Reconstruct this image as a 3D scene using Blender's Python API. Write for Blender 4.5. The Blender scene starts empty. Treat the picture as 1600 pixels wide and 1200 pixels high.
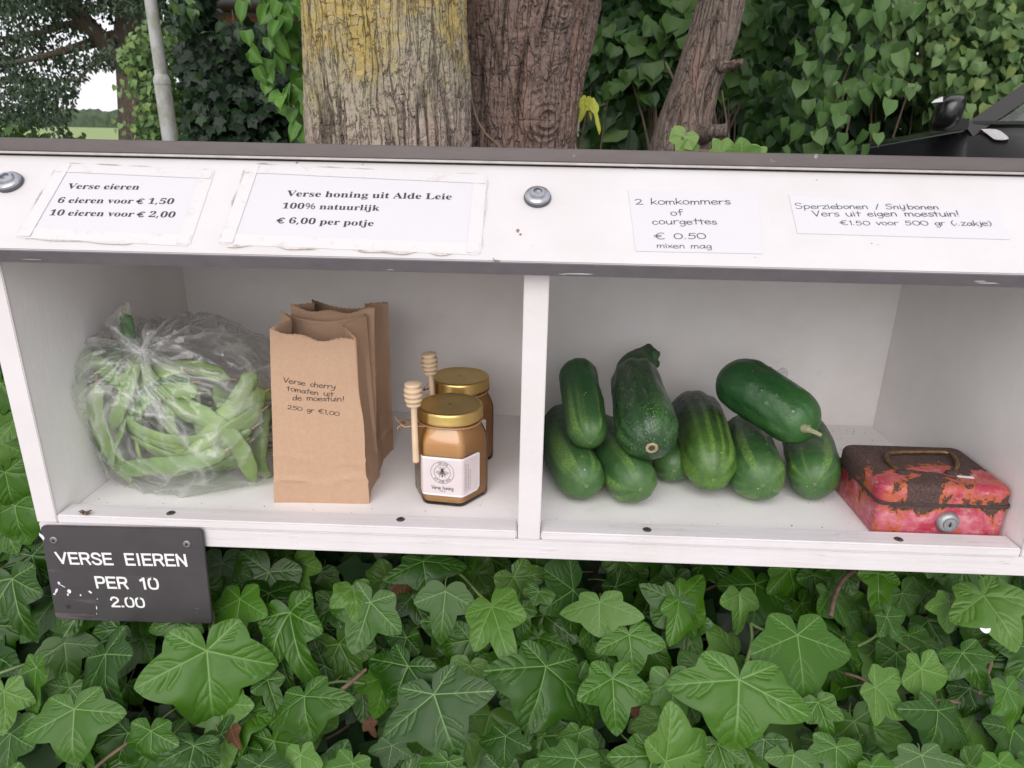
import bpy, math, random, json
import numpy as np
from mathutils import Vector, Matrix
from mathutils.geometry import tessellate_polygon

R = math.radians
scene = bpy.context.scene
COL = scene.collection

# ------------------------------------------------------------------ camera
CAM = np.array([0.49871, -0.64126, 0.39894])
CR = np.array([0.99921, 0.03511, 0.01883])      # right
CU = np.array([-0.02947, 0.33313, 0.94242])     # up
CF = np.array([-0.02682, 0.94223, -0.3339])     # forward
FPX = 1101.4                                    # focal length in pixels of a 1600 px wide frame
cd = bpy.data.cameras.new('camera')
cd.sensor_width = 36.0
cd.lens = FPX / 1600 * 36
cd.clip_start = 0.02
cd.clip_end = 4000
cam = bpy.data.objects.new('camera', cd)
COL.objects.link(cam)
cam.matrix_world = Matrix(((CR[0], CU[0], -CF[0], CAM[0]), (CR[1], CU[1], -CF[1], CAM[1]), (CR[2], CU[2], -CF[2], CAM[2]), (0, 0, 0, 1)))
cd.dof.use_dof = True
cd.dof.focus_distance = 0.8
cd.dof.aperture_fstop = 18.0
scene.camera = cam

# ------------------------------------------------------------------ sky, sun, exposure
world = bpy.data.worlds.new('World')
scene.world = world
world.use_nodes = True
wn = world.node_tree
wn.nodes.clear()
wo = wn.nodes.new('ShaderNodeOutputWorld')
wb = wn.nodes.new('ShaderNodeBackground')
sky = wn.nodes.new('ShaderNodeTexSky')
sky.sky_type = 'NISHITA'
sky.sun_disc = False
sky.sun_elevation = R(35)
sky.sun_rotation = R(188)
sky.air_density = 1.0
sky.dust_density = 3.0
mx = wn.nodes.new('ShaderNodeMix')
mx.data_type = 'RGBA'
mx.inputs[0].default_value = 0.82
mx.inputs[7].default_value = (11.2, 11.0, 11.6, 1)      # the even cloud layer of an overcast day
wn.links.new(sky.outputs[0], mx.inputs[6])
wn.links.new(mx.outputs[2], wb.inputs[0])
wb.inputs[1].default_value = 0.068
wn.links.new(wb.outputs[0], wo.inputs[0])
sd = bpy.data.lights.new('sun', 'SUN')
sd.energy = 1.1
sd.angle = R(55)
sd.color = (1.0, 0.97, 0.93)
sun = bpy.data.objects.new('sun', sd)
COL.objects.link(sun)
sun.rotation_euler = Vector((0.12, 0.815, -0.57)).to_track_quat('-Z', 'Y').to_euler()
scene.view_settings.view_transform = 'Standard'
scene.view_settings.look = 'None'
scene.view_settings.gamma = 1
scene.view_settings.use_curve_mapping = False
scene.view_settings.exposure = 0.76
scene.render.engine = 'CYCLES'
scene.cycles.max_bounces = 14
scene.cycles.diffuse_bounces = 12
scene.cycles.glossy_bounces = 4
scene.cycles.transmission_bounces = 8
scene.cycles.transparent_max_bounces = 24
scene.cycles.use_denoising = True
scene.cycles.caustics_reflective = False
scene.cycles.caustics_refractive = False

# ------------------------------------------------------------------ helpers
def ray(px, py):
    return CF + CR * (px - 800) / FPX - CU * (py - 600) / FPX
def onz(px, py, z=0.0):
    d = ray(px, py); return CAM + d * ((z - CAM[2]) / d[2])
def ony(px, py, y=0.0):
    d = ray(px, py); return CAM + d * ((y - CAM[1]) / d[1])
def onplane(px, py, P, n):
    d = ray(px, py); P = np.asarray(P, float); n = np.asarray(n, float)
    return CAM + d * (((P - CAM) @ n) / (d @ n))

def _hash(ix, iy, iz, s):
    h = (ix.astype(np.int64) * 73856093) ^ (iy.astype(np.int64) * 19349663) ^ (iz.astype(np.int64) * 83492791) ^ (s * 2654435761)
    h = (h ^ (h >> 13)) * 1274126177
    h = h & 0xFFFFFFFF
    h = ((h ^ (h >> 16)) * 0x45d9f3b) & 0xFFFFFFFF
    return ((h ^ (h >> 16)) & 0xFFFF) / 65535.0
def vn(p, s=0):
    """value noise in 0..1 for points n x 3"""
    p = np.asarray(p, float); i = np.floor(p).astype(np.int64); f = p - i; f = f * f * (3 - 2 * f)
    o = 0
    for a in (0, 1):
        for b in (0, 1):
            for c in (0, 1):
                w = (f[:, 0] if a else 1 - f[:, 0]) * (f[:, 1] if b else 1 - f[:, 1]) * (f[:, 2] if c else 1 - f[:, 2])
                o = o + w * _hash(i[:, 0] + a, i[:, 1] + b, i[:, 2] + c, s)
    return o
def fbm(p, s=0, octaves=3):
    p = np.asarray(p, float); o = 0; a = 0.5; t = 0
    for k in range(octaves):
        o = o + a * vn(p * 2 ** k, s + k * 7); t += a; a *= 0.5
    return o / t
def ridge(p, s=0):
    return 1 - np.abs(2 * vn(p, s) - 1)

def newmesh(name, V, F, mats=(), smooth=True, uv=None, attrs=None, fmat=None):
    me = bpy.data.meshes.new(name)
    V = np.asarray(V, float)
    if isinstance(F, np.ndarray) and F.ndim == 2:
        k = F.shape[1]; n = len(F)
        me.vertices.add(len(V)); me.vertices.foreach_set('co', V.ravel())
        me.loops.add(n * k); me.loops.foreach_set('vertex_index', F.ravel().astype(np.int32))
        me.polygons.add(n); me.polygons.foreach_set('loop_start', np.arange(0, n * k, k, dtype=np.int32))
        me.update(calc_edges=True)
        me.validate()
    else:
        me.from_pydata([tuple(v) for v in V], [], [tuple(int(i) for i in f) for f in F])
        me.update()
    for m in mats: me.materials.append(m)
    if smooth:
        me.polygons.foreach_set('use_smooth', np.ones(len(me.polygons), dtype=bool))
    if attrs:
        for k2, a in attrs.items():
            at = me.attributes.new(k2, 'FLOAT', 'POINT'); at.data.foreach_set('value', np.asarray(a, np.float32))
    if fmat is not None:
        me.polygons.foreach_set('material_index', np.asarray(fmat, np.int32))
    me.update()
    return me
def tag(o, label=None, cat=None, group=None, kind=None):
    if label: o['label'] = label
    if cat: o['category'] = cat
    if group: o['group'] = group
    if kind: o['kind'] = kind
    return o
def link(name, me, parent=None, loc=None):
    o = bpy.data.objects.new(name, me); COL.objects.link(o)
    if parent is not None: o.parent = parent
    if loc is not None: o.location = loc
    return o
def empty(name, loc, label, cat, group=None, rz=0.0):
    o = bpy.data.objects.new(name, None); COL.objects.link(o)
    o.location = loc; o.rotation_euler = (0, 0, rz); o.empty_display_size = 0.02
    return tag(o, label, cat, group)
def copy_tree(o, parent=None):
    c = o.copy(); COL.objects.link(c); c.parent = parent
    for ch in [x for x in o.children]: copy_tree(ch, c)
    return c
def settle(root):
    """children built in world coordinates keep their place under a root that has its own location"""
    bpy.context.view_layer.update()
    for ch in root.children:
        ch.matrix_parent_inverse = root.matrix_world.inverted()

class MB:
    """collects pieces of one mesh"""
    def __init__(s): s.V = []; s.F = []; s.M = []
    def add(s, V, F, m=0):
        o = len(s.V); s.V += [tuple(v) for v in V]; s.F += [tuple(i + o for i in f) for f in F]; s.M += [m] * len(F)
    def box(s, a, b, m=0, bev=0.0, rot=None, org=None):
        (x0, y0, z0), (x1, y1, z1) = a, b
        if bev <= 0:
            V = [(x, y, z) for z in (z0, z1) for y in (y0, y1) for x in (x0, x1)]
            F = [(0, 2, 3, 1), (4, 5, 7, 6), (0, 1, 5, 4), (2, 6, 7, 3), (0, 4, 6, 2), (1, 3, 7, 5)]
        else:
            import bmesh
            bm = bmesh.new(); bmesh.ops.create_cube(bm, size=1)
            for v in bm.verts:
                v.co = Vector(((x0 + x1) / 2 + v.co.x * (x1 - x0), (y0 + y1) / 2 + v.co.y * (y1 - y0), (z0 + z1) / 2 + v.co.z * (z1 - z0)))
            bmesh.ops.bevel(bm, geom=bm.edges[:], offset=bev, segments=2, affect='EDGES', profile=0.6)
            bm.verts.index_update()
            V = [tuple(v.co) for v in bm.verts]; F = [tuple(v.index for v in f.verts) for f in bm.faces]; bm.free()
        if rot is not None:
            org = Vector(org or (0, 0, 0)); V = [tuple(rot @ (Vector(v) - org) + org) for v in V]
        s.add(V, F, m)
    def lathe(s, prof, n=32, m=0, M=None, caps=True):
        V = []; F = []
        for r, z in prof:
            for k in range(n):
                a = 2 * math.pi * k / n; V.append((r * math.cos(a), r * math.sin(a), z))
        for i in range(len(prof) - 1):
            for k in range(n):
                F.append((i * n + k, i * n + (k + 1) % n, (i + 1) * n + (k + 1) % n, (i + 1) * n + k))
        if caps:
            F.append(tuple(range(n))[::-1]); F.append(tuple((len(prof) - 1) * n + k for k in range(n)))
        if M is not None: V = [tuple(M @ Vector(v)) for v in V]
        s.add(V, F, m)
    def tube(s, pts, rad, n=8, m=0, caps=True):
        pts = [Vector(p) for p in pts]
        if not hasattr(rad, '__len__'): rad = [rad] * len(pts)
        V = []; F = []; up = None
        for i, p in enumerate(pts):
            t = (pts[min(i + 1, len(pts) - 1)] - pts[max(i - 1, 0)]).normalized()
            if up is None:
                up = t.orthogonal().normalized()
            else:
                up = (up - t * up.dot(t))
                up = up.normalized() if up.length > 1e-6 else t.orthogonal().normalized()
            w = t.cross(up)
            for k in range(n):
                a = 2 * math.pi * k / n; V.append(tuple(p + (up * math.cos(a) + w * math.sin(a)) * rad[i]))
        for i in range(len(pts) - 1):
            for k in range(n):
                F.append((i * n + k, i * n + (k + 1) % n, (i + 1) * n + (k + 1) % n, (i + 1) * n + k))
        if caps:
            F.append(tuple(range(n))[::-1]); F.append(tuple((len(pts) - 1) * n + k for k in range(n)))
        s.add(V, F, m)
    def mesh(s, name, mats, smooth=False, angle=None):
        me = newmesh(name, s.V, s.F, mats, smooth=smooth, fmat=s.M)
        if angle is not None:
            me.polygons.foreach_set('use_smooth', np.ones(len(me.polygons), dtype=bool))
            me.set_sharp_from_angle(angle=R(angle))
        return me
    def build(s, name, mats, parent=None, smooth=False, angle=None):
        if not isinstance(mats, (list, tuple)): mats = [mats]
        return link(name, s.mesh(name, mats, smooth, angle), parent)

# ------------------------------------------------------------------ materials
class NT:
    def __init__(s, name):
        s.m = bpy.data.materials.new(name); s.m.use_nodes = True; s.t = s.m.node_tree; s.t.nodes.clear()
        s.out = s.t.nodes.new('ShaderNodeOutputMaterial')
        s.b = s.t.nodes.new('ShaderNodeBsdfPrincipled'); s.t.links.new(s.b.outputs[0], s.out.inputs[0])
    def n(s, ty, **kw):
        x = s.t.nodes.new(ty)
        for k, v in kw.items(): setattr(x, k, v)
        return x
    def l(s, a, b): s.t.links.new(a, b)
    def val(s, i, v):
        if hasattr(v, 'links'): s.l(v, i)
        else: i.default_value = v
    def co(s, kind='Object', scale=(1, 1, 1)):
        tc = s.n('ShaderNodeTexCoord'); mp = s.n('ShaderNodeMapping'); mp.inputs['Scale'].default_value = scale
        s.l(tc.outputs[kind], mp.inputs[0]); return mp.outputs[0]
    def noise(s, scale, detail=4, rough=0.55, vec=None, dist=0.0):
        x = s.n('ShaderNodeTexNoise'); x.inputs['Scale'].default_value = scale; x.inputs['Detail'].default_value = detail
        x.inputs['Roughness'].default_value = rough; x.inputs['Distortion'].default_value = dist
        if vec is not None: s.l(vec, x.inputs['Vector'])
        return x.outputs[0]
    def voro(s, scale, feature='F1', vec=None, out=0, rand=1.0):
        x = s.n('ShaderNodeTexVoronoi', feature=feature); x.inputs['Scale'].default_value = scale; x.inputs['Randomness'].default_value = rand
        if vec is not None: s.l(vec, x.inputs['Vector'])
        return x.outputs[out]
    def ramp(s, fac, stops, interp='LINEAR'):
        x = s.n('ShaderNodeValToRGB'); x.color_ramp.interpolation = interp
        e = x.color_ramp.elements
        while len(e) < len(stops): e.new(0.5)
        for i, (p, c) in enumerate(stops):
            e[i].position = p
            e[i].color = (c, c, c, 1) if not hasattr(c, '__len__') else (*c[:3], 1)
        s.val(x.inputs[0], fac); return x.outputs[0]
    def mix(s, fac, a, b, mode='MIX'):
        x = s.n('ShaderNodeMix', data_type='RGBA', blend_type=mode)
        s.val(x.inputs[0], fac)
        for i, v in ((6, a), (7, b)):
            if hasattr(v, 'links'): s.l(v, x.inputs[i])
            else: x.inputs[i].default_value = (*v[:3], 1)
        return x.outputs[2]
    def math(s, op, a, b=0.0, c=None, clamp=False):
        x = s.n('ShaderNodeMath', operation=op, use_clamp=clamp)
        s.val(x.inputs[0], a); s.val(x.inputs[1], b)
        if c is not None: s.val(x.inputs[2], c)
        return x.outputs[0]
    def attr(s, name):
        x = s.n('ShaderNodeAttribute'); x.attribute_name = name; return x.outputs['Fac']
    def rnd(s):
        return s.n('ShaderNodeObjectInfo').outputs['Random']
    def island(s):
        return s.n('ShaderNodeNewGeometry').outputs['Random Per Island']
    def sep(s, v):
        x = s.n('ShaderNodeSeparateXYZ'); s.l(v, x.inputs[0]); return x.outputs
    def bump(s, h, strength=0.3, dist=0.001, normal=None):
        x = s.n('ShaderNodeBump'); x.inputs['Strength'].default_value = strength; x.inputs['Distance'].default_value = dist
        s.l(h, x.inputs['Height'])
        if normal is not None: s.l(normal, x.inputs['Normal'])
        s.l(x.outputs[0], s.b.inputs['Normal']); return x.outputs[0]
    def set(s, color=None, rough=None, metal=None, **kw):
        if color is not None:
            if hasattr(color, 'links'): s.l(color, s.b.inputs['Base Color'])
            else: s.b.inputs['Base Color'].default_value = (*color, 1)
        if rough is not None: s.val(s.b.inputs['Roughness'], rough)
        if metal is not None: s.val(s.b.inputs['Metallic'], metal)
        for k, v in kw.items(): s.val(s.b.inputs[k.replace('_', ' ')], v)
        return s.m

def simple(name, c, rough=0.5, metal=0.0, var=0.15, scale=40, bump=0.0, bdist=0.0005):
    t = NT(name); v = t.co('Object')
    n = t.noise(scale, 5, 0.6, v)
    col = t.mix(t.ramp(n, [(0.3, 0.0), (0.75, 1.0)]), tuple(x * (1 - var) for x in c), tuple(min(1, x * (1 + var)) for x in c))
    if bump: t.bump(t.noise(scale * 4, 5, 0.6, v), bump, bdist)
    return t.set(col, rough, metal)

def paint_white(name, base=(0.82, 0.80, 0.815), grain=(1, 1, 1), chips=0.0, dirt=0.5, bump=0.25, cracks=False):
    t = NT(name); v = t.co('Object', grain)
    w = t.co('Object')
    n = t.noise(9, 6, 0.62, w); n2 = t.noise(300, 4, 0.6, v)
    col = t.mix(t.ramp(n, [(0.38, 0.0), (0.72, 1.0)]), base, tuple(x * y for x, y in zip(base, (0.93, 0.915, 0.89))))
    spk = t.voro(330, 'F1', w); sel = t.noise(26, 3, 0.6, w)
    spot = t.math('MULTIPLY', t.math('LESS_THAN', spk, 0.11), t.ramp(sel, [(0.62, 0.0), (0.70, 1.0)]))
    col = t.mix(t.math('MULTIPLY', spot, dirt), col, (0.22, 0.16, 0.11))
    sm = t.ramp(t.noise(22, 5, 0.7, w), [(0.63, 0.0), (0.80, 1.0)])
    col = t.mix(t.math('MULTIPLY', sm, 0.35 * dirt), col, (0.56, 0.50, 0.42))
    h = t.math('ADD', t.math('MULTIPLY', n2, 0.5), t.math('MULTIPLY', t.noise(90, 3, 0.5, v), 0.8))
    if cracks:
        cr = t.ramp(t.noise(60, 4, 0.65, v, 1.2), [(0.492, 0.0), (0.5, 1.0), (0.508, 0.0)])
        cm = t.math('MULTIPLY', cr, t.ramp(t.noise(14, 2, 0.5, w), [(0.56, 0.0), (0.62, 1.0)]))
        col = t.mix(t.math('MULTIPLY', cm, 0.55), col, (0.35, 0.32, 0.30))
    t.bump(h, bump, 0.0009)
    return t.set(col, 0.55)

M = {}
M['lid'] = paint_white('lid_white_paint', (0.605, 0.585, 0.595), dirt=0.8, bump=0.18)
M['white'] = paint_white('white_paint', (0.70, 0.67, 0.685), (1, 1, 1), dirt=0.5, bump=0.35)
M['grain'] = paint_white('grained_white_paint', (0.70, 0.67, 0.69), (0.06, 1, 1), dirt=0.7, bump=0.9, cracks=True)
M['floor'] = paint_white('floor_white_paint', (0.90, 0.88, 0.89), (1, 1, 1), dirt=1.0, bump=0.2)
M['inside'] = paint_white('inside_white_paint', (0.89, 0.87, 0.875), (1, 1, 0.3), dirt=0.5, bump=0.3)
GLYPHS = {
 '%': (558, ['131 185 89 195 58 225 39 273 33 336 39 400 56 447 87 476 131 486 175 476 206 447 225 400 232 336 226 273 207 225 176 195', '120 0 386 480 438 480 172 0', '131 228 170 255 183 336 170 418 131 445 109 438 94 417 85 384 82 336 85 289 94 255 109 235', '424 -7 382 3 352 33 333 81 326 144 332 208 350 255 380 284 424 294 468 284 499 255 519 208 525 144 519 81 501 33 469 3', '424 36 463 63 476 144 463 225 424 252 402 245 387 225 378 191 375 144 378 97 387 63 402 42']),
 ',': (180, ['28 -87 37 -47 47 -3 55 40 61 78 124 78 129 71 118 33 104 -8 87 -49 71 -87']),
 '0': (375, ['188 -7 133 1 91 24 60 61 39 111 27 171 23 241 27 311 39 371 60 420 91 456 133 479 189 486 242 479 283 456 314 419 336 370 348 310 353 240 348 171 336 110 314 61 283 24 241 1', '188 37 219 50 237 91 246 155 248 240 246 326 237 390 219 429 189 443 157 429 139 390 130 326 127 240 130 155 139 91 157 50']),
 '1': (375, ['65 0 65 36 120 36 135 38 146 45 152 58 154 79 154 416 130 388 108 365 87 351 67 346 52 349 40 359 31 375 28 396 50 402 74 412 101 426 132 447 179 482 254 482 254 79 256 61 261 47 271 38 288 36 343 36 343 0']),
 '2': (375, ['24 0 24 69 123 171 160 210 187 245 206 277 218 307 224 338 226 371 223 405 212 427 196 441 174 445 145 438 126 416 116 380 112 329 77 333 50 344 32 365 26 396 30 419 43 441 63 459 92 474 129 483 174 486 240 479 288 456 318 421 328 375 326 352 319 329 308 306 291 281 268 252 238 220 201 182 154 138 87 74 244 74 263 77 279 86 292 101 300 120 305 141 345 141 341 0']),
 '5': (375, ['165 -7 119 -4 84 5 58 18 40 35 30 54 27 75 31 95 42 109 59 118 81 121 82 102 88 83 97 66 111 52 130 43 154 40 176 43 195 50 212 63 226 83 234 111 237 148 231 192 213 223 184 241 146 247 122 246 103 243 87 240 71 235 40 247 62 480 316 480 319 357 281 357 275 380 272 391 267 399 258 404 244 406 105 406 94 281 107 285 126 288 147 291 168 291 238 282 293 256 328 211 340 148 336 108 324 75 306 48 282 27 255 12 226 1 195 -5']),
 '6': (375, ['197 -7 150 -1 109 18 76 49 51 93 35 151 30 222 33 275 42 325 57 370 77 409 104 441 137 466 176 481 222 486 261 484 291 476 313 464 329 449 338 431 340 412 336 393 322 376 298 364 260 360 259 380 256 400 251 419 243 434 232 443 216 447 180 435 152 401 134 345 125 269 141 278 161 286 186 292 218 294 273 285 315 258 343 214 352 155 342 90 313 38 264 5', '199 38 222 44 239 64 251 98 255 148 250 196 238 228 219 247 193 253 174 251 154 243 137 232 125 221 131 138 147 81 170 48']),
 'A': (437, ['-9 0 -9 18 9 21 24 30 36 47 49 75 206 466 224 465 384 87 399 55 411 34 425 22 443 18 443 0 229 0 229 18 270 25 283 46 281 59 273 81 253 132 103 132 79 71 77 65 76 59 75 53 75 48 87 26 124 18 128 18 128 0', '113 161 242 161 177 319']),
 'L': (426, ['15 0 15 17 45 22 62 32 72 50 75 81 75 379 71 407 62 425 44 434 16 439 16 455 250 455 250 439 226 437 208 434 196 427 188 416 183 401 182 379 182 83 183 62 185 47 191 37 200 31 214 28 234 28 278 31 315 40 345 56 370 80 391 112 409 154 427 154 402 0']),
 'V': (428, ['212 -13 44 381 33 403 22 420 8 432 -14 439 -14 455 211 455 211 439 184 437 166 432 156 423 152 410 155 397 161 378 259 143 348 377 353 394 355 409 351 423 342 432 324 437 299 439 299 455 442 455 442 439 423 436 408 427 395 411 382 383 230 -13']),
 'a': (344, ['255 -10 216 1 200 35 151 2 95 -9 64 -4 40 11 25 34 20 63 31 104 63 136 119 164 199 190 199 241 196 266 187 282 171 292 148 296 115 290 104 274 106 268 113 257 121 243 123 231 120 215 110 202 95 194 77 191 59 194 45 203 36 218 33 236 37 259 49 278 69 295 95 308 126 316 162 318 223 312 263 292 285 259 293 210 293 62 293 48 295 40 298 36 304 34 312 36 320 42 329 28 294 -1', '151 34 162 35 174 41 187 50 199 63 199 169 138 139 118 84 126 46']),
 'd': (370, ['140 -10 107 -5 78 10 53 35 35 66 23 104 19 147 24 196 36 237 55 272 81 297 112 313 146 318 189 309 223 280 223 401 220 419 212 430 198 437 176 439 176 455 319 455 319 75 320 54 325 41 335 32 353 28 353 11 294 6 223 -10 223 39 188 2', '171 28 187 31 202 41 215 56 223 76 223 242 217 257 206 270 191 278 174 281 147 273 130 250 121 210 118 153 121 98 130 58 146 36']),
 'e': (301, ['154 -10 117 -5 85 10 58 35 37 69 24 109 19 157 24 201 38 240 59 273 87 298 120 313 157 318 209 309 249 280 274 234 283 173 283 166 117 166 138 73 199 42 237 53 270 86 285 73 228 11', '116 192 201 192 201 215 199 252 193 277 181 292 161 297 127 274 116 203']),
 'g': (327, ['146 -140 89 -136 48 -122 22 -100 14 -75 28 -46 69 -26 35 -1 24 30 28 54 42 74 67 92 102 110 42 150 22 212 27 242 40 268 60 289 88 305 120 315 157 318 196 315 233 304 317 304 317 268 268 268 286 237 291 203 288 176 276 151 258 131 234 116 205 106 172 103 164 103 157 103 149 104 142 104 126 102 112 94 104 84 101 71 111 55 141 49 175 49 223 47 259 40 285 29 303 13 312 -9 316 -37 305 -80 272 -113 219 -133', '157 124 178 130 190 146 197 173 199 211 197 249 190 276 178 292 157 297 137 292 124 276 117 249 114 211 117 173 124 146 137 130', '161 -116 238 -104 263 -66 260 -51 249 -41 231 -36 205 -34 97 -34 79 -52 73 -73 79 -89 95 -103 122 -113']),
 'h': (381, ['18 0 18 16 35 19 45 26 51 37 52 56 52 399 51 417 46 429 36 437 19 440 19 455 148 455 148 267 190 305 243 318 309 292 330 212 330 56 332 38 337 26 347 19 363 16 363 0 202 0 202 16 207 16 228 26 235 56 235 217 234 241 229 258 219 268 203 271 173 262 148 235 148 56 149 38 154 26 164 19 180 16 180 0']),
 'i': (198, ['101 362 81 366 65 376 54 393 50 412 54 432 65 449 81 460 101 463 120 460 137 449 147 432 151 412 147 393 136 376 120 366', '18 0 18 16 35 19 45 26 51 37 52 56 52 252 51 272 47 285 37 291 20 293 21 310 148 310 148 56 150 38 154 26 164 19 180 16 180 0']),
 'j': (210, ['106 363 86 367 70 378 59 394 56 414 59 434 71 450 87 461 106 465 126 461 142 450 153 434 157 414 153 394 142 378 126 367', '36 -140 11 -138 -11 -131 -29 -120 -44 -105 -53 -88 -56 -70 -53 -53 -45 -40 -32 -32 -15 -29 2 -31 15 -39 23 -51 26 -66 24 -76 19 -87 13 -97 11 -103 16 -113 31 -117 49 -113 58 -100 62 -80 64 -54 64 250 62 271 56 284 43 291 22 294 22 310 159 310 159 -21 151 -73 127 -110 88 -133']),
 'k': (359, ['17 0 17 16 35 19 45 26 51 38 52 56 52 398 51 417 47 429 38 436 20 439 21 455 148 455 148 169 227 248 240 264 244 278 235 290 209 293 206 293 206 310 345 310 345 293 308 284 275 260 222 209 346 34 360 21 376 16 376 0 211 0 211 16 217 16 234 20 239 32 237 40 232 49 163 147 148 134 148 56 149 38 154 26 164 19 180 16 180 0']),
 'l': (199, ['18 0 18 16 35 19 45 26 51 37 52 56 52 398 51 417 47 429 38 436 20 439 20 455 148 455 148 56 150 38 154 26 164 19 180 16 180 0']),
 'n': (381, ['18 0 18 16 35 19 45 26 51 37 52 56 52 253 51 271 46 284 36 291 19 294 19 310 148 310 148 267 190 306 243 318 309 292 330 212 330 56 332 38 337 26 347 19 363 16 363 0 202 0 202 16 207 16 228 26 235 56 235 217 234 241 229 258 219 268 203 271 173 262 148 235 148 56 149 38 154 26 164 19 180 16 180 0']),
 'o': (336, ['169 -10 127 -5 90 11 60 37 38 70 24 110 19 154 24 199 38 239 60 272 90 297 127 313 168 318 209 313 245 298 275 273 298 240 312 200 317 154 312 108 298 69 275 36 245 11 210 -5', '169 11 193 18 209 39 214 56 217 81 219 114 220 154 217 227 208 271 192 292 169 299 144 292 128 271 120 227 117 154 118 114 120 82 123 56 128 39 144 18']),
 'p': (371, ['17 -139 17 -124 31 -122 40 -117 47 -110 50 -101 52 -86 52 -64 52 243 51 269 46 283 37 291 19 295 19 310 143 310 143 263 180 305 230 319 264 314 293 298 317 274 335 241 346 203 350 160 346 113 334 72 316 38 291 12 261 -5 227 -10 183 1 148 32 148 -58 149 -81 152 -99 158 -110 167 -118 180 -121 197 -123 197 -139', '195 28 222 36 239 59 249 99 253 154 250 208 241 248 225 270 199 278 171 267 148 235 148 69 167 38']),
 'r': (287, ['18 0 18 16 35 19 45 26 51 37 52 56 52 252 51 273 46 285 37 291 20 293 21 310 146 310 146 252 165 280 187 301 210 314 233 318 258 315 275 304 286 287 289 266 287 248 278 234 265 225 248 222 233 224 222 231 214 240 207 250 199 257 189 260 175 255 162 241 152 220 149 192 149 56 152 37 159 25 173 19 197 16 197 0']),
 's': (288, ['151 -10 122 -6 87 6 80 8 73 9 60 4 51 -9 36 -9 36 105 53 105 66 68 87 39 112 21 140 15 162 18 179 27 189 40 192 58 183 84 156 105 107 130 76 148 54 169 41 193 37 220 44 259 65 291 98 312 141 319 153 318 166 316 181 312 199 308 202 307 206 306 210 305 213 305 223 308 230 319 244 319 244 222 228 222 215 254 196 277 174 291 149 296 130 294 116 286 108 274 105 259 107 244 115 232 128 222 146 212 191 189 221 172 241 151 253 127 257 95 250 51 228 18 194 -3']),
 't': (228, ['124 -9 89 -4 66 10 53 36 48 71 48 279 20 279 20 300 57 336 88 369 112 398 129 424 144 424 144 310 208 310 208 279 144 279 144 82 146 64 149 51 157 43 168 40 189 49 206 75 222 66 182 9']),
 'u': (375, ['131 -10 91 -3 65 17 51 51 46 97 46 248 44 268 39 282 29 291 11 294 11 310 142 310 142 74 144 58 151 46 162 38 177 36 205 43 228 66 228 248 226 269 221 283 209 291 189 294 189 310 324 310 324 70 326 51 331 39 342 33 360 30 360 13 300 7 228 -10 228 40 209 19 186 3 160 -7']),
 'v': (306, ['142 -10 38 248 30 267 22 281 12 290 -3 293 -3 310 164 310 164 294 156 294 136 290 129 276 129 272 130 268 185 122 236 253 240 264 241 272 232 289 203 294 203 310 305 310 305 295 289 289 278 279 269 264 260 243 160 -10']),
}
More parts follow.
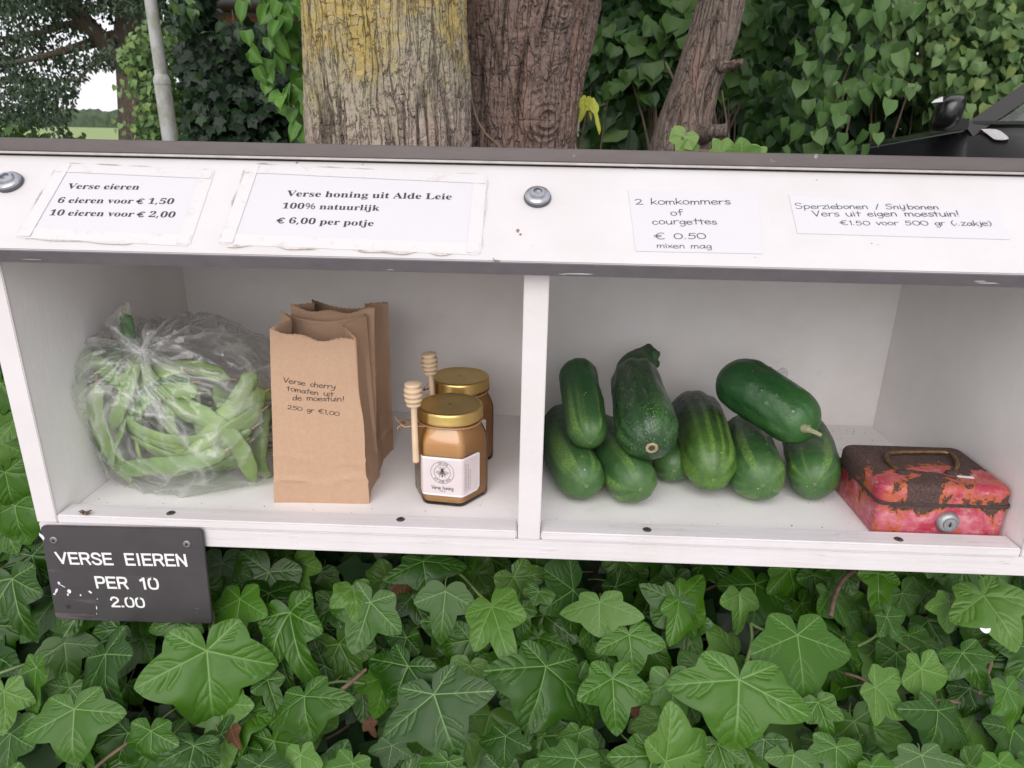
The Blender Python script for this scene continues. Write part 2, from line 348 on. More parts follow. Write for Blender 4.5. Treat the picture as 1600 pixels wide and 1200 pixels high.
# ------------------------------------------------------------------ writing
# single-stroke print handwriting; x-height 10, ascender 17; '~' marks a smoothed stroke
STROKES = {
 'a': (11, ['~8 8 5 10 2 7 1 3 3 0 6 1 8 4 8.5 9', '8.6 10 8.5 3 10 0']),
 'b': (10, ['1 17 1 0', '~1 6 4 10 8 8 8 3 5 0 1 2']),
 'c': (9, ['~8 8 5 10 2 8 1 4 3 0 6 0 8 2']),
 'd': (11, ['~8 8 5 10 2 7 1 3 3 0 6 1 8 4', '8.6 17 8.4 0']),
 'e': (10, ['~1 5 8 6 7 9 4 10 1 7 1 3 3 0 6 0 9 2']),
 'f': (8, ['~8 16 6 17 4 15 4 10 3.6 0', '1 9.5 7.5 10']),
 'g': (10, ['~8 8 5 10 2 8 1 4 3 1 6 2 8 5', '~8.4 10 8.2 2 8 -3 5 -6 1.5 -4.5']),
 'h': (10, ['1 17 1 0', '~1 6 4 10 7 9 7.5 5 7.6 0']),
 'i': (4, ['1.5 10 2 0', '1.6 13 1.9 13.6']),
 'j': (5, ['~3.4 10 3.4 0 2.6 -4.5 -0.5 -5', '3.4 13 3.8 13.6']),
 'k': (9, ['1 17 1 0', '7 10 1.2 4', '2.6 5.2 8 0']),
 'l': (4, ['1.5 17 2 0']),
 'm': (14, ['1.3 10 1.2 0', '~1.3 6 3.6 10 6 9 6.2 5 6.2 0', '~6.3 6 9 10 11.6 9 12 5 12.2 0']),
 'n': (10, ['1.3 10 1.2 0', '~1.3 6 4 10 7 9 7.5 5 7.7 0']),
 'o': (10, ['~5 10 2 8.6 1 5 2.4 1 5.4 0 8.4 2.4 8.6 6.6 6.4 9.6 4.6 10']),
 'p': (10, ['1.2 10 1 -6', '~1 6 4 10 8 8.4 8 3 5 0 1 2']),
 'r': (8, ['1.3 10 1.3 0', '~1.3 6 4 9.6 7.4 9.4']),
 's': (8, ['~7 9 4 10 1.4 8 3 5.6 6.4 4 6.6 1 3.6 -0.2 0.8 1.4']),
 't': (8, ['3.6 15 3.8 0', '0.5 10 7.6 10.4']),
 'u': (10, ['~1.2 10 1.2 4 3 0.4 6 1 7.8 5', '7.9 10 8.2 0']),
 'v': (9, ['0.6 10 4 0 8.2 10.4']),
 'x': (9, ['1 10 7.6 0', '7.6 10 0.8 0']),
 'y': (9, ['0.8 10 1.4 5 3.6 2.6 7 5', '~8 10 7.4 2 6 -4 3 -6 0.8 -4.5']),
 'z': (9, ['1 10 7.6 10 1 0 8 0']),
 '\u0133': (13, ['1.5 10 2 0', '1.6 13 1.9 13.6', '~8.2 10 8.4 2 6.8 -4.6 3.5 -5', '8 13 8.4 13.6', '~2 1 4 0 8 4']),
 'V': (12, ['0.5 17 5 0 11 17.5']),
 'S': (12, ['~10.4 15 6.6 17.4 2 15 2.2 11 7 8.6 10 5.4 8 1 4 -0.3 0.6 2']),
 '0': (13, ['~6 14 2 12 0.8 7 2.4 1.4 6 0 10 1.6 11.6 7 9.6 12.4 5.6 14']),
 '1': (5, ['1 12 3 14 3 0']),
 '2': (12, ['~1 11.5 3 14 7.4 14 9 11 6.6 6 1.2 0.4', '1.2 0.4 10.4 0.2']),
 '5': (12, ['10 14 3 14 2 8', '~2 8 5.6 9.2 9.2 7.6 9.4 3 5.6 -0.2 1.2 1.2']),
 '\u20ac': (15, ['~12 14.5 8 16 3.6 12.5 2.6 7 4.6 1.6 8.6 0 12 2', '0 9.6 8.6 9.6', '0 6.2 8 6.2']),
 '.': (5, ['1.4 0 2 0.6']), ',': (5, ['2 1 1 -2']), '!': (5, ['2.4 17 2 5', '1.8 0 2.2 0.6']),
 '/': (8, ['1 -2 7 17']), '(': (6, ['~5 16 2 11 1.6 5 4.4 -2']), ')': (6, ['~1 16 4 11 4.2 5 1 -2']),
 "'": (4, ['1.6 3 2.2 5.4']), ' ': (9, []),
}
# block capitals of engraved / stuck-on sign letters, cap height 14
CAPS = {
 'V': (14, ['1 14 6.5 0.8 12 14']), 'E': (13, ['11 14 2 14 2 0 11 0', '2 7.3 10 7.3']),
 'R': (14, ['2 0 2 14', '~2 14 8.6 14 11.2 12.6 11.2 8.6 8.6 7 2 7', '8 7 11.6 0']),
 'S': (13, ['~11 11.4 8.6 13.8 4 13.8 2 11.2 3.4 8.4 9 6.2 11.2 3.4 9 0.2 4.4 0 1.6 2.6']),
 'I': (7, ['3.5 14 3.5 0']), 'N': (14, ['2 0 2 14 11.4 0 11.4 14']),
 'P': (13, ['2 0 2 14', '~2 14 8.6 14 11 12.4 11 8.2 8.6 6.4 2 6.4']),
 '1': (9, ['1.6 11 5.4 13.6 5.4 0']),
 '0': (14, ['~7 14 3 12.6 1.8 7 3 1.4 7 0 11 1.4 12.2 7 11 12.6 7 14']),
 '2': (13, ['~1.8 10.4 3.6 13.6 8.2 13.8 11 11 9.6 7.6 5.4 4.4 1.8 0.2', '1.8 0 11.4 0']),
 '.': (6, ['2.4 0.2 3.4 0.2']), ' ': (13, []),
}
def catmull(P, k=5):
    P = [Vector(p) for p in P]; o = []
    for i in range(len(P) - 1):
        a = P[max(i - 1, 0)]; b = P[i]; c = P[i + 1]; d = P[min(i + 2, len(P) - 1)]
        for j in range(k):
            t = j / k
            o.append(0.5 * ((2 * b) + (c - a) * t + (2 * a - 5 * b + 4 * c - d) * t * t + (3 * b - a - 3 * c + d) * t ** 3))
    o.append(P[-1]); return o
def ribbon(P, w):
    P = [Vector(p) for p in P]; V = []; F = []
    for i, p in enumerate(P):
        a = P[i] - P[i - 1] if i else P[1] - P[0]
        b = P[i + 1] - P[i] if i < len(P) - 1 else a
        a = a.normalized(); b = b.normalized(); t = (a + b)
        t = t.normalized() if t.length > 1e-4 else b
        n = Vector((-t.y, t.x)); k = w / 2 / max(0.45, n.dot(Vector((-b.y, b.x))))
        e = -t * w * 0.5 if i == 0 else (t * w * 0.5 if i == len(P) - 1 else t * 0)
        V += [p + n * k + e, p - n * k + e]
    for i in range(len(P) - 1): F.append((2 * i, 2 * i + 1, 2 * i + 3, 2 * i + 2))
    return V, F
def stroke_text(txt, table, width=0.11, seed=0, jitter=0.0):
    """flat 2-D mesh of a line of text; x-height 10 units; returns V, F, total width"""
    rr = random.Random(seed); V = []; F = []; x = 0
    for ch in txt:
        adv, sts = table.get(ch, (8, []))
        dy = rr.uniform(-1, 1) * jitter; sc = 1 + rr.uniform(-0.06, 0.06) * (jitter > 0); sh = rr.uniform(-0.05, 0.05) * (jitter > 0)
        for st in sts:
            sm = st.startswith('~'); q = [float(a) for a in st.strip('~').split()]
            pts = [(q[i] * sc + q[i + 1] * sh, q[i + 1] * sc + dy) for i in range(0, len(q), 2)]
            P = catmull(pts, 4) if sm else [Vector(p) for p in pts]
            if not sm:      # plain corners: one ribbon per leg keeps the joints square
                for i in range(len(P) - 1):
                    v, f = ribbon(P[i:i + 2], width); o = len(V); V += [Vector((a.x + x, a.y, o)) for a in v]; F += [tuple(k + o for k in g) for g in f]
            else:
                v, f = ribbon(P, width); o = len(V); V += [Vector((a.x + x, a.y, o)) for a in v]; F += [tuple(k + o for k in g) for g in f]
        x += adv * sc
    return V, F, x
def serif_text(txt):
    V = []; F = []; x = 0
    for ch in txt:
        if ch == '\u20ac':
            v, f, _ = stroke_text('\u20ac', STROKES, 2.6); s = 25.0
            o = len(V); V += [Vector((a.x * s + x + 10, a.y * s)) for a in v]; F += [tuple(k + o for k in g) for g in f]; x += 370; continue
        if ch == ' ': x += 170; continue
        adv, loops = GLYPHS[ch]
        L = []
        for s in loops:
            q = [int(a) for a in s.split()]; L.append([Vector((q[i] + x, q[i + 1], 0)) for i in range(0, len(q), 2)])
        def inside(p, l):
            c = False
            for i in range(len(l)):
                a, b = l[i - 1], l[i]
                if (a.y > p.y) != (b.y > p.y) and p.x < (b.x - a.x) * (p.y - a.y) / (b.y - a.y) + a.x: c = not c
            return c
        outer = [l for l in L if not any(m is not l and inside(l[0], m) for m in L)]
        for ol in outer:
            G = [ol] + [l for l in L if l is not ol and inside(l[0], ol)]
            o = len(V); F += [tuple(k + o for k in t) for t in tessellate_polygon(G)]
            V += [Vector((p.x, p.y)) for l in G for p in l]
        x += adv
    return V, F, x
def place_text(mb, VF, A, B, up, nrm, lift, stretch=1.0):
    """lay a text mesh with its baseline from A to B on a surface with the given up and normal"""
    V, F, w = VF; A = Vector(A); B = Vector(B); xd = (B - A) / w; L = xd.length
    nrm = Vector(nrm).normalized(); yd = nrm.cross(xd).normalized() * L * stretch
    mb.add([tuple(A + xd * v.x + yd * v.y + nrm * (lift + (v.z * 4e-7 if len(v) > 2 else 0))) for v in V], F)
# ------------------------------------------------------------------ ground, road, field
gt = NT('grass_ground'); v = gt.co('Object')
gt.bump(gt.noise(6, 6, 0.7, v), 0.6, 0.05)
M['ground'] = gt.set(gt.mix(gt.noise(0.6, 6, 0.7, v), (0.10, 0.15, 0.04), (0.17, 0.19, 0.07)), 0.9)
M['earth'] = simple('dark_earth', (0.05, 0.037, 0.028), 0.95, 0, 0.4, 30, 0.8, 0.01)
M['asphalt'] = simple('asphalt', (0.055, 0.055, 0.058), 0.9, 0, 0.25, 60, 0.5, 0.003)
GZ = -0.62
def sheet(name, x0, y0, x1, y1, z, m, n=1):
    me = newmesh(name, [(x0, y0, z), (x1, y0, z), (x1, y1, z), (x0, y1, z)], [(0, 1, 2, 3)], [m], smooth=False)
    return tag(link(name, me), kind='structure')
sheet('ground', -1500, -60, 1500, 2400, GZ, M['ground'])
sheet('earth_border', -3.0, -0.6, 7.0, 2.4, GZ + 0.004, M['earth'])
sheet('driveway', 1.6, 2.4, 14, 4.9, GZ + 0.008, M['asphalt'])
M['paving'] = simple('pale_concrete_paving', (0.52, 0.50, 0.48), 0.9, 0, 0.15, 8, 0.3, 0.003)
sheet('road', -40, -9.5, 40, -0.6, GZ + 0.008, M['paving'])

# ------------------------------------------------------------------ roadside cupboard
TH = 0.66893
P0 = np.array([0.0, -0.03, 0.29436])
SD = np.array([0, math.cos(TH), math.sin(TH)]); SN = np.array([0, -math.sin(TH), math.cos(TH)])
def LP(x, s, h=0.0): return P0 + np.array([x, 0, 0]) + SD * s + SN * h
def LPX(px, py, h=0.0): return onplane(px, py, P0 + SN * h, SN)

M['edge'] = NT('weathered_dark_edge_paint'); t = M['edge']; v = t.co('Object')
chip = t.ramp(t.noise(24, 5, 0.6, t.co('Object', (0.35, 1, 1))), [(0.70, 0.0), (0.715, 1.0)])
M['edge'] = t.set(t.mix(chip, t.mix(t.noise(50, 4, 0.6, v), (0.13, 0.115, 0.135), (0.21, 0.19, 0.21)), (0.6, 0.58, 0.6)), 0.6)
t = NT('dull_aluminium'); v = t.co('Object', (0.3, 1, 1))
c = t.mix(t.noise(60, 6, 0.7, v), (0.10, 0.085, 0.082), (0.17, 0.15, 0.147))
c = t.mix(t.ramp(t.noise(34, 5, 0.75, t.co('Object')), [(0.66, 0.0), (0.72, 1.0)]), c, (0.45, 0.43, 0.42))
t.bump(t.noise(200, 3, 0.5, v), 0.2, 0.0005)
M['alu'] = t.set(c, 0.5, 0.35)
M['alu_lip'] = simple('worn_aluminium_lip', (0.50, 0.47, 0.46), 0.45, 0.4, 0.15, 60)
M['screw'] = simple('zinc_screw', (0.30, 0.30, 0.31), 0.45, 0.8, 0.3, 300, 0.3, 0.0003)
M['screw_dark'] = simple('dark_screw', (0.10, 0.09, 0.085), 0.6, 0.5, 0.3, 300, 0.3, 0.0003)
M['slot'] = simple('dark_recess', (0.02, 0.02, 0.02), 0.8)
M['rubber'] = simple('grey_rubber', (0.09, 0.09, 0.10), 0.55, 0, 0.2, 100)
M['timber'] = simple('grey_weathered_timber', (0.20, 0.17, 0.14), 0.8, 0, 0.3, 30, 0.5, 0.002)

cup = empty('display_cupboard', (0.5, 0.17, -0.0228), 'white painted two-compartment roadside cupboard with sloping price flap standing above the ivy', 'cupboard')
def wood(name, prof, x0, x1, mats, bev=0.0012, parent=cup):
    """board with a profile in Y,Z stretched along X, its edges slightly rounded"""
    import bmesh
    bm = bmesh.new()
    a = [bm.verts.new((x0, y, z)) for y, z in prof]; b = [bm.verts.new((x1, y, z)) for y, z in prof]
    n = len(prof)
    bm.faces.new(a); bm.faces.new(b[::-1])
    for i in range(n): bm.faces.new((a[i], b[i], b[(i + 1) % n], a[(i + 1) % n]))
    bmesh.ops.recalc_face_normals(bm, faces=bm.faces[:])
    if bev: bmesh.ops.bevel(bm, geom=bm.edges[:], offset=bev, segments=2, affect='EDGES')
    me = bpy.data.meshes.new(name); bm.to_mesh(me); bm.free()
    for m in (mats if isinstance(mats, list) else [mats]): me.materials.append(m)
    return link(name, me, parent)
tn = math.tan(TH)
side = [(0, 0.0005), (0.338, 0.0005), (0.338, 0.331), (0.068, 0.345), (0, 0.2935)]
wood('side_panel', side, -0.0213, 0.0, M['inside'])
wood('side_panel', side, 1.0053, 1.0266, M['inside'])
wood('divider', side, 0.49, 0.5124, M['inside'])
# white brush-painted front edges of the uprights, 1 mm proud
for x0, x1 in ((-0.0213, 0.0), (1.0053, 1.0266), (0.49, 0.5124)):
    wood('front_edge', [(-0.0016, 0.0008), (0.002, 0.0008), (0.002, 0.2925), (-0.0016, 0.2925)], x0 - 0.0004, x1 + 0.0004, M['white'], 0.0008)
wood('floor_board', [(-0.001, -0.0228), (0.338, -0.0228), (0.338, 0.0), (-0.001, 0.0)], -0.0213, 1.0266, M['grain'], 0.0012)
wood('floor_panel', [(0.024, 0.0004), (0.3375, 0.0004), (0.3375, 0.0022), (0.024, 0.0022)], 0.0004, 0.4896, M['floor'], 0.0)
wood('floor_panel', [(0.024, 0.0004), (0.3375, 0.0004), (0.3375, 0.0022), (0.024, 0.0022)], 0.5128, 1.0049, M['floor'], 0.0)
wood('back_panel', [(0.3382, -0.0228), (0.35, -0.0228), (0.35, 0.345), (0.3382, 0.345)], -0.0213, 1.0266, M['inside'])
b1 = wood('batten', [(-0.0025, 0.0008), (0.0235, 0.0008), (0.0235, 0.0105), (-0.0025, 0.0105)], 0.0012, 0.4888, M['grain'], 0.0015)
b2 = wood('batten', [(-0.0025, 0.0008), (0.0235, 0.0008), (0.0235, 0.0105), (-0.0025, 0.0105)], 0.5136, 1.0038, M['grain'], 0.0015)
wood('roof_panel', [(0.072, 0.3706), (0.40, 0.342), (0.40, 0.350), (0.0715, 0.3835)], -0.10, 1.12, M['alu'], 0.001)
wood('metal_trim', [(0.0665, 0.3745), (0.0705, 0.3745), (0.0705, 0.3868), (0.0665, 0.3868)], -0.11, 1.13, M['alu'], 0.0008)
wood('metal_lip', [(0.0622, 0.3722), (0.069, 0.3722), (0.069, 0.3744), (0.0622, 0.3744)], -0.11, 1.13, M['alu_lip'], 0.0006)
q = [LP(0, 0.001, -0.016), LP(0, 0.122, -0.016), LP(0, 0.1235, 0), LP(0, 0.0006, 0)]
flap = wood('price_flap', [(p[1], p[2]) for p in q], -0.095, 1.115, M['lid'], 0.0012)
q = [LP(0, -0.0006, -0.0161), LP(0, 0.0009, -0.0161), LP(0, 0.0009, -0.0004), LP(0, -0.0006, -0.0004)]
wood('dark_front_edge', [(p[1], p[2]) for p in q], -0.096, 1.116, M['edge'], 0.0004)
# supporting posts in the ivy
for x in (0.06, 0.9):
    mb = MB(); mb.box((x, 0.16, GZ - 0.1), (x + 0.07, 0.23, -0.0232), bev=0.004); mb.build('post', M['timber'], cup)
# screws
def frame_of(nrm, up=(0, 0, 1)):
    n = Vector(nrm).normalized(); x = Vector(up).cross(n)
    if x.length < 1e-4: x = Vector((1, 0, 0))
    x.normalize(); y = n.cross(x)
    return Matrix(((x.x, y.x, n.x), (x.y, y.y, n.y), (x.z, y.z, n.z))).to_4x4()
def screw(p, nrm, r, parent, name='screw', mats=('screw_dark', 'slot')):
    mb = MB(); T = Matrix.Translation(Vector(p)) @ frame_of(nrm)
    mb.lathe([(r, 0), (r, 0.0004), (r * 0.86, 0.0010), (r * 0.5, 0.0011), (0.0001, 0.0011)], 24, 0, T, False)
    mb.lathe([(r * 0.42, 0.00115), (r * 0.40, 0.0013), (r * 0.0, 0.0013)], 6, 1, T, False)
    return mb.build(name, [M[mats[0]], M[mats[1]]], parent, angle=40)
for px, py in ((267, 802), (626, 812)):
    p = onz(px, py, 0.0103); screw(p, (0, 0, 1), 0.0046, cup)
for px, py in ((1011, 828), (1404, 843)):
    p = onz(px, py, 0.0103); screw(p, (0, 0, 1), 0.0046, cup)
M['bolt'] = simple('steel_bolt', (0.42, 0.43, 0.46), 0.32, 0.9, 0.2, 200, 0.2, 0.0003)
for px, py in ((12, 282), (840, 305)):
    p = LPX(px, py, 0.004); p = p - SN * 0.004
    T = Matrix.Translation(Vector(p)) @ frame_of(SN, (0, 1, 0))
    mb = MB()
    mb.lathe([(0.0125, 0.0002), (0.0128, 0.0015), (0.0122, 0.0034), (0.0105, 0.0042)], 36, 0, T, False)
    mb.lathe([(0.0118, 0.0036), (0.0112, 0.0052), (0.0088, 0.0066), (0.0074, 0.0066), (0.0072, 0.0080), (0.0062, 0.0092), (0.0040, 0.0094), (0.0036, 0.0070), (0.0001, 0.0068)], 36, 1, T, False)
    mb.build('bolt', [M['rubber'], M['bolt']], cup, angle=35)

# clear plastic screw caps on the back wall
M['clearplastic'] = NT('clear_plastic_cap').set((0.8, 0.78, 0.78), 0.15, 0, Alpha=0.45)
mb = MB(); rr = random.Random(21)
for px, py, w, h in ((809, 361, .0022, .0030), (813, 366, .0012, .0018), (776, 407, .0035, .0012), (771, 404, .0010, .0008), (464, 254, .0016, .0012), (567, 257, .0005, .0012), (992, 263, .0006, .0024), (600, 268, .0006, .0006), (832, 384, .0005, .0004), (1276, 281, .0011, .0005), (1362, 380, .0008, .0006), (1372, 382, .0008, .0004), (756, 275, .0005, .0004), (1540, 330, .0004, .0004), (1180, 402, .0006, .0004), (562, 388, .0013, .0006)):
    c = LPX(px, py, 0.0003); n = 9; o_ = len(mb.V)
    mb.add([tuple(c + np.array([1.0, 0, 0]) * math.cos(k * 2 * math.pi / n) * w * rr.uniform(.5, 1.15) + SD * math.sin(k * 2 * math.pi / n) * h * rr.uniform(.5, 1.15)) for k in range(n)], [tuple(range(n))])
o = mb.build('bare_spot', simple('bare_brown_spot', (0.25, 0.17, 0.12), .8, 0, .5, 900), cup); o['kind'] = 'stuff'
mb = MB()
for px, py, w, h in ((905, 427.5, .016, .0011), (880, 428, .005, .0006), (1545, 442, .013, .0010), (1532, 439, .006, .0007), (52, 405, .010, .0005), (610, 421, .004, .0005)):
    q0 = LP(0, -0.0007, 0); nn_ = -SD; c = onplane(px, py, q0, nn_); n = 11
    mb.add([tuple(c + nn_ * .0003 + np.array([1.0, 0, 0]) * math.cos(k * 2 * math.pi / n) * w * rr.uniform(.5, 1.1) - SN * math.sin(k * 2 * math.pi / n) * h * rr.uniform(.6, 1.1)) for k in range(n)], [tuple(range(n))])
o = mb.build('paint_chip', simple('white_chip_paint', (0.7, 0.68, 0.7), .6), cup); o['kind'] = 'stuff'
for x, z in ((0.8413, 0.0825), (0.8617, 0.0811)):
    T = Matrix.Translation((x, 0.3381, z)) @ frame_of((0, -1, 0))
    mb = MB(); mb.lathe([(0.0082, 0), (0.0078, 0.003), (0.0055, 0.0045), (0.0032, 0.0036), (0.003, 0.006), (0.0001, 0.0062)], 28, 0, T, False)
    mb.build('screw_cap', M['clearplastic'], cup, angle=30)

settle(cup)
# crumbs and specks of dirt lying on the shelf
rr = random.Random(4); mb = MB()
for k in range(420):
    if rr.random() < 0.55: x = rr.gauss(0.93, 0.07); y = rr.uniform(0.03, 0.33)
    else: x = rr.uniform(0.01, 1.0); y = rr.choice([rr.uniform(0.025, 0.05), rr.uniform(0.29, 0.335), rr.uniform(0.03, 0.33)])
    if 0.487 < x < 0.516 or x > 1.0: continue
    s = rr.uniform(0.0003, 0.0011) * (1 if rr.random() < 0.9 else 1.7); a = rr.uniform(0, 6.28)
    c, d = math.cos(a) * s, math.sin(a) * s; z = 0.0023 if y > 0.024 else 0.0106
    mb.add([(x - c, y - d, z), (x + d * .4, y - c * .4, z), (x + c, y + d, z), (x - d * .4, y + c * .4, z), (x, y, z + s * .7)], [(0, 1, 4), (1, 2, 4), (2, 3, 4), (3, 0, 4)])
tag(mb.build('dirt_crumbs', simple('soil_crumb', (0.10, 0.07, 0.05), 0.9, 0, 0.4, 500)), 'dark crumbs of soil scattered over the white cupboard floor', 'crumbs', kind='stuff')
# shrivelled scrap on the left batten
p = onz(135, 803, 0.0106)
mb = MB(); rr = random.Random(9)
for k in range(9):
    a = rr.uniform(0, 6.28); L = rr.uniform(0.004, 0.009)
    c = Vector((p[0] + rr.uniform(-.003, .003), p[1] + rr.uniform(-.002, .002), 0.0115 + rr.uniform(0, .0015)))
    mb.tube([c, c + Vector((math.cos(a) * L * .6, math.sin(a) * L * .6, rr.uniform(.0005, .003))), c + Vector((math.cos(a + .6) * L, math.sin(a + .6) * L, rr.uniform(-.0005, .002)))], [0.0012, 0.0010, 0.0004], 6)
tag(mb.build('dried_scrap', simple('dry_brown', (0.17, 0.11, 0.07), 0.9, 0, 0.5, 400), smooth=True), 'shrivelled brown plant scrap lying on the batten above the black sign', 'plant scrap')

# ------------------------------------------------------------------ price papers on the flap
t = NT('laminated_paper'); v = t.co('Object')
t.bump(t.noise(30, 3, 0.5, v), 0.15, 0.001)
M['paper'] = t.set(t.mix(t.noise(30, 4, 0.6, v), (0.565, 0.555, 0.582), (0.585, 0.575, 0.598)), 0.45)
M['ink'] = simple('black_ink', (0.035, 0.035, 0.05), 0.6, 0, 0.3, 300)
M['pen'] = simple('thin_pen_ink', (0.035, 0.035, 0.07), 0.6, 0, 0.3, 400)
M['marker'] = simple('black_marker', (0.03, 0.022, 0.02), 0.6, 0, 0.3, 400)
t = NT('dirty_tape'); v = t.co('Object')
dn = t.ramp(t.noise(55, 6, 0.75, v), [(0.55, 0.0), (0.75, 1.0)])
t.set(t.mix(dn, (0.60, 0.58, 0.585), (0.50, 0.45, 0.41)), 0.5); t.bump(t.noise(120, 4, 0.6, v), 0.4, 0.0008)
M['tape'] = t.m
t = NT('edge_grime'); v = t.co('Object')
dn = t.ramp(t.noise(70, 6, 0.8, v), [(0.46, 0.0), (0.66, 1.0)])
t.set(t.mix(dn, (0.56, 0.53, 0.51), (0.34, 0.27, 0.17)), 0.8); M['grime'] = t.m
def paper(quad, label, name='price_label', tape=0.0, grime=False, lines=(), style='serif', seed=0):
    """quad: corners (x, s) on the flap, anticlockwise from bottom left"""
    cx = sum(q[0] for q in quad) / 4; cs = sum(q[1] for q in quad) / 4
    root = empty(name, tuple(LP(cx, cs, 0.0002)), label, 'price label', 'price labels stuck to the sloping flap')
    n = 12; V = []; F = []; rng = random.Random(seed)
    for j in range(n + 1):
        for i in range(n + 1):
            a = i / n; b = j / n
            x = (quad[0][0] * (1 - a) + quad[1][0] * a) * (1 - b) + (quad[3][0] * (1 - a) + quad[2][0] * a) * b
            s = (quad[0][1] * (1 - a) + quad[1][1] * a) * (1 - b) + (quad[3][1] * (1 - a) + quad[2][1] * a) * b
            V.append(tuple(LP(x, s, 0.0006)))
    top = len(V)
    for j in range(n):
        for i in range(n): F.append((j * (n + 1) + i, j * (n + 1) + i + 1, (j + 1) * (n + 1) + i + 1, (j + 1) * (n + 1) + i))
    rim = [i for i in range(n + 1)] + [j * (n + 1) + n for j in range(1, n + 1)] + [n * (n + 1) + i for i in range(n - 1, -1, -1)] + [j * (n + 1) for j in range(n - 1, 0, -1)]
    for i in rim:
        p = np.array(V[i]) - SN * 0.0005; V.append(tuple(p))
    for k in range(len(rim)): F.append((rim[k], top + k, top + (k + 1) % len(rim), rim[(k + 1) % len(rim)]))
    o = link('sheet', newmesh('sheet', V, F, [M['paper']], smooth=False), root)
    if tape:
        for k in range(4):
            a, b = quad[k], quad[(k + 1) % 4]; d = Vector((b[0] - a[0], b[1] - a[1])).normalized(); nn = Vector((d.y, -d.x))
            mb = MB(); m = 26
            Vt = []
            for i in range(m + 1):
                w = i / m
                px_, ps_ = a[0] + (b[0] - a[0]) * w, a[1] + (b[1] - a[1]) * w
                ext = (w - 0.5) * 2 * tape * 0.8
                e0 = 0.0035 + rng.uniform(-.00015, .00015); e1 = tape + rng.uniform(-.0003, .0003)
                for e in (-e0, e1):
                    Vt.append(tuple(LP(px_ + d.x * ext + nn.x * e, ps_ + d.y * ext + nn.y * e, 0.0009 + 0.00008 * k if e < 0 else 0.0003 + 0.00008 * k)))
            mb.add(Vt, [(2 * i, 2 * i + 1, 2 * i + 3, 2 * i + 2) for i in range(m)])
            mb.build('tape', M['tape'], root)
    if grime:
        mb = MB()
        for k in range(4):
            a, b = quad[k], quad[(k + 1) % 4]; d = Vector((b[0] - a[0], b[1] - a[1])).normalized(); nn = Vector((d.y, -d.x))
            m = 60; Vt = []
            keep = []
            for i in range(m + 1):
                w = i / m; x_, s_ = a[0] + (b[0] - a[0]) * w, a[1] + (b[1] - a[1]) * w
                hh = vn(np.array([[x_ * 60 + seed, s_ * 60, k * 3.3]]))[0]
                wd = max(0.0, (hh - 0.42)) * 0.0045 * (1.6 if k == 0 else 1.0); keep.append(wd)
                off = tape + 0.0004 if tape else 0.0002
                for e in (off, off + wd + 0.0001): Vt.append(tuple(LP(x_ + nn.x * e, s_ + nn.y * e, 0.0012 if tape else 0.0004)))
            mb.add(Vt, [(2 * i, 2 * i + 1, 2 * i + 3, 2 * i + 2) for i in range(m) if keep[i] + keep[i + 1] > 0.0003])
        mb.build('grime', M['grime'], root)
    mb = MB()
    for k, (txt, A, B) in enumerate(lines):
        A = LPX(*A, 0.0006); B = LPX(*B, 0.0006)
        if style == 'serif': VF = serif_text(txt)
        else: VF = stroke_text(txt, STROKES, style, seed * 10 + k, 0.5)
        place_text(mb, VF, A, B, SD, SN, 0.00025, 0.82 if style == 'serif' else 0.66)
    mb.build('lettering', M['ink'] if style == 'serif' else M['pen'], root)
    settle(root)
    return root
paper([(0.0435, 0.023), (0.184, 0.0185), (0.1815, 0.0985), (0.045, 0.103)], 'printed paper reading Verse eieren with two egg prices, taped above the bean bag', tape=0.009, grime=True,
      lines=[('Verse eieren', (104, 295), (217, 296.5)), ('6 eieren voor \u20ac 1,50', (88, 317), (271, 319)), ('10 eieren voor \u20ac 2,00', (75, 336.5), (273, 340))], seed=1)
paper([(0.2275, 0.021), (0.4425, 0.0165), (0.4425, 0.1), (0.228, 0.1075)], 'printed paper reading Verse honing uit Alde Leie, taped above the paper bags and honey jars', tape=0.009, grime=True,
      lines=[('Verse honing uit Alde Leie', (447, 306.7), (706, 312)), ('100% natuurlijk', (439.5, 325.6), (592, 329.4)), ('\u20ac 6,00 per potje', (432, 348.5), (583.5, 353.5))], seed=2)
paper([(0.587, 0.016), (0.697, 0.0165), (0.7045, 0.094), (0.584, 0.0915)], 'handwritten paper about two komkommers of courgettes for 0.50 over the cucumbers', style=1.25,
      lines=[('2 komkommers', (992.7, 319.5), (1142.5, 319.5)), ('of', (1047.5, 336.5), (1068, 336.5)), ('courgettes', (1019, 350.5), (1121, 350.5)), ('\u20ac 0.50', (1023, 374), (1105, 373)), ('mixen mag', (1026, 387.5), (1113, 388.5))], seed=3)
paper([(0.7315, 0.042), (0.9165, 0.0405), (0.917, 0.076), (0.732, 0.0905)], 'handwritten paper about sperziebonen and snijbonen for 1.50, taped above the rusty cash box', style=1.25,
      lines=[('Sperziebonen / Sn\u0133bonen', (1243.3, 326), (1468, 327.5)), ('Vers uit eigen moestuin!', (1271, 338), (1501, 338.5)), ("\u20ac1.50 voor 500 gr ('.zakje)", (1313.6, 351.5), (1551, 353))], seed=4)

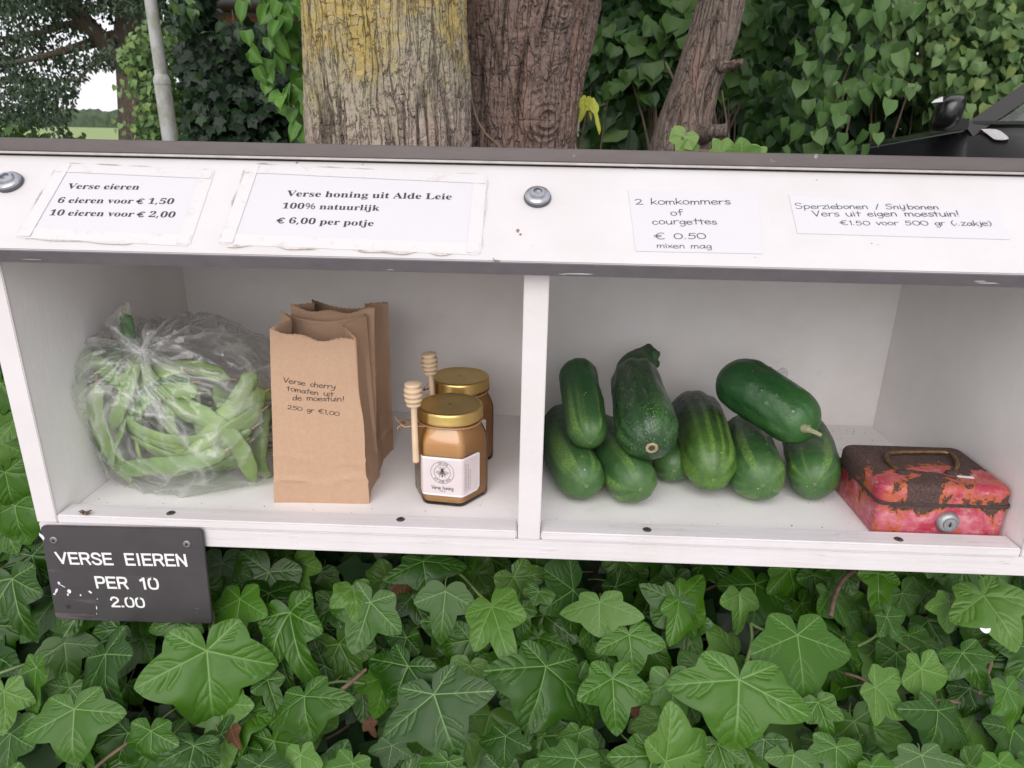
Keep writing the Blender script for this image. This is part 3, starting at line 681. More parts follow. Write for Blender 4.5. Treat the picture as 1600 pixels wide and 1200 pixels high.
# ------------------------------------------------------------------ black sign
t = NT('black_engraved_plate'); v = t.co('Object')
c = t.mix(t.noise(25, 5, 0.65, v), (0.040, 0.037, 0.040), (0.072, 0.066, 0.068))
sm = t.sep(v)
top = t.math('MULTIPLY', t.ramp(sm[2], [(0.0, 0.0), (0.9, 1.0)]), t.noise(40, 4, 0.7, t.co('Object', (0.3, 1, 3))))
c = t.mix(t.ramp(t.noise(30, 5, 0.7, t.co('Object', (0.25, 1, 2.5))), [(0.60, 0.0), (0.74, 1.0)]), c, (0.15, 0.12, 0.12))
M['plate'] = t.set(c, 0.42)
M['flake'] = simple('white_flake', (0.75, 0.75, 0.8), 0.6, 0, 0.1, 400)
sg = empty('egg_sign', (0.068, -0.006, -0.12), 'black plastic sign reading VERSE EIEREN PER 10 2.00 screwed below the bean bag', 'sign')
C4 = [ony(62, 822, -0.0065), ony(316, 827, -0.0065), ony(332, 975, -0.0065), ony(87, 968, -0.0065)]
def rounded(poly, r, k=5):
    o = []
    for i, p in enumerate(poly):
        p = Vector(p); a = (Vector(poly[i - 1]) - p).normalized(); b = (Vector(poly[(i + 1) % len(poly)]) - p).normalized()
        A = p + a * r; B = p + b * r
        for j in range(k + 1):
            u = j / k; o.append(A * (1 - u) ** 2 + p * 2 * u * (1 - u) + B * u * u)
    return o
out = rounded([Vector(p) for p in C4], 0.006)
import bmesh
bm = bmesh.new(); vs = [bm.verts.new(p) for p in out]; f = bm.faces.new(vs)
r_ = bmesh.ops.extrude_face_region(bm, geom=[f])
for g in r_['geom']:
    if isinstance(g, bmesh.types.BMVert): g.co.y += 0.0028
bmesh.ops.recalc_face_normals(bm, faces=bm.faces[:])
fr = [e for e in bm.edges if all(abs(v.co.y - out[0].y) < 1e-5 for v in e.verts)]
bmesh.ops.bevel(bm, geom=fr, offset=0.0006, segments=2, affect='EDGES')
me = bpy.data.meshes.new('plate'); bm.to_mesh(me); bm.free(); me.materials.append(M['plate']); link('plate', me, sg)
mb = MB()
for txt, A, B in (('VERSE EIEREN', (90, 880), (295, 883.5)), ('PER 10', (150, 917.5), (250.5, 920)), ('2.00', (174, 947), (228.5, 948.5))):
    place_text(mb, stroke_text(txt, CAPS, 2.7), ony(*A, -0.0065), ony(*B, -0.0065), (0, 0, 1), (0, -1, 0), 0.0003, 1.0)
mb.build('lettering', simple('white_sign_letters', (0.78, 0.78, 0.78), 0.5, 0, 0.05, 100), sg)
for px, py in ((84, 844), (292, 850)): screw(ony(px, py, -0.0066), (0, -1, 0), 0.0042, sg, mats=('screw', 'slot'))
mb = MB(); T = Matrix.Translation(Vector(ony(107, 948, -0.0067))) @ frame_of((0, -1, 0)); mb.lathe([(0.0028, 0), (0.0024, 0.0001), (0.0001, 0.0001)], 20, 0, T, False)
mb.build('screw_hole', M['slot'], sg)
mb = MB(); T = Matrix.Translation(Vector(ony(308, 954, -0.0067))) @ frame_of((0, -1, 0)); mb.lathe([(0.0034, 0), (0.0030, 0.0003), (0.0012, 0.0003), (0.0010, 0.0001), (0.0001, 0.0001)], 20, 0, T, False)
mb.build('hole_cover', M['plate'], sg, angle=30)
mb = MB(); rr = random.Random(2)
def blot(px, py, w, h, a=0):
    c = ony(px, py, -0.0068); n = 9; V = []
    for k in range(n):
        t_ = 2 * math.pi * k / n; r = rr.uniform(0.6, 1.1)
        x, z = math.cos(t_) * w * r, math.sin(t_) * h * r
        V.append((c[0] + x * math.cos(a) - z * math.sin(a), c[1], c[2] + x * math.sin(a) + z * math.cos(a)))
    mb.add(V, [tuple(range(n))[::-1]])
for q in ((88, 923, .0012, .005, -.5), (92, 911, .0016, .0025, .3), (97, 915, .005, .0007, -.6), (85, 928, .0018, .0014), (108, 924, .0022, .0028, -.4), (106, 929, .0012, .0018, 0), (126, 930, .001, .0014), (141, 925, .0026, .0015, -.6), (152, 936, .001, .0006), (151, 950, .0008, .0028, -.1), (151, 959, .0004, .0012), (65, 838, .0022, .006, .4)):
    blot(*q)
o = mb.build('paint_flake', M['flake'], sg); o['kind'] = 'stuff'
settle(sg)
# ------------------------------------------------------------------ brown paper bags
t = NT('kraft_paper'); v = t.co('Object')
n1 = t.noise(260, 6, 0.7, v); fib = t.noise(90, 5, 0.7, t.co('Object', (1, 1, 0.12)))
c = t.mix(n1, (0.42, 0.265, 0.165), (0.57, 0.39, 0.265)); c = t.mix(t.math('MULTIPLY', fib, 0.45), c, (0.38, 0.225, 0.15))
t.bump(t.math('ADD', t.noise(700, 3, 0.6, v), t.math('MULTIPLY', t.noise(28, 4, 0.55, v), 3.0)), 0.35, 0.0008)
M['kraft'] = t.set(c, 0.75)
def paper_bag(bot, top, label, notch=0.006, seed=0, lean=(0, 0)):
    """bot, top: corners front-left, front-right, back-right, back-left"""
    bot = [Vector(p) for p in bot]; top = [Vector(p) for p in top]
    root = empty('paper_bag', tuple((bot[0] + bot[2]) / 2), label, 'paper bag', 'brown paper bags of tomatoes')
    NX, NS, NZ = 34, 14, 64; V = []; rng = np.random.RandomState(seed)
    ring = [(0, i / NX) for i in range(NX)] + [(1, i / NS) for i in range(NS)] + [(2, i / NX) for i in range(NX)] + [(3, i / NS) for i in range(NS)]
    nr = len(ring); H = (top[0] - bot[0]).length
    zig = rng.uniform(-1, 1, nr)
    for j in range(NZ + 1):
        w = j / NZ
        C = [bot[k].lerp(top[k], w) for k in range(4)]
        cen = (C[0] + C[1] + C[2] + C[3]) / 4
        for k, (sd_, u) in enumerate(ring):
            a, b = C[sd_], C[(sd_ + 1) % 4]; p = a.lerp(b, u)
            out = (b - a).cross(Vector((0, 0, 1))).normalized()
            if sd_ in (1, 3):
                fold = (1 - abs(2 * u - 1)) * (0.004 + 0.016 * w ** 1.3) * (1 if sd_ == 1 else 0.8)
                p = p - out * fold
            else:
                bul = math.sin(math.pi * u) * (0.0035 * math.sin(math.pi * min(1, w * 1.15)) - (0.012 if sd_ == 0 else 0.0) * max(0, w - 0.78) / 0.22 * 0.5)
                p = p + out * bul
            nz = vn(np.array([[p.x * 26, p.y * 26, p.z * 22 + seed * 9]]), seed)[0] - 0.5
            p = p + out * nz * 0.0035
            # soft creases across the foot of the bag
            for h0, amp, slope in ((0.145, 0.0016, 0.03), (0.255, 0.0010, -0.05)):
                d = w - h0 - slope * (u - 0.5) * (1 if sd_ == 0 else 0.4) - 0.012 * math.sin(u * 9 + sd_)
                p = p + out * amp * math.exp(-(d / 0.012) ** 2) * (1 if nz > -0.2 else 0.3)
                p = p - out * (0.0014 if d > 0 else 0) * (1 if h0 < 0.2 else 0)
            if j == NZ:
                dip = 0
                if sd_ == 0: dip = -0.0085 * math.sin(math.pi * u) ** 0.8 + 0.002 * math.sin(u * 14 + seed)
                if sd_ == 2: dip = -0.010 * math.sin(math.pi * u) ** 1.0
                p.z += dip + (0.0009 if k % 2 else 0)
            elif w > 0.9:
                u2 = (w - 0.9) / 0.1
                dip = -0.0085 * math.sin(math.pi * u) ** 0.8 if sd_ == 0 else (-0.010 * math.sin(math.pi * u) if sd_ == 2 else 0)
                p.z += dip * u2
            V.append(tuple(p))
    F = []
    for j in range(NZ):
        for k in range(nr): F.append((j * nr + k, j * nr + (k + 1) % nr, (j + 1) * nr + (k + 1) % nr, (j + 1) * nr + k))
    F.append(tuple(range(nr))[::-1])
    me = newmesh('bag', V, F, [M['kraft']], smooth=True); me.set_sharp_from_angle(angle=R(35))
    o = link('bag', me, root)
    sm = o.modifiers.new('thickness', 'SOLIDIFY'); sm.thickness = 0.0004; sm.offset = 0
    return root
FL, FR = Vector((0.2135, 0.0535, 0.0024)), Vector((0.3200, 0.0590, 0.0024))
TL, TR = Vector((0.2195, 0.0745, 0.2005)), Vector((0.3125, 0.0790, 0.1905))
bagA = paper_bag([FL, FR, (0.3170, 0.129, 0.0024), (0.2115, 0.124, 0.0024)], [TL, TR, (0.3085, 0.137, 0.2025), (0.2105, 0.131, 0.2045)], 'brown paper bag with handwriting, open top, in front of the other bag', seed=3)
mb = MB(); nf = (FR - FL).cross(TL - FL).normalized()
if nf.y > 0: nf = -nf
for k, (txt, A, B) in enumerate((('Verse cherry', (442.6, 597.5), (524, 608)), ('tomaten uit', (448, 610), (521.5, 620)), ('de moestuin!', (457, 624.5), (538, 627)), ('250 gr \u20ac1,00', (449, 638.5), (531, 649)))):
    place_text(mb, stroke_text(txt, STROKES, 1.6, 70 + k, 0.7), onplane(*A, FL, nf), onplane(*B, FL, nf), (0, 0, 1), nf, 0.0062, 0.64)
txo = mb.build('handwriting', M['marker'], bagA)
# let the writing follow the bulging sheet
bpy.context.view_layer.update()
bag_me = [c for c in bagA.children if c.name.startswith('bag')][0]
from mathutils.bvhtree import BVHTree
bv = BVHTree.FromPolygons([v.co.copy() for v in bag_me.data.vertices], [tuple(p.vertices) for p in bag_me.data.polygons])
for v_ in txo.data.vertices:
    h = bv.ray_cast(v_.co + nf * 0.03, -nf)
    if h[0] is not None: v_.co = h[0] + nf * 0.0006
settle(bagA)
bagB = paper_bag([(0.2160, 0.1385, 0.0024), (0.3150, 0.140, 0.0024), (0.3190, 0.2055, 0.0024), (0.215, 0.204, 0.0024)], [(0.2195, 0.1440, 0.2085), (0.3185, 0.1430, 0.209), (0.3215, 0.199, 0.2025), (0.226, 0.200, 0.2035)], 'plain brown paper bag standing behind the bag with handwriting', seed=8)
settle(bagB)

# ------------------------------------------------------------------ honey jars
t = NT('set_honey'); v = t.co('Object')
c = t.mix(t.noise(18, 3, 0.5, v), (0.66, 0.30, 0.08), (0.76, 0.42, 0.16))
M['honey'] = t.set(c, 0.25, 0, Subsurface_Weight=0.35, Subsurface_Scale=0.02)
M['honey'].node_tree.nodes['Principled BSDF'].inputs['Subsurface Radius'].default_value = (1.0, 0.45, 0.15)
M['honey'].node_tree.nodes['Principled BSDF'].inputs['Coat Weight'].default_value = 0.6
t = NT('glass'); 
tr = t.n('ShaderNodeBsdfTransparent'); tr.inputs[0].default_value = (0.97, 0.97, 0.96, 1); gl = t.n('ShaderNodeBsdfGlossy'); gl.inputs['Roughness'].default_value = 0.04
fr_ = t.n('ShaderNodeFresnel'); fr_.inputs[0].default_value = 1.5; ms = t.n('ShaderNodeMixShader')
t.l(fr_.outputs[0], ms.inputs[0]); t.l(tr.outputs[0], ms.inputs[1]); t.l(gl.outputs[0], ms.inputs[2]); t.l(ms.outputs[0], t.out.inputs[0]); M['glass'] = t.m
t = NT('gold_lid'); v = t.co('Object'); t.bump(t.noise(300, 4, 0.6, v), 0.06, 0.0005)
M['gold'] = t.set(t.mix(t.noise(60, 4, 0.6, v), (0.62, 0.42, 0.13), (0.74, 0.54, 0.22)), t.ramp(t.noise(40, 4, 0.6, v), [(0.3, 0.30), (0.8, 0.42)]), 1.0)
M['dipper'] = simple('pale_beech', (0.66, 0.50, 0.34), 0.6, 0, 0.12, 60, 0.3, 0.0004)
M['twine'] = simple('copper_twine', (0.50, 0.27, 0.14), 0.45, 0.35, 0.3, 900, 0.5, 0.0003)
M['labelw'] = simple('label_white', (0.80, 0.77, 0.79), 0.5, 0, 0.03, 30)
M['labelp'] = simple('label_pink', (0.68, 0.60, 0.61), 0.5, 0, 0.05, 50)
def hexsect(fw, r, k=4):
    """hexagon with rounded corners; first side faces -Y"""
    R0 = fw; P = [Vector((R0 * math.cos(R(-120 + 60 * i)), R0 * math.sin(R(-120 + 60 * i)), 0)) for i in range(6)]
    return [Vector((p.x, p.y)) for p in rounded(P, r, k)]
def loft(mb, secs, m=0, cap=True):
    n = len(secs[0]); V = [tuple(p) for s in secs for p in s]; F = []
    for i in range(len(secs) - 1):
        for k in range(n): F.append((i * n + k, i * n + (k + 1) % n, (i + 1) * n + (k + 1) % n, (i + 1) * n + k))
    if cap: F.append(tuple(range(n))[::-1]); F.append(tuple((len(secs) - 1) * n + k for k in range(n)))
    mb.add(V, F, m)
def hexbody(shrink, zlo, zhi):
    secs = []; H = []
    hx = hexsect(0.0430 - shrink, 0.006); n = len(hx)
    cir = [Vector((math.cos(math.atan2(p.y, p.x)), math.sin(math.atan2(p.y, p.x)))) for p in hx]
    prof = [(0.0, 0.0, 0.95), (0.0015, 0.0, 0.985), (0.005, 0, 1.0), (0.062, 0, 1.0), (0.070, 0.05, 0.992), (0.077, 0.25, 0.955), (0.083, 0.6, 0.90), (0.0875, 0.9, 0.86), (0.090, 1, 1), (0.097, 1, 1)]
    for z, cmix, sc in prof:
        if z > zhi: break
        z2 = max(z, 0) + zlo * (1 - z / 0.097)
        s = []
        for h, c_ in zip(hx, cir):
            q = (h * sc).lerp(c_ * (0.0325 - shrink), cmix); s.append(Vector((q.x, q.y, z2)))
        secs.append(s)
    return secs
def arc_text(mb, txt, cx, cz, r, a0, a1, sz, y):
    n = len(txt)
    for i, ch in enumerate(txt):
        a = a0 + (a1 - a0) * (i + 0.5) / n; V, F, w = stroke_text(ch, STROKES, 1.6)
        up = 1 if a1 < a0 else -1
        for s_ in (1,):
            ca, sa = math.cos(a), math.sin(a); tx, tz = (sa, -ca) if up > 0 else (-sa, ca); nx, nz = (ca, sa) if up > 0 else (-ca, -sa)
            rr_ = r if up > 0 else r
            mb.add([(cx + ca * rr_ + (p.x - w / 2) * sz * tx + (p.y - 5) * sz * nx, y, cz + sa * rr_ + (p.x - w / 2) * sz * tz + (p.y - 5) * sz * nz) for p in V], F)
def honey_jar(loc, rz, label):
    root = empty('honey_jar', loc, label, 'honey jar', 'honey jars with gold lids', 0)
    mb = MB(); loft(mb, hexbody(0.0, 0.0, 1)); g = mb.build('glass', M['glass'], root, angle=50)
    mb = MB(); loft(mb, hexbody(0.0016, 0.003, 0.0875)); mb.build('honey', M['honey'], root, angle=50)
    mb = MB()
    mb.lathe([(0.0330, 0.0905), (0.0352, 0.0902), (0.0357, 0.0912), (0.0353, 0.0925), (0.0353, 0.1000), (0.0349, 0.1020), (0.0338, 0.1031), (0.0318, 0.1034), (0.0305, 0.1029), (0.0290, 0.1027), (0.0150, 0.1030), (0.0001, 0.1030)], 72, 0, None, False)
    mb.build('lid', M['gold'], root, angle=60)
    mb = MB(); mb.lathe([(0.0024, 0.1030), (0.0010, 0.1036), (0.0001, 0.1037)], 16, 0, None, False)
    mb.build('lid_button', M['gold'], root, smooth=True)
    # twine round the neck, knotted at the dipper
    mb = MB(); P = []
    for k in range(200):
        a = 2 * math.pi * k / 199; P.append((0.0343 * math.cos(a), 0.0343 * math.sin(a) , 0.0872 + 0.0009 * math.sin(a * 3)))
    mb.tube(P, [0.0011 + 0.0003 * math.sin(k * 1.9) for k in range(200)], 6)
    K = Vector((-0.0385, -0.022, 0.0885))
    mb.tube([(-0.0335, -0.008, 0.0872), (-0.039, -0.016, 0.088), (-0.0445, -0.0245, 0.0895), (-0.047, -0.033, 0.0905), (-0.040, -0.0395, 0.089), (-0.030, -0.030, 0.0872), (-0.020, -0.029, 0.0868)], 0.0009, 6)
    mb.tube([K + Vector((-.004, -.006, 0)), K + Vector((-.009, -.013, .004)), K + Vector((-.012, -.014, .009))], [0.0008, 0.0006, 0.0003], 5)
    mb.tube([K + Vector((-.004, -.006, 0)), K + Vector((-.010, -.012, -.003)), K + Vector((-.011, -.012, -.008))], [0.0008, 0.0006, 0.0003], 5)
    mb.tube([K + Vector((0, 0, 0)), K + Vector((.002, -.006, .006)), K + Vector((.008, -.004, .012))], [0.0008, 0.0006, 0.0003], 5)
    mb.build('twine', M['twine'], root, smooth=True)
    # label: two nested sheets wrapped over three sides
    def wrap(off, u0, u1, z0, z1, cut, m, name):
        A = 0.0430 + off; side_ = A
        cs = [Vector((A * math.cos(R(-120 + 60 * i)), A * math.sin(R(-120 + 60 * i)))) for i in range(6)]
        def at(u):      # u in side lengths from the front left corner
            k = math.floor(u); f_ = u - k; a, b = cs[(0 + k) % 6], cs[(1 + k) % 6]
            p = a.lerp(b, f_)
            return p * (1 - 0.012 * max(0, 1 - min(f_, 1 - f_) / 0.12))
        us = [u0, u0 + cut / side_] + [u0 + cut / side_ + (u1 - u0 - 2 * cut / side_) * i / 26 for i in range(1, 26)] + [u1 - cut / side_, u1]
        V = []; F = []
        for i, u in enumerate(us):
            c_ = cut if i in (0, len(us) - 1) else 0.0
            p = at(u); V += [(p.x, p.y, z0 + c_), (p.x, p.y, z1 - c_ * 0.35)]
        for i in range(len(us) - 1): F.append((2 * i, 2 * i + 2, 2 * i + 3, 2 * i + 1))
        mbb = MB(); mbb.add(V, F); return mbb.build(name, m, root, smooth=False)
    lab = wrap(0.0006, -0.16, 1.62, 0.0125, 0.0570, 0.004, M['labelw'], 'label')
    lin = wrap(0.0009, -0.12, 1.58, 0.0150, 0.0545, 0.003, M['labelp'], 'label_print')
    mb = MB(); y = -0.0430 * math.cos(R(30)) - 0.00115; cx, cz = 0.0, 0.0400
    for r0 in (0.0088, 0.0126):
        P = [Vector((cx + r0 * math.cos(2 * math.pi * k / 40), cz + r0 * math.sin(2 * math.pi * k / 40))) for k in range(41)]
        v_, f_ = ribbon(P, 0.00035); mb.add([(p.x, y, p.y) for p in v_], f_)
    arc_text(mb, 'Honing', cx, cz, 0.0107, R(125), R(55), 0.00019, y)
    arc_text(mb, 'uit Alde Leie'.replace('A', 'a').replace('L', 'l'), cx, cz, 0.0107, R(218), R(322), 0.00017, y)
    # bee: body, wings, legs as flat print
    def blob(px, pz, rx, rz_, a=0, n=14):
        mb.add([(cx + px + rx * math.cos(t_) * math.cos(a) - rz_ * math.sin(t_) * math.sin(a), y, cz + pz + rx * math.cos(t_) * math.sin(a) + rz_ * math.sin(t_) * math.cos(a)) for t_ in [2 * math.pi * k / n for k in range(n)]], [tuple(range(n))[::-1]])
    blob(0, 0.0038, 0.0011, 0.0010); blob(0, 0.0018, 0.0016, 0.0014); blob(0, -0.0006, 0.0017, 0.0009); blob(0, -0.0026, 0.0016, 0.0006); blob(0, -0.0041, 0.0012, 0.0005); blob(0, -0.0050, 0.0005, 0.0006)
    for s_ in (-1, 1):
        for (x1, z1, x2, z2) in ((0.0012, 0.0022, 0.0066, 0.0006), (0.0066, 0.0006, 0.0060, -0.0010), (0.0060, -0.0010, 0.0014, 0.0008), (0.0014, 0.0006, 0.0046, -0.0022), (0.0046, -0.0022, 0.0030, -0.0026), (0.0030, -0.0026, 0.0012, 0.0), (0.0010, 0.0030, 0.0036, 0.0058), (0.0006, 0.0045, 0.0018, 0.0066), (0.0012, 0.0, 0.0034, -0.0056)):
            v_, f_ = ribbon([(cx + s_ * x1, cz + z1), (cx + s_ * x2, cz + z2)], 0.0004); mb.add([(p.x, y, p.y) for p in v_], f_)
    V_, F_, w_ = stroke_text('Verse honing', STROKES, 1.9); s_ = 0.024 / w_
    mb.add([(cx - 0.012 + p.x * s_, y, 0.0203 + p.y * s_ * 1.1) for p in V_], F_)
    V_, F_, w_ = stroke_text('500 gr', STROKES, 1.6); s_ = 0.0065 / w_
    mb.add([(cx - 0.0032 + p.x * s_, y, 0.0178 + p.y * s_) for p in V_], F_)
    mb.build('print', M['ink'], lin)
    # small print on the right-hand side face, running upward
    mb = MB(); a = R(60); ex = Vector((math.cos(a), math.sin(a), 0)); nn = Vector((math.sin(a), -math.cos(a), 0)); base = Vector((0.0430 * math.cos(R(-60)), 0.0430 * math.sin(R(-60)), 0)) + nn * 0.0010
    for k in range(4):
        rng = random.Random(k); x = 0.0030 + k * 0.0026; z = 0.019
        while z < 0.049 - (0.008 if k == 3 else 0):
            L = rng.uniform(0.0012, 0.0036)
            p = base + ex * x; mb.add([tuple(p + Vector((0, 0, z))), tuple(p + ex * 0.0007 + Vector((0, 0, z))), tuple(p + ex * 0.0007 + Vector((0, 0, z + L))), tuple(p + Vector((0, 0, z + L)))], [(0, 1, 2, 3)])
            z += L + 0.0008
    mb.build('small_print', simple('grey_print', (0.30, 0.25, 0.27), 0.6), lin)
    root.rotation_euler = (0, 0, rz); root.scale = (1.045, 1.045, 1.06)
    return root
def dipper(bottom, top, label):
    root = MB(); B = Vector(bottom); T_ = Vector(top); L = (T_ - B).length
    Rm = (T_ - B).to_track_quat('Z', 'Y').to_matrix().to_4x4(); Tm = Matrix.Translation(B) @ Rm
    prof = [(0.0030, 0), (0.0037, 0.0008), (0.0038, 0.003), (0.0034, L - 0.038), (0.0033, L - 0.0285)]
    z = L - 0.028; rs = [0.0078, 0.0094, 0.0100, 0.0099, 0.0090]
    for r in rs:
        prof += [(r * 0.72, z), (r, z + 0.0008), (r * 1.02, z + 0.0020), (r, z + 0.0036), (r * 0.72, z + 0.0044)]; z += 0.0056
    prof += [(0.0040, z - 0.0006), (0.0001, z - 0.0004)]
    root.lathe(prof, 28, 0, Tm, False)
    o = root.build('honey_dipper', M['dipper'], None, angle=50)
    return tag(o, label, 'honey dipper', 'wooden honey dippers tied to the jars')
JA, JB = Vector((0.4085, 0.0975, 0.0024)), Vector((0.4095, 0.1950, 0.0024))
honey_jar(JA, R(-7), 'front honey jar with gold lid, its pale bee label fully visible')
honey_jar(JB, R(-9), 'rear honey jar with gold lid, half hidden behind the front jar')
dipper(ony(650, 722, 0.064), ony(645, 596, 0.066), 'wooden honey dipper in front, tied to the jar with the visible label')
dipper(ony(680, 664, 0.166), ony(669.5, 550, 0.166), 'wooden honey dipper standing behind, tied to the rear honey jar')

# ------------------------------------------------------------------ cucumbers and courgette
def cuke_mat(name, dark, light, tip, fleck=0.0, rough=0.38):
    t = NT(name); u = t.attr('along'); ang = t.attr('stripe'); v = t.co('Object')
    st = t.math('MULTIPLY', t.ramp(ang, [(0.49, 0.0), (0.72, 1.0)]), t.ramp(u, [(0.02, 0.15), (0.09, 0.85), (0.30, 0.75), (0.66, 0.0)]))
    st = t.math('MULTIPLY', st, t.ramp(t.noise(420, 4, 0.7, v), [(0.38, 0.15), (0.60, 1.0)]))
    n = t.noise(45, 5, 0.65, v)
    c = t.mix(t.math('MULTIPLY', t.ramp(u, [(0.0, 0.95), (0.16, 0.55), (0.50, 0.0)]), t.ramp(t.noise(60, 5, 0.7, v), [(0.3, 0.35), (0.7, 1.0)])), t.mix(n, dark, tuple(x * 1.5 for x in dark)), tip)
    c = t.mix(st, c, light)
    fl = t.math('LESS_THAN', t.voro(420 if fleck else 600, 'F1', v), 0.30 if fleck else 0.22)
    fm = t.ramp(t.noise(60, 4, 0.7, v), [(0.42, 0.0), (0.60, 1.0)])
    c = t.mix(t.math('MULTIPLY', t.math('MULTIPLY', fl, fm), 0.75 if fleck else 0.40), c, (0.20, 0.34, 0.10))
    wd = t.voro(66, 'F1', v); wart = t.ramp(wd, [(0.035, 1.0), (0.075, 0.0)])
    if not fleck: c = t.mix(t.math('MULTIPLY', wart, 0.75), c, (0.45, 0.48, 0.30))
    t.bump(t.math('ADD', t.math('ADD', t.noise(70, 4, 0.6, v), t.math('MULTIPLY', t.noise(500, 3, 0.6, v), 0.35)), t.math('MULTIPLY', t.ramp(wd, [(0.0, 1.0), (0.30, 0.0)]), 0.0 if fleck else 0.8)), 0.45, 0.0016)
    t.set(c, t.ramp(t.noise(90, 5, 0.7, v), [(0.25, rough - 0.08), (0.8, rough + 0.18)]), 0)
    return t.m
M['cuke'] = cuke_mat('cucumber_skin', (0.018, 0.062, 0.020), (0.20, 0.34, 0.075), (0.075, 0.165, 0.045))
M['cukedark'] = cuke_mat('dark_cucumber_skin', (0.007, 0.022, 0.011), (0.18, 0.31, 0.05), (0.10, 0.22, 0.03))
M['cukesmooth'] = cuke_mat('smooth_cucumber_skin', (0.015, 0.060, 0.018), (0.04, 0.12, 0.03), (0.040, 0.14, 0.025), rough=0.33)
M['zuke'] = cuke_mat('courgette_skin', (0.013, 0.036, 0.016), (0.06, 0.15, 0.04), (0.014, 0.055, 0.016), fleck=1.0, rough=0.28)
M['scar'] = simple('blossom_scar', (0.42, 0.29, 0.18), 0.8, 0, 0.35, 500, 0.5, 0.0008)
M['stalk'] = simple('green_stalk', (0.035, 0.085, 0.030), 0.6, 0, 0.3, 200, 0.4, 0.001)
M['drystalk'] = simple('dry_stalk', (0.33, 0.33, 0.20), 0.8, 0, 0.4, 400, 0.6, 0.001)
def cucumber(A, B, r, label, mat='cuke', bend=(0, 0, 0), seed=1, rb=None, name='cucumber', cat='cucumber', group='cucumbers piled in the compartment', end='scar', warts=0, ribs=1.0):
    """A: centre of the cap nearest the viewer, B: centre of the far cap"""
    A = Vector(A); B = Vector(B); bend = Vector(bend); rb = rb or r
    nu, nv = 110, 72; ax = (B - A); L = ax.length; d = ax.normalized()
    fr_ = d.to_track_quat('Z', 'Y').to_matrix(); X, Y = fr_.col[0], fr_.col[1]
    tot = L + r + rb
    s = np.linspace(0, 1, nu); s = (1 - np.cos(s * math.pi)) / 2 * 0.6 + s * 0.4
    rng = np.random.RandomState(seed); ph = rng.uniform(0, 6.28)
    V = []; al = []; stp = []; wt = []
    wu = rng.uniform(0.06, 0.95, warts); wa = rng.uniform(0, 6.283, warts)
    for i in range(nu):
        w = s[i]; x = w * tot; rad = r + (rb - r) * w
        if x < r: k = math.sqrt(max(0, 1 - (1 - x / r) ** 2.0)) ** 0.92
        elif x > tot - rb: k = math.sqrt(max(0, 1 - ((x - (tot - rb)) / rb) ** 2.0)) ** 0.92
        else: k = 1
        k *= 0.95 + 0.05 * math.sin(math.pi * w)
        cen = A + d * (x - r) + bend * math.sin(math.pi * min(1, max(0, w)))
        a = np.arange(nv) * 2 * math.pi / nv
        pr = np.stack([np.cos(a) * 3, np.sin(a) * 3, np.full(nv, w * 5 + seed * 3.1)], 1)
        lump = (fbm(pr, seed, 3) - 0.5) * 0.15 + 0.012 * ribs * np.cos(a * 9 + ph) + 0.02 * np.cos(a * 3 + ph)
        wart = np.zeros(nv)
        for q in range(warts):
            du = (w - wu[q]) * tot; da = ((a - wa[q] + math.pi) % (2 * math.pi) - math.pi) * rad * max(k, .2)
            wart = np.maximum(wart, np.exp(-(du * du + da * da) / (0.00115 ** 2)))
        rd = rad * k * (1 + lump) + wart * 0.0008 * (k > 0.3)
        stv = vn(np.stack([np.cos(a) * 4.6 + 9, np.sin(a) * 4.6 + seed, np.full(nv, 0.6 * w + seed)], 1), seed)
        for j in range(nv):
            V.append(cen + (X * math.cos(a[j]) + Y * math.sin(a[j])) * rd[j]); al.append(w); stp.append(stv[j]); wt.append(wart[j])
    F = np.array([(i * nv + j, i * nv + (j + 1) % nv, (i + 1) * nv + (j + 1) % nv, (i + 1) * nv + j) for i in range(nu - 1) for j in range(nv)])
    me = newmesh('skin', np.array([tuple(v) for v in V]), F, [M[mat]], attrs={'along': al, 'stripe': stp, 'wart': wt})
    lo = min(v.z for v in V)
    root = empty(name, tuple((A + B) / 2), label, cat, group)
    link('skin', me, root)
    tip = A - d * r
    T = Matrix.Translation(tip + d * 0.0012) @ frame_of(-d, (0, 1, 0.01))
    if end == 'scar':
        mb = MB(); mb.lathe([(0.0024, -0.0006), (0.0022, 0.0008), (0.0013, 0.0012), (0.0009, 0.0005), (0.0001, 0.0004)], 14, 0, T, False); mb.build('blossom_scar', M['scar'], root, smooth=True)
    if end == 'bigscar':
        mb = MB(); n = 26; prof = [(0.0072, -0.0012), (0.0068, 0.0010), (0.0048, 0.0016), (0.0034, 0.0006), (0.0026, 0.0010), (0.0012, 0.0000), (0.0001, 0.0002)]
        mb.lathe(prof, n, 0, T, False)
        mb.V = [(x + random.Random(i).uniform(-.0004, .0004), y, z + random.Random(i + 99).uniform(-.0004, .0004)) for i, (x, y, z) in enumerate(mb.V)]
        mb.build('blossom_scar', M['scar'], root, smooth=True)
    return root, tip, d, X, Y
CG = 'cucumbers piled in the compartment'
Z0 = 0.0026
cucumber((0.5610, 0.0900, Z0 + .0295), (0.5470, 0.2350, Z0 + .0300), 0.0290, 'dark striped cucumber lying on the shelf closest to the divider', bend=(-.008, 0, 0), seed=1)
cucumber((0.6180, 0.0850, Z0 + .0300), (0.5985, 0.2000, Z0 + .0300), 0.0290, 'striped cucumber lying under the left flank of the big courgette', bend=(-.006, 0, 0), seed=2)
cucumber((0.6730, 0.1400, Z0 + .0260), (0.6830, 0.2350, Z0 + .0260), 0.0255, 'small cucumber mostly hidden under the right flank of the courgette', seed=3)
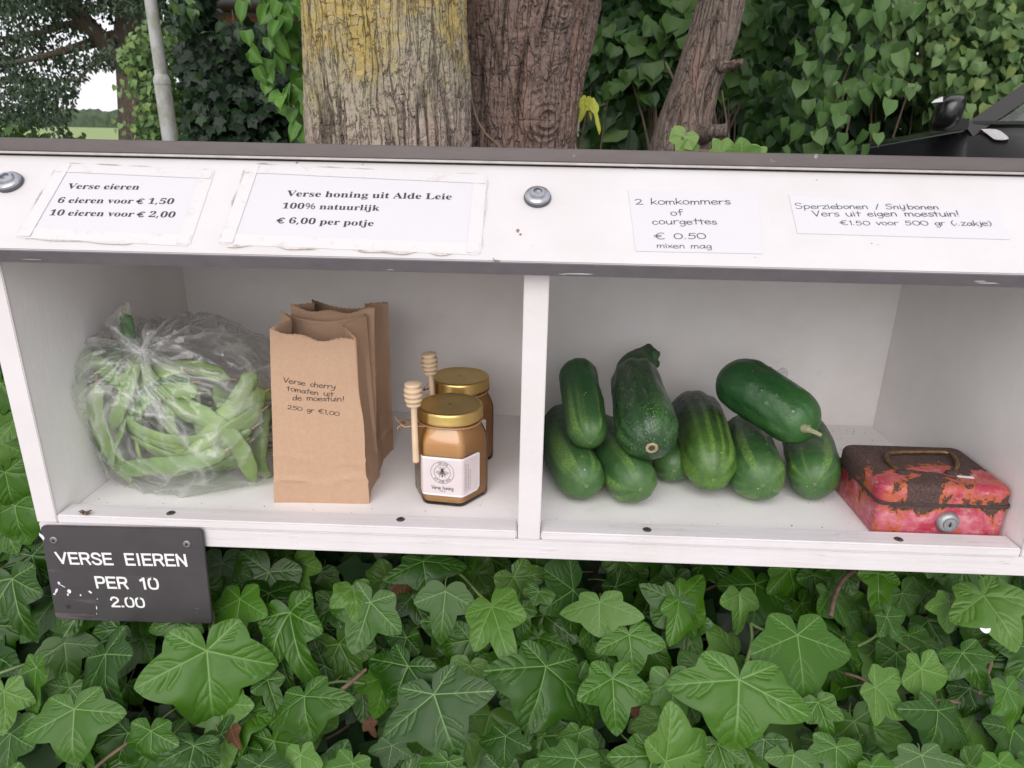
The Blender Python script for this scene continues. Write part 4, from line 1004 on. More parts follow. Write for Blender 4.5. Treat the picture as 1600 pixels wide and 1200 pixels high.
cucumber((0.7100, 0.1120, Z0 + .0340), (0.7180, 0.2350, Z0 + .0400), 0.0320, 'long blackish cucumber with yellow-green tip, standing proud between courgette and top cucumber', mat='cukedark', bend=(-.004, 0, .020), seed=14, rb=0.035)
cucumber((0.7650, 0.1020, Z0 + .0325), (0.7800, 0.2050, Z0 + .0325), 0.0315, 'plump striped cucumber on the shelf under the middle of the topmost cucumber', bend=(-.004, 0, 0), seed=5)
cucumber((0.8290, 0.1100, Z0 + .0310), (0.8560, 0.2150, Z0 + .0310), 0.0300, 'plump striped cucumber lying next to the rusty cash box', bend=(.004, 0, 0), seed=6)
cucumber((0.5655, 0.1120, 0.0800), (0.5585, 0.2000, 0.1130), 0.0235, 'small yellow-tipped cucumber resting on top of the two beside the divider', seed=7, rb=0.0245)
_, tip, d, X, Y = cucumber((0.8015, 0.1330, 0.0950), (0.7590, 0.1760, 0.1145), 0.0335, 'large smooth green cucumber lying across the top of the pile with a dry stalk', mat='cukesmooth', seed=8, rb=0.0345, end='none', bend=(0, 0, .002), ribs=0.4)
H = bpy.data.objects[_.name]
sp = Vector(ony(1258, 670, 0.098)); se = Vector(ony(1283, 680, 0.080))
mb = MB(); mb.tube([sp + Vector((-.004, .012, 0)), sp, sp.lerp(se, .5) + Vector((0, 0, .0008)), se], [0.0062, 0.0050, 0.0026, 0.0021], 9)
for k in range(5):
    a = k * 1.3 + .4; c = sp + Vector((0.0, 0.004, 0)); o_ = Vector((math.cos(a) * .008, -.001, math.sin(a) * .008)); mb.tube([c, c + o_ * .7, c + o_ * 1.1 + Vector((0, .003, 0))], [.0024, .0016, .0006], 6)
mb.build('dry_stalk', M['drystalk'], _, smooth=True); settle(_)
# courgette
zr, tip, d, X, Y = cucumber((0.6310, 0.0960, 0.0895), (0.6290, 0.1900, 0.1120), 0.0365, 'big glossy dark courgette with round pale blossom scar resting on the cucumbers', mat='zuke', seed=11, rb=0.030, name='courgette', cat='courgette', group=None, end='bigscar', warts=0, ribs=1.2)
B0 = Vector((0.6290, 0.188, 0.1110)); mb = MB()
P = [B0, B0 + Vector((.003, .028, .008)), B0 + Vector((.009, .048, .012)), B0 + Vector((.016, .060, .013)), B0 + Vector((.024, .066, .012))]
nv = 40; rads = [0.0285, 0.0255, 0.0180, 0.0150, 0.0185]
Vv = []; PP = catmull(P, 4); RR = np.interp(np.linspace(0, 4, len(PP)), range(5), rads)
for i, p in enumerate(PP):
    t_ = (PP[min(i + 1, len(PP) - 1)] - PP[max(i - 1, 0)]).normalized(); fm = t_.to_track_quat('Z', 'Y').to_matrix()
    w = i / (len(PP) - 1)
    for k in range(nv):
        a = 2 * math.pi * k / nv; rr_ = RR[i] * (1 + 0.16 * w * w * abs(math.cos(a * 2.5)) - 0.08 * w)
        Vv.append(p + (fm.col[0] * math.cos(a) + fm.col[1] * math.sin(a)) * rr_)
mb.add([tuple(v) for v in Vv], [(i * nv + k, i * nv + (k + 1) % nv, (i + 1) * nv + (k + 1) % nv, (i + 1) * nv + k) for i in range(len(PP) - 1) for k in range(nv)] + [tuple((len(PP) - 1) * nv + k for k in range(nv))])
endc = PP[-1]; t_ = (PP[-1] - PP[-2]).normalized(); fm = t_.to_track_quat('Z', 'Y').to_matrix()
import bmesh
for k in range(6):
    a = k * math.pi / 3 + .3; c = endc + (fm.col[0] * math.cos(a) + fm.col[1] * math.sin(a)) * 0.0125
    b_ = bmesh.new(); bmesh.ops.create_icosphere(b_, subdivisions=2, radius=0.0068)
    mb.add([tuple(c + v.co * (1 + 0.15 * math.sin(v.co.x * 900 + k))) for v in b_.verts], [tuple(v.index for v in f.verts) for f in b_.faces]); b_.free()
me_ = mb.build('stalk', M['stalk'], zr, smooth=True)
settle(zr)
for o in list(bpy.data.objects):
    if o.name.startswith('cucumber') and o.type == 'EMPTY' and not o.name.startswith(_.name + 'x'):
        if o is not _: settle(o)

# ------------------------------------------------------------------ rusty cash box
def rust_mat(name, thr):
    t = NT(name); v = t.co('Object'); z = t.sep(v)[2]; y = t.sep(v)[1]
    big = t.noise(26, 9, 0.66, v, 0.5); fine = t.ramp(t.noise(330, 6, 0.75, v), [(0.32, 0.0), (0.68, 1.0)])
    pink = t.mix(t.ramp(t.noise(26, 5, 0.65, v, 1.0), [(0.42, 0.0), (0.62, 1.0)]), (0.38, 0.030, 0.060), (0.54, 0.17, 0.22))
    scuff = t.ramp(t.noise(38, 6, 0.8, t.co('Object', (1, 1, 2))), [(0.52, 0.0), (0.72, 0.85)])
    pink = t.mix(scuff, pink, (0.62, 0.38, 0.38))
    orange = t.mix(fine, (0.30, 0.055, 0.025), (0.55, 0.15, 0.055))
    brown = t.mix(fine, (0.035, 0.020, 0.018), (0.15, 0.085, 0.072))
    h = t.math('ADD', big, thr(t, z, y))
    c = t.mix(t.ramp(h, [(0.50, 0.0), (0.56, 1.0)]), pink, orange)
    k = t.ramp(h, [(0.585, 0.0), (0.592, 1.0)])
    c = t.mix(k, c, brown)
    t.bump(t.math('ADD', t.math('MULTIPLY', k, -1.0), t.math('MULTIPLY', t.math('MULTIPLY', fine, k), 0.8)), 0.9, 0.0014)
    t.set(c, t.mix(k, (0.38,) * 3, (0.78,) * 3)); return t.m
M['rusttop'] = rust_mat('flaking_red_lid', lambda t, z, y: t.math('ADD', t.ramp(t.math('MULTIPLY', y, 1.0), [(0.055, 0.0), (0.105, 0.17)]), 0.062))
def thb(t, z, y):
    r = t.ramp(z, [(0.0, 0.0), (0.030, 0.03), (0.042, 0.17)])
    return t.math('ADD', r, -0.055)
M['rustbody'] = rust_mat('worn_pink_red_paint', thb)
M['rusthandle'] = simple('brass_rusted', (0.22, 0.13, 0.06), 0.45, 0.7, 0.5, 160, 0.5, 0.0008)
M['darkrust'] = simple('dark_rust', (0.06, 0.04, 0.035), 0.85, 0.1, 0.4, 250, 0.7, 0.001)
M['lock'] = simple('dull_zinc_lock', (0.36, 0.37, 0.38), 0.42, 0.75, 0.2, 200, 0.3, 0.0004)
def rbox(mb, x0, x1, y0, y1, z0, z1, rc, rt, rbm=0.0, m=0, bulge=0.0, soft=6):
    """box with rounded vertical corners rc and a rounded top edge rt"""
    def ring(ins, z):
        P = [Vector((x0 + ins, y0 + ins, z)), Vector((x1 - ins, y0 + ins, z)), Vector((x1 - ins, y1 - ins, z)), Vector((x0 + ins, y1 - ins, z))]
        return rounded(P, max(rc - ins * 0.6, 0.001), 8)
    secs = [ring(0.0, z0)] if not rbm else [ring(rbm, z0), ring(rbm * .3, z0 + rbm * .3), ring(0, z0 + rbm)]
    for k in range(5): secs.append(ring(0.0, z0 + (z1 - rt - z0) * (k + 1) / 5))
    for k in range(1, soft + 1):
        a = k / soft * math.pi / 2; secs.append(ring(rt * (1 - math.cos(a)), z1 - rt + rt * math.sin(a)))
    loft(mb, secs, m)
cb = empty('cash_box', (0.94, 0.08, 0.0024), 'small rusty red metal cash box with brass carrying handle beside the cucumbers', 'cash box')
X0, X1, Y0, Y1 = 0.8680, 1.0032, 0.0285, 0.1350
mb = MB(); rbox(mb, X0, X1, Y0, Y1, 0.0026, 0.0405, 0.008, 0.001, 0.002); mb.build('body', M['rustbody'], cb, angle=50)
mb = MB(); rbox(mb, X0 - .0018, X1 + .0018, Y0 - .0018, Y1 + .0018, 0.0398, 0.0432, 0.0085, 0.0006); mb.build('rim', M['darkrust'], cb, angle=50)
mb = MB(); rbox(mb, X0 - .001, X1 + .001, Y0 - .001, Y1 + .001, 0.0425, 0.0628, 0.013, 0.0085, soft=8); lid_ = mb.build('lid', M['rusttop'], cb, angle=50)
HP = [Vector(onz(*p, 0.066)) for p in ((1412, 735), (1388, 722), (1386, 713), (1398, 709), (1440, 708), (1478, 709), (1490, 716), (1496, 728), (1488, 736))]
HP[0].z = 0.062; HP[-1].z = 0.062
for k in range(2, 7): HP[k].z = 0.0675
HP[1].z = HP[7].z = 0.066
mb = MB(); mb.tube(catmull(HP, 5), 0.0023, 12); mb.build('handle', M['rusthandle'], cb, smooth=True)
for p in (HP[0], HP[-1]):
    mb = MB(); b_ = bmesh.new(); bmesh.ops.create_icosphere(b_, subdivisions=3, radius=1)
    mb.add([(p.x + v.co.x * .0075 * (1 + .12 * math.sin(v.co.y * 5 + v.co.z * 7)), p.y + v.co.y * .0055, 0.0625 + v.co.z * .0050 * (1 + .15 * math.sin(v.co.x * 6))) for v in b_.verts], [tuple(v.index for v in f.verts) for f in b_.faces]); b_.free()
    mb.build('handle_mount', M['darkrust'], cb, smooth=True)
T = Matrix.Translation(Vector((0.9425, Y0 - 0.0002, 0.0215))) @ frame_of((0, -1, 0))
mb = MB(); mb.lathe([(0.0122, 0), (0.0121, 0.0012), (0.0104, 0.0042), (0.0086, 0.0056), (0.0074, 0.0057), (0.0072, 0.0050), (0.0064, 0.0048), (0.0062, 0.0058), (0.0030, 0.0060), (0.0001, 0.0060)], 40, 0, T, False)
lk = mb.build('lock', M['lock'], cb, angle=35)
mb = MB(); mb.box((0.9425 - .0007, Y0 - .0066, 0.0187), (0.9425 + .0007, Y0 - .0060, 0.0243)); mb.box((0.9425 - .0016, Y0 - .0065, 0.0200), (0.9425 + .0016, Y0 - .0060, 0.0215)); mb.build('keyhole', M['slot'], lk)
p = onz(1508, 745, 0.0632); mb = MB(); mb.box((p[0] - .008, p[1] - .0018, .0627), (p[0] + .0085, p[1] + .0022, .0633), rot=Matrix.Rotation(-.12, 4, 'Z'), org=tuple(p)); mb.build('paint_scrap', M['flake'], cb)
settle(cb)
# ------------------------------------------------------------------ flat beans in a clear bag
t = NT('bean_skin'); v = t.co('Object'); rn = t.rnd()
c = t.mix(rn, (0.10, 0.22, 0.045), (0.27, 0.42, 0.11)); c = t.mix(t.ramp(t.noise(40, 4, 0.6, v), [(0.3, 0.0), (0.8, 0.6)]), c, (0.38, 0.52, 0.20))
t.bump(t.noise(160, 4, 0.6, v), 0.2, 0.0008); M['bean'] = t.set(c, 0.42, 0, Subsurface_Weight=0.15, Subsurface_Scale=0.01)
M['beandark'] = simple('dark_bean_skin', (0.045, 0.13, 0.025), 0.42, 0, 0.25, 60, 0.2)
M['beantip'] = simple('dry_bean_end', (0.36, 0.27, 0.13), 0.8, 0, 0.4, 300)
BC = np.array([0.1060, 0.1500, 0.0860])
def bean(P, w, label, seed=0, mat='bean', face=None):
    """P: centre-line points; a flat pod w wide"""
    Pc = catmull(P, 6); n = len(Pc); V = []; F = []; k = 14; rng = random.Random(seed)
    nb = 6 + seed % 3
    for i, p in enumerate(Pc):
        u = i / (n - 1); t_ = (Pc[min(i + 1, n - 1)] - Pc[max(i - 1, 0)]).normalized()
        outw = (p - Vector(BC)); outw = outw - t_ * outw.dot(t_)
        N = outw.normalized() if face is None else (Vector(face) - t_ * Vector(face).dot(t_)).normalized()
        W = t_.cross(N)
        prof = min(1, (u / 0.16)) ** 0.55 * min(1, ((1 - u) / 0.09)) ** 0.6
        th = (0.0024 + 0.0013 * (0.5 + 0.5 * math.cos(u * nb * 2 * math.pi))) * min(1, prof * 1.2)
        ww = w / 2 * max(0.06, prof) * (1 + 0.04 * math.sin(u * nb * 6.28))
        for j in range(k):
            a = 2 * math.pi * j / k; V.append(tuple(p + W * math.cos(a) * ww + N * math.sin(a) * th * (1 - 0.25 * abs(math.cos(a)))))
    for i in range(n - 1):
        for j in range(k): F.append((i * k + j, i * k + (j + 1) % k, (i + 1) * k + (j + 1) % k, (i + 1) * k + j))
    F.append(tuple(range(k))[::-1]); F.append(tuple((n - 1) * k + j for j in range(k)))
    root = empty('flat_bean', tuple(Pc[n // 2]), label, 'bean', 'flat green beans tied up in the clear bag')
    link('pod', newmesh('pod', V, F, [M[mat]]), root)
    mb = MB(); e = Pc[-1]; d = (Pc[-1] - Pc[-3]).normalized()
    mb.tube([e, e + d * .004 + Vector((0, 0, .001)), e + d * .009 + Vector((.001, 0, .002))], [.0018, .0011, .0008], 6); mb.build('bean_stalk', M['beantip'], root, smooth=True)
    settle(root); return root
R_ = [0.1130, 0.0860, 0.0830]
def onbag(phi, beta, f=0.93):
    """point on the bag's inner wall: phi round the viewing axis, beta toward the viewer"""
    cb_ = math.cos(beta)
    return Vector((BC[0] + R_[0] * f * cb_ * math.cos(phi), BC[1] - R_[1] * f * math.sin(beta), max(0.0065, BC[2] + R_[2] * f * cb_ * math.sin(phi))))
inbag = 'flat green bean among the many pressed together in the clear bag'
rng = random.Random(12)
# pods sweeping along the lower front wall of the bag
k = 0
for i in range(9):
    x0 = 0.022 + 0.010 * i * 0.5; z0 = 0.100 - i * 0.0105; y = []
    P = []
    for j in range(6):
        u = j / 5; x = x0 + (0.196 - 0.012 * i * .4 - x0) * u
        sag = math.sin(math.pi * (u * 0.9 + 0.05)) * (0.040 - i * 0.002)
        z = max(0.010, z0 - sag + 0.012 * u + rng.uniform(-.002, .002))
        dx = (x - BC[0]) / R_[0]; dz = (z - BC[2]) / R_[2]; q = max(0.03, 1 - dx * dx * 0.93 - dz * dz * 0.93)
        yy = BC[1] - R_[1] * (0.90 - 0.03 * (i % 3)) * math.sqrt(q)
        P.append((x, yy, z))
    bean(P if i % 2 else P[::-1], rng.uniform(0.0135, 0.0175), inbag, i); k += 1
# inner mass, pods of all directions
for i in range(30):
    a = rng.uniform(-0.5, 0.5) + (math.pi if i % 2 else 0); zc = rng.uniform(0.025, 0.085); xc = rng.uniform(0.075, 0.145); yc = rng.uniform(0.125, 0.19)
    L = rng.uniform(0.055, 0.075); til = rng.uniform(-.35, .35); P = []
    for j in range(5):
        u = j / 2 - 1; P.append((xc + math.cos(a) * L * u, yc + math.sin(a) * L * u * .6, max(.009, zc + til * L * u + 0.012 * u * u)))
    bean(P, rng.uniform(0.012, 0.016), inbag, 30 + i, 'beandark' if i % 4 == 1 else 'bean')
def pb(pts, w, label, seed, mat='bean', face=(0, -1, 0.2)): return bean([Vector(ony(px, py, Y)) for px, py, Y in pts], w, label, seed, mat, face)
pb([(168, 740, .10), (150, 700, .088), (132, 650, .083), (126, 612, .085), (128, 585, .10)], 0.020, 'dark green bean standing along the bag side by the cupboard wall', 61, 'beandark')
pb([(205, 755, .085), (165, 690, .078), (150, 645, .08), (150, 600, .09)], 0.019, 'green bean rising steeply inside the bag beside the darkest upright bean', 62)
pb([(172, 672, .085), (190, 630, .08), (204, 590, .085), (216, 556, .105)], 0.017, 'pale green bean pointing up to the knot of the clear bag', 63)
pb([(250, 740, .080), (300, 716, .070), (350, 650, .085), (385, 625, .105), (414, 612, .12)], 0.022, 'light green bean with its end pushed against the bag wall facing the paper bags', 64)
pb([(395, 755, .10), (380, 710, .085), (350, 672, .08), (300, 640, .085), (262, 628, .095)], 0.023, 'broad pale bean curving down inside the bag toward the paper bags', 65)
pb([(180, 735, .080), (240, 728, .064), (300, 722, .062), (352, 704, .072)], 0.020, 'green bean with blunt tip in the lower front of the clear bag', 66)
pb([(222, 556, .112), (212, 540, .108), (201, 520, .106), (196, 490, .106)], 0.0155, 'dark green bean whose tip sticks up above the knot of the bag', 67, 'beandark')
pb([(248, 560, .13), (228, 546, .125), (208, 532, .125), (198, 520, .13)], 0.014, 'dark green bean lying just behind the knot of the bag', 68, 'beandark')
pb([(160, 575, .13), (175, 555, .12), (165, 546, .13), (150, 560, .14)], 0.014, 'short dark bean curled at the upper end of the bag nearest the cupboard side', 69, 'beandark')
pb([(420, 752, .118), (405, 725, .105), (408, 680, .115), (412, 630, .13)], 0.018, 'pale bean upright along the bag side nearest the paper bags', 70)

for i in range(9):
    a0 = R(205 - i * 13); P = []
    for j in range(5):
        u = j / 4; ph_ = R(250 - i * 9) - u * R(95 + i * 4); q_ = onbag(ph_, R(38 + 7 * (i % 4)), .90); P.append(tuple(q_))
    bean(P, rng.uniform(0.016, 0.021), inbag, 90 + i, 'bean' if i % 3 else 'beandark')
for i in range(6):
    P = [(0.028 + .022 * i + .008 * math.sin(j * 1.3 + i), 0.100 + .012 * (i % 3) - .006 * j, .118 - .022 * j) for j in range(5)]
    bean(P, rng.uniform(0.016, 0.020), inbag, 110 + i)
pb([(230, 640, .10), (190, 600, .095), (150, 565, .10), (122, 552, .115)], 0.019, 'green bean slanting up to the bag corner by the cupboard side wall', 71)
pb([(300, 660, .09), (255, 612, .088), (225, 580, .095), (214, 560, .105)], 0.018, 'green bean running down from the knot through the middle of the bag', 72)
pb([(150, 640, .10), (170, 590, .10), (180, 560, .11), (176, 540, .12)], 0.018, 'dark bean upright just beneath the knot on the wall side of the bag', 73, 'beandark')
pb([(340, 690, .10), (360, 640, .10), (385, 600, .11), (392, 580, .12)], 0.019, 'bean rising to the upper bag wall beside the paper bags', 74)
# the film
t = NT('clear_plastic_film'); v = t.co('Object')
tr = t.n('ShaderNodeBsdfTransparent'); tr.inputs[0].default_value = (0.992, 0.992, 0.992, 1)
gl = t.n('ShaderNodeBsdfGlossy'); gl.inputs['Roughness'].default_value = 0.09; gl.inputs[0].default_value = (1, 1, 1, 1)
tl = t.n('ShaderNodeBsdfTranslucent'); tl.inputs[0].default_value = (0.93, 0.93, 0.93, 1); df = t.n('ShaderNodeBsdfDiffuse'); df.inputs[0].default_value = (0.97, 0.97, 0.98, 1)
ms0 = t.n('ShaderNodeMixShader'); ms0.inputs[0].default_value = 0.5; t.l(tl.outputs[0], ms0.inputs[1]); t.l(df.outputs[0], ms0.inputs[2])
cr = t.attr('crease'); milk = t.attr('milk')
lw = t.n('ShaderNodeLayerWeight'); lw.inputs[0].default_value = 0.35
bp = t.n('ShaderNodeBump'); bp.inputs['Strength'].default_value = 0.4; bp.inputs['Distance'].default_value = 0.003
wr = t.n('ShaderNodeTexVoronoi', feature='F1'); wr.inputs['Scale'].default_value = 42; mp = t.co('Object', (0.7, 1, 1.5))
nz_ = t.n('ShaderNodeTexNoise'); nz_.inputs['Scale'].default_value = 30; nz_.inputs['Detail'].default_value = 4; t.l(v, nz_.inputs[0])
mxv = t.n('ShaderNodeMix', data_type='VECTOR'); mxv.inputs[0].default_value = 0.04; t.l(mp, mxv.inputs[4]); t.l(nz_.outputs[1], mxv.inputs[5]); t.l(mxv.outputs[1], wr.inputs[0])
t.l(t.math('ADD', wr.outputs[0], t.math('MULTIPLY', nz_.outputs[0], 0.5)), bp.inputs['Height'])
t.l(bp.outputs[0], gl.inputs['Normal'])
m1 = t.n('ShaderNodeMixShader'); t.l(t.math('ADD', t.math('MULTIPLY_ADD', lw.outputs['Facing'], 0.08, 0.03), t.math('MULTIPLY', milk, 0.85), clamp=True), m1.inputs[0]); t.l(tr.outputs[0], m1.inputs[1]); t.l(ms0.outputs[0], m1.inputs[2])
m2 = t.n('ShaderNodeMixShader'); t.l(t.math('ADD', t.math('MULTIPLY', lw.outputs['Fresnel'], 0.24), 0.03, clamp=True), m2.inputs[0]); t.l(m1.outputs[0], m2.inputs[1]); t.l(gl.outputs[0], m2.inputs[2])
t.l(m2.outputs[0], t.out.inputs[0]); M['film'] = t.m
KN = np.array(ony(226, 548, 0.095))          # the knot
OUT = [(226, 530), (262, 519), (300, 525), (345, 546), (380, 560), (403, 592), (417, 620), (419, 665), (415, 705), (424, 742), (400, 757), (345, 776), (318, 785), (270, 784), (225, 772), (190, 750), (172, 730), (152, 690), (143, 655), (125, 620), (110, 590), (107, 565), (118, 543), (150, 532), (190, 530)]
OW = np.array([ony(x, y, 0.10) for x, y in OUT]); OC = np.array([0.092, 0.10, 0.080])
oa = np.arctan2(OW[:, 2] - OC[2], OW[:, 0] - OC[0]); orr = np.hypot(OW[:, 2] - OC[2], OW[:, 0] - OC[0]); ix = np.argsort(oa); oa = oa[ix]; orr = orr[ix]
bm = bmesh.new(); bmesh.ops.create_icosphere(bm, subdivisions=7, radius=1)
D = np.array([tuple(v.co) for v in bm.verts]); FF = np.array([[v.index for v in f.verts] for f in bm.faces]); bm.free()
phi = np.arctan2(D[:, 2], D[:, 0]); cb_ = np.hypot(D[:, 0], D[:, 2]); sb = D[:, 1]
rad = np.interp(phi, np.concatenate([oa - 2 * np.pi, oa, oa + 2 * np.pi]), np.tile(orr, 3))
sq = np.sign(cb_) * cb_ ** 0.80
V = np.stack([OC[0] + rad * sq * np.cos(phi), OC[1] + 0.040 + np.where(sb < 0, 0.092, 0.085) * np.sign(sb) * np.abs(sb) ** 0.9, OC[2] + rad * sq * np.sin(phi)], 1)
V[:, 0] += (V[:, 1] - 0.10) * -0.0; 
# creases: pull lines fanning out of the knot, then small random crumples
rel = V - KN; dist = np.linalg.norm(rel, axis=1); az = np.arctan2(rel[:, 2], rel[:, 0])
el = np.arctan2(rel[:, 1], np.hypot(rel[:, 0], rel[:, 2]))
wv = vn(V * 18, 5) * 0.5
q = np.stack([np.cos(az + wv * .3) * 6, np.sin(az + wv * .3) * 6, el * 3 + dist * 2], 1)
fan = ridge(q, 3) ** 3 * 1.0 + ridge(q * 2.3, 4) ** 4 * 0.6
fade = np.clip(dist / 0.02, 0, 1) * np.exp(-dist / 0.15)
# draped lines on the lower half, following the load of the pods
q2 = np.stack([V[:, 0] * 9 + wv, V[:, 1] * 18, V[:, 2] * 60 - 9 * V[:, 0] * (V[:, 0] - .2) * 30 + wv * 2], 1)
drape = ridge(q2, 8) ** 4
low = np.clip((KN[2] - 0.03 - V[:, 2]) / 0.05, 0, 1)
ad = D + 0.35 * (np.stack([vn(D * 3, 20), vn(D * 3, 21), vn(D * 3, 22)], 1) - .5)
cr2 = ridge(ad * 2.6, 11) ** 3 + 0.55 * ridge(ad * 5.2, 12) ** 4 + 0.10 * ridge(ad * 10, 13) ** 4
crease = fan * fade * 1.1 + drape * low * 0.6 + cr2 * 0.5
lump = (fbm(D * 2.3, 31, 3) - 0.5)
nrm = D * np.array([1 / 0.11, 1 / 0.09, 1 / 0.1]); nrm /= np.linalg.norm(nrm, axis=1)[:, None]
V = V + nrm * (crease[:, None] * 0.0066 + lump[:, None] * 0.014)
pull = np.exp(-(dist / 0.030) ** 2)[:, None]
V = V * (1 - pull * 0.80) + (KN + np.array([0, 0.006, 0])) * pull * 0.80
V[:, 2] = np.maximum(V[:, 2], 0.0027 + 0.0012 * vn(V * 60, 2))
V[:, 0] = np.maximum(V[:, 0], 0.0012)
V[:, 0] = np.minimum(V[:, 0], 0.2105 + 0.0 * V[:, 0])
milk = np.clip((fan * fade) ** 2.2 * 0.42 + (drape * low) ** 3 * 0.22 + np.clip(ridge(ad * 2.6, 11) ** 14 + .7 * ridge(ad * 5.2, 12) ** 12, 0, 1) * 0.42 + np.exp(-(dist / 0.020) ** 2) * 0.45, 0, 0.75)
bagr = empty('plastic_bag', (0.106, 0.14, 0.0026), 'knotted clear plastic bag full of flat green beans next to the paper bags', 'plastic bag')
me = newmesh('film', V, FF, [M['film']], attrs={'crease': crease, 'milk': milk})
link('film', me, bagr)
# knot and its two loops
mb = MB(); K = Vector(KN) + Vector((0, -0.004, 0.0))
def crumple(P, rads, seed, n=22, flat=0.55):
    PP = catmull(P, 8); RR = np.interp(np.linspace(0, len(P) - 1, len(PP)), range(len(P)), rads); V = []
    for i, p in enumerate(PP):
        t_ = (PP[min(i + 1, len(PP) - 1)] - PP[max(i - 1, 0)]).normalized(); fm = t_.to_track_quat('Z', 'Y').to_matrix()
        for k in range(n):
            a = 2 * math.pi * k / n; e = 1 + 0.38 * math.sin(a * 3 + seed + i * .12) + 0.2 * math.sin(a * 7 + seed * 2 + i * .25)
            V.append(tuple(p + (fm.col[0] * math.cos(a) + fm.col[1] * math.sin(a) * flat) * RR[i] * e))
    mb.add(V, [(i * n + k, i * n + (k + 1) % n, (i + 1) * n + (k + 1) % n, (i + 1) * n + k) for i in range(len(PP) - 1) for k in range(n)])
crumple([K + Vector((-.010, 0, -.003)), K, K + Vector((.010, -.001, .001))], [.0055, .0065, .0055], 1)
crumple([K + Vector((.000, 0, .002)), K + Vector((.006, .002, .010)), K + Vector((.010, .003, .019)), K + Vector((.016, .006, .021))], [.0040, .0050, .0075, .0020], 2)
crumple([K + Vector((0, 0, .0)), K + Vector((-.014, .004, .010)), K + Vector((-.026, .012, .026)), K + Vector((-.024, .016, .042)), K + Vector((-.018, .018, .050))], [.0040, .0080, .014, .0105, .004], 3)
crumple([K + Vector((0, 0, 0)), K + Vector((-.022, .002, .004)), K + Vector((-.046, .01, .006)), K + Vector((-.072, .02, .004))], [.0040, .0050, .0060, .012], 4)
crumple([K + Vector((0, 0, 0)), K + Vector((.020, .000, -.006)), K + Vector((.050, .002, -.018)), K + Vector((.088, .012, -.034))], [.0040, .0055, .0065, .010], 6)
crumple([K + Vector((0, 0, 0)), K + Vector((.006, -.010, -.022)), K + Vector((.016, -.022, -.045)), K + Vector((.034, -.030, -.072)), K + Vector((.052, -.032, -.096))], [.0035, .0050, .0055, .0065, .003], 7)
n_ = len(mb.V); me = newmesh('knot', mb.V, mb.F, [M['film']], attrs={'crease': np.full(n_, .5), 'milk': 0.0 + 0.34 * ridge(np.array(mb.V) * 130, 5) ** 5 + 0.4 * np.exp(-(np.linalg.norm(np.array(mb.V) - np.array(K), axis=1) / .012) ** 2)})
link('knot', me, bagr)
settle(bagr)
# ------------------------------------------------------------------ ivy bank
def leaf_mat(name, dark, mid, vein, rough=0.36, island=False, trans=0.12, young=(0.10, 0.22, 0.035)):
    t = NT(name); v = t.co('Object'); rn = t.island() if island else t.rnd()
    r2 = t.math('FRACT', t.math('MULTIPLY', rn, 7.13))
    c = t.mix(rn, dark, mid)
    c = t.mix(t.ramp(r2, [(0.84, 0.0), (0.90, 1.0)]), c, young)
    c = t.mix(t.math('MULTIPLY', t.noise(30, 5, 0.65, v), 0.45), c, tuple(x * 0.55 for x in dark))
    if vein is not None:
        ve = t.attr('vein'); c = t.mix(t.math('MULTIPLY', ve, 0.85), c, vein)
    nw = t.n('ShaderNodeNewGeometry'); c = t.mix(t.math('MULTIPLY', nw.outputs['Backfacing'], 0.6), c, tuple(min(1, x * 1.3 + .05) for x in mid))
    if not island: t.bump(t.noise(160, 4, 0.6, v), 0.16, 0.0008)
    t.set(c, rough); t.b.inputs['Specular IOR Level'].default_value = 0.30; t.b.inputs['Transmission Weight'].default_value = 0.0
    tb = t.n('ShaderNodeBsdfTranslucent'); t.l(t.mix(0.5, c, young), tb.inputs[0]); ms = t.n('ShaderNodeMixShader'); ms.inputs[0].default_value = trans
    t.l(t.b.outputs[0], ms.inputs[1]); t.l(tb.outputs[0], ms.inputs[2]); t.l(ms.outputs[0], t.out.inputs[0])
    return t.m
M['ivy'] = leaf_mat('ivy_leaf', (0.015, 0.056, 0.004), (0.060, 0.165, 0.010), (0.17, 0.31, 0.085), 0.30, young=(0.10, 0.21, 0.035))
M['ivystem'] = simple('ivy_stem', (0.16, 0.105, 0.07), 0.75, 0, 0.35, 80, 0.5, 0.001)
M['petiole'] = simple('ivy_petiole', (0.13, 0.19, 0.06), 0.55, 0, 0.3, 80)
M['deadleaf'] = leaf_mat('dead_leaf', (0.10, 0.045, 0.02), (0.22, 0.10, 0.055), (0.26, 0.15, 0.09), 0.6, young=(0.25, 0.14, 0.07))

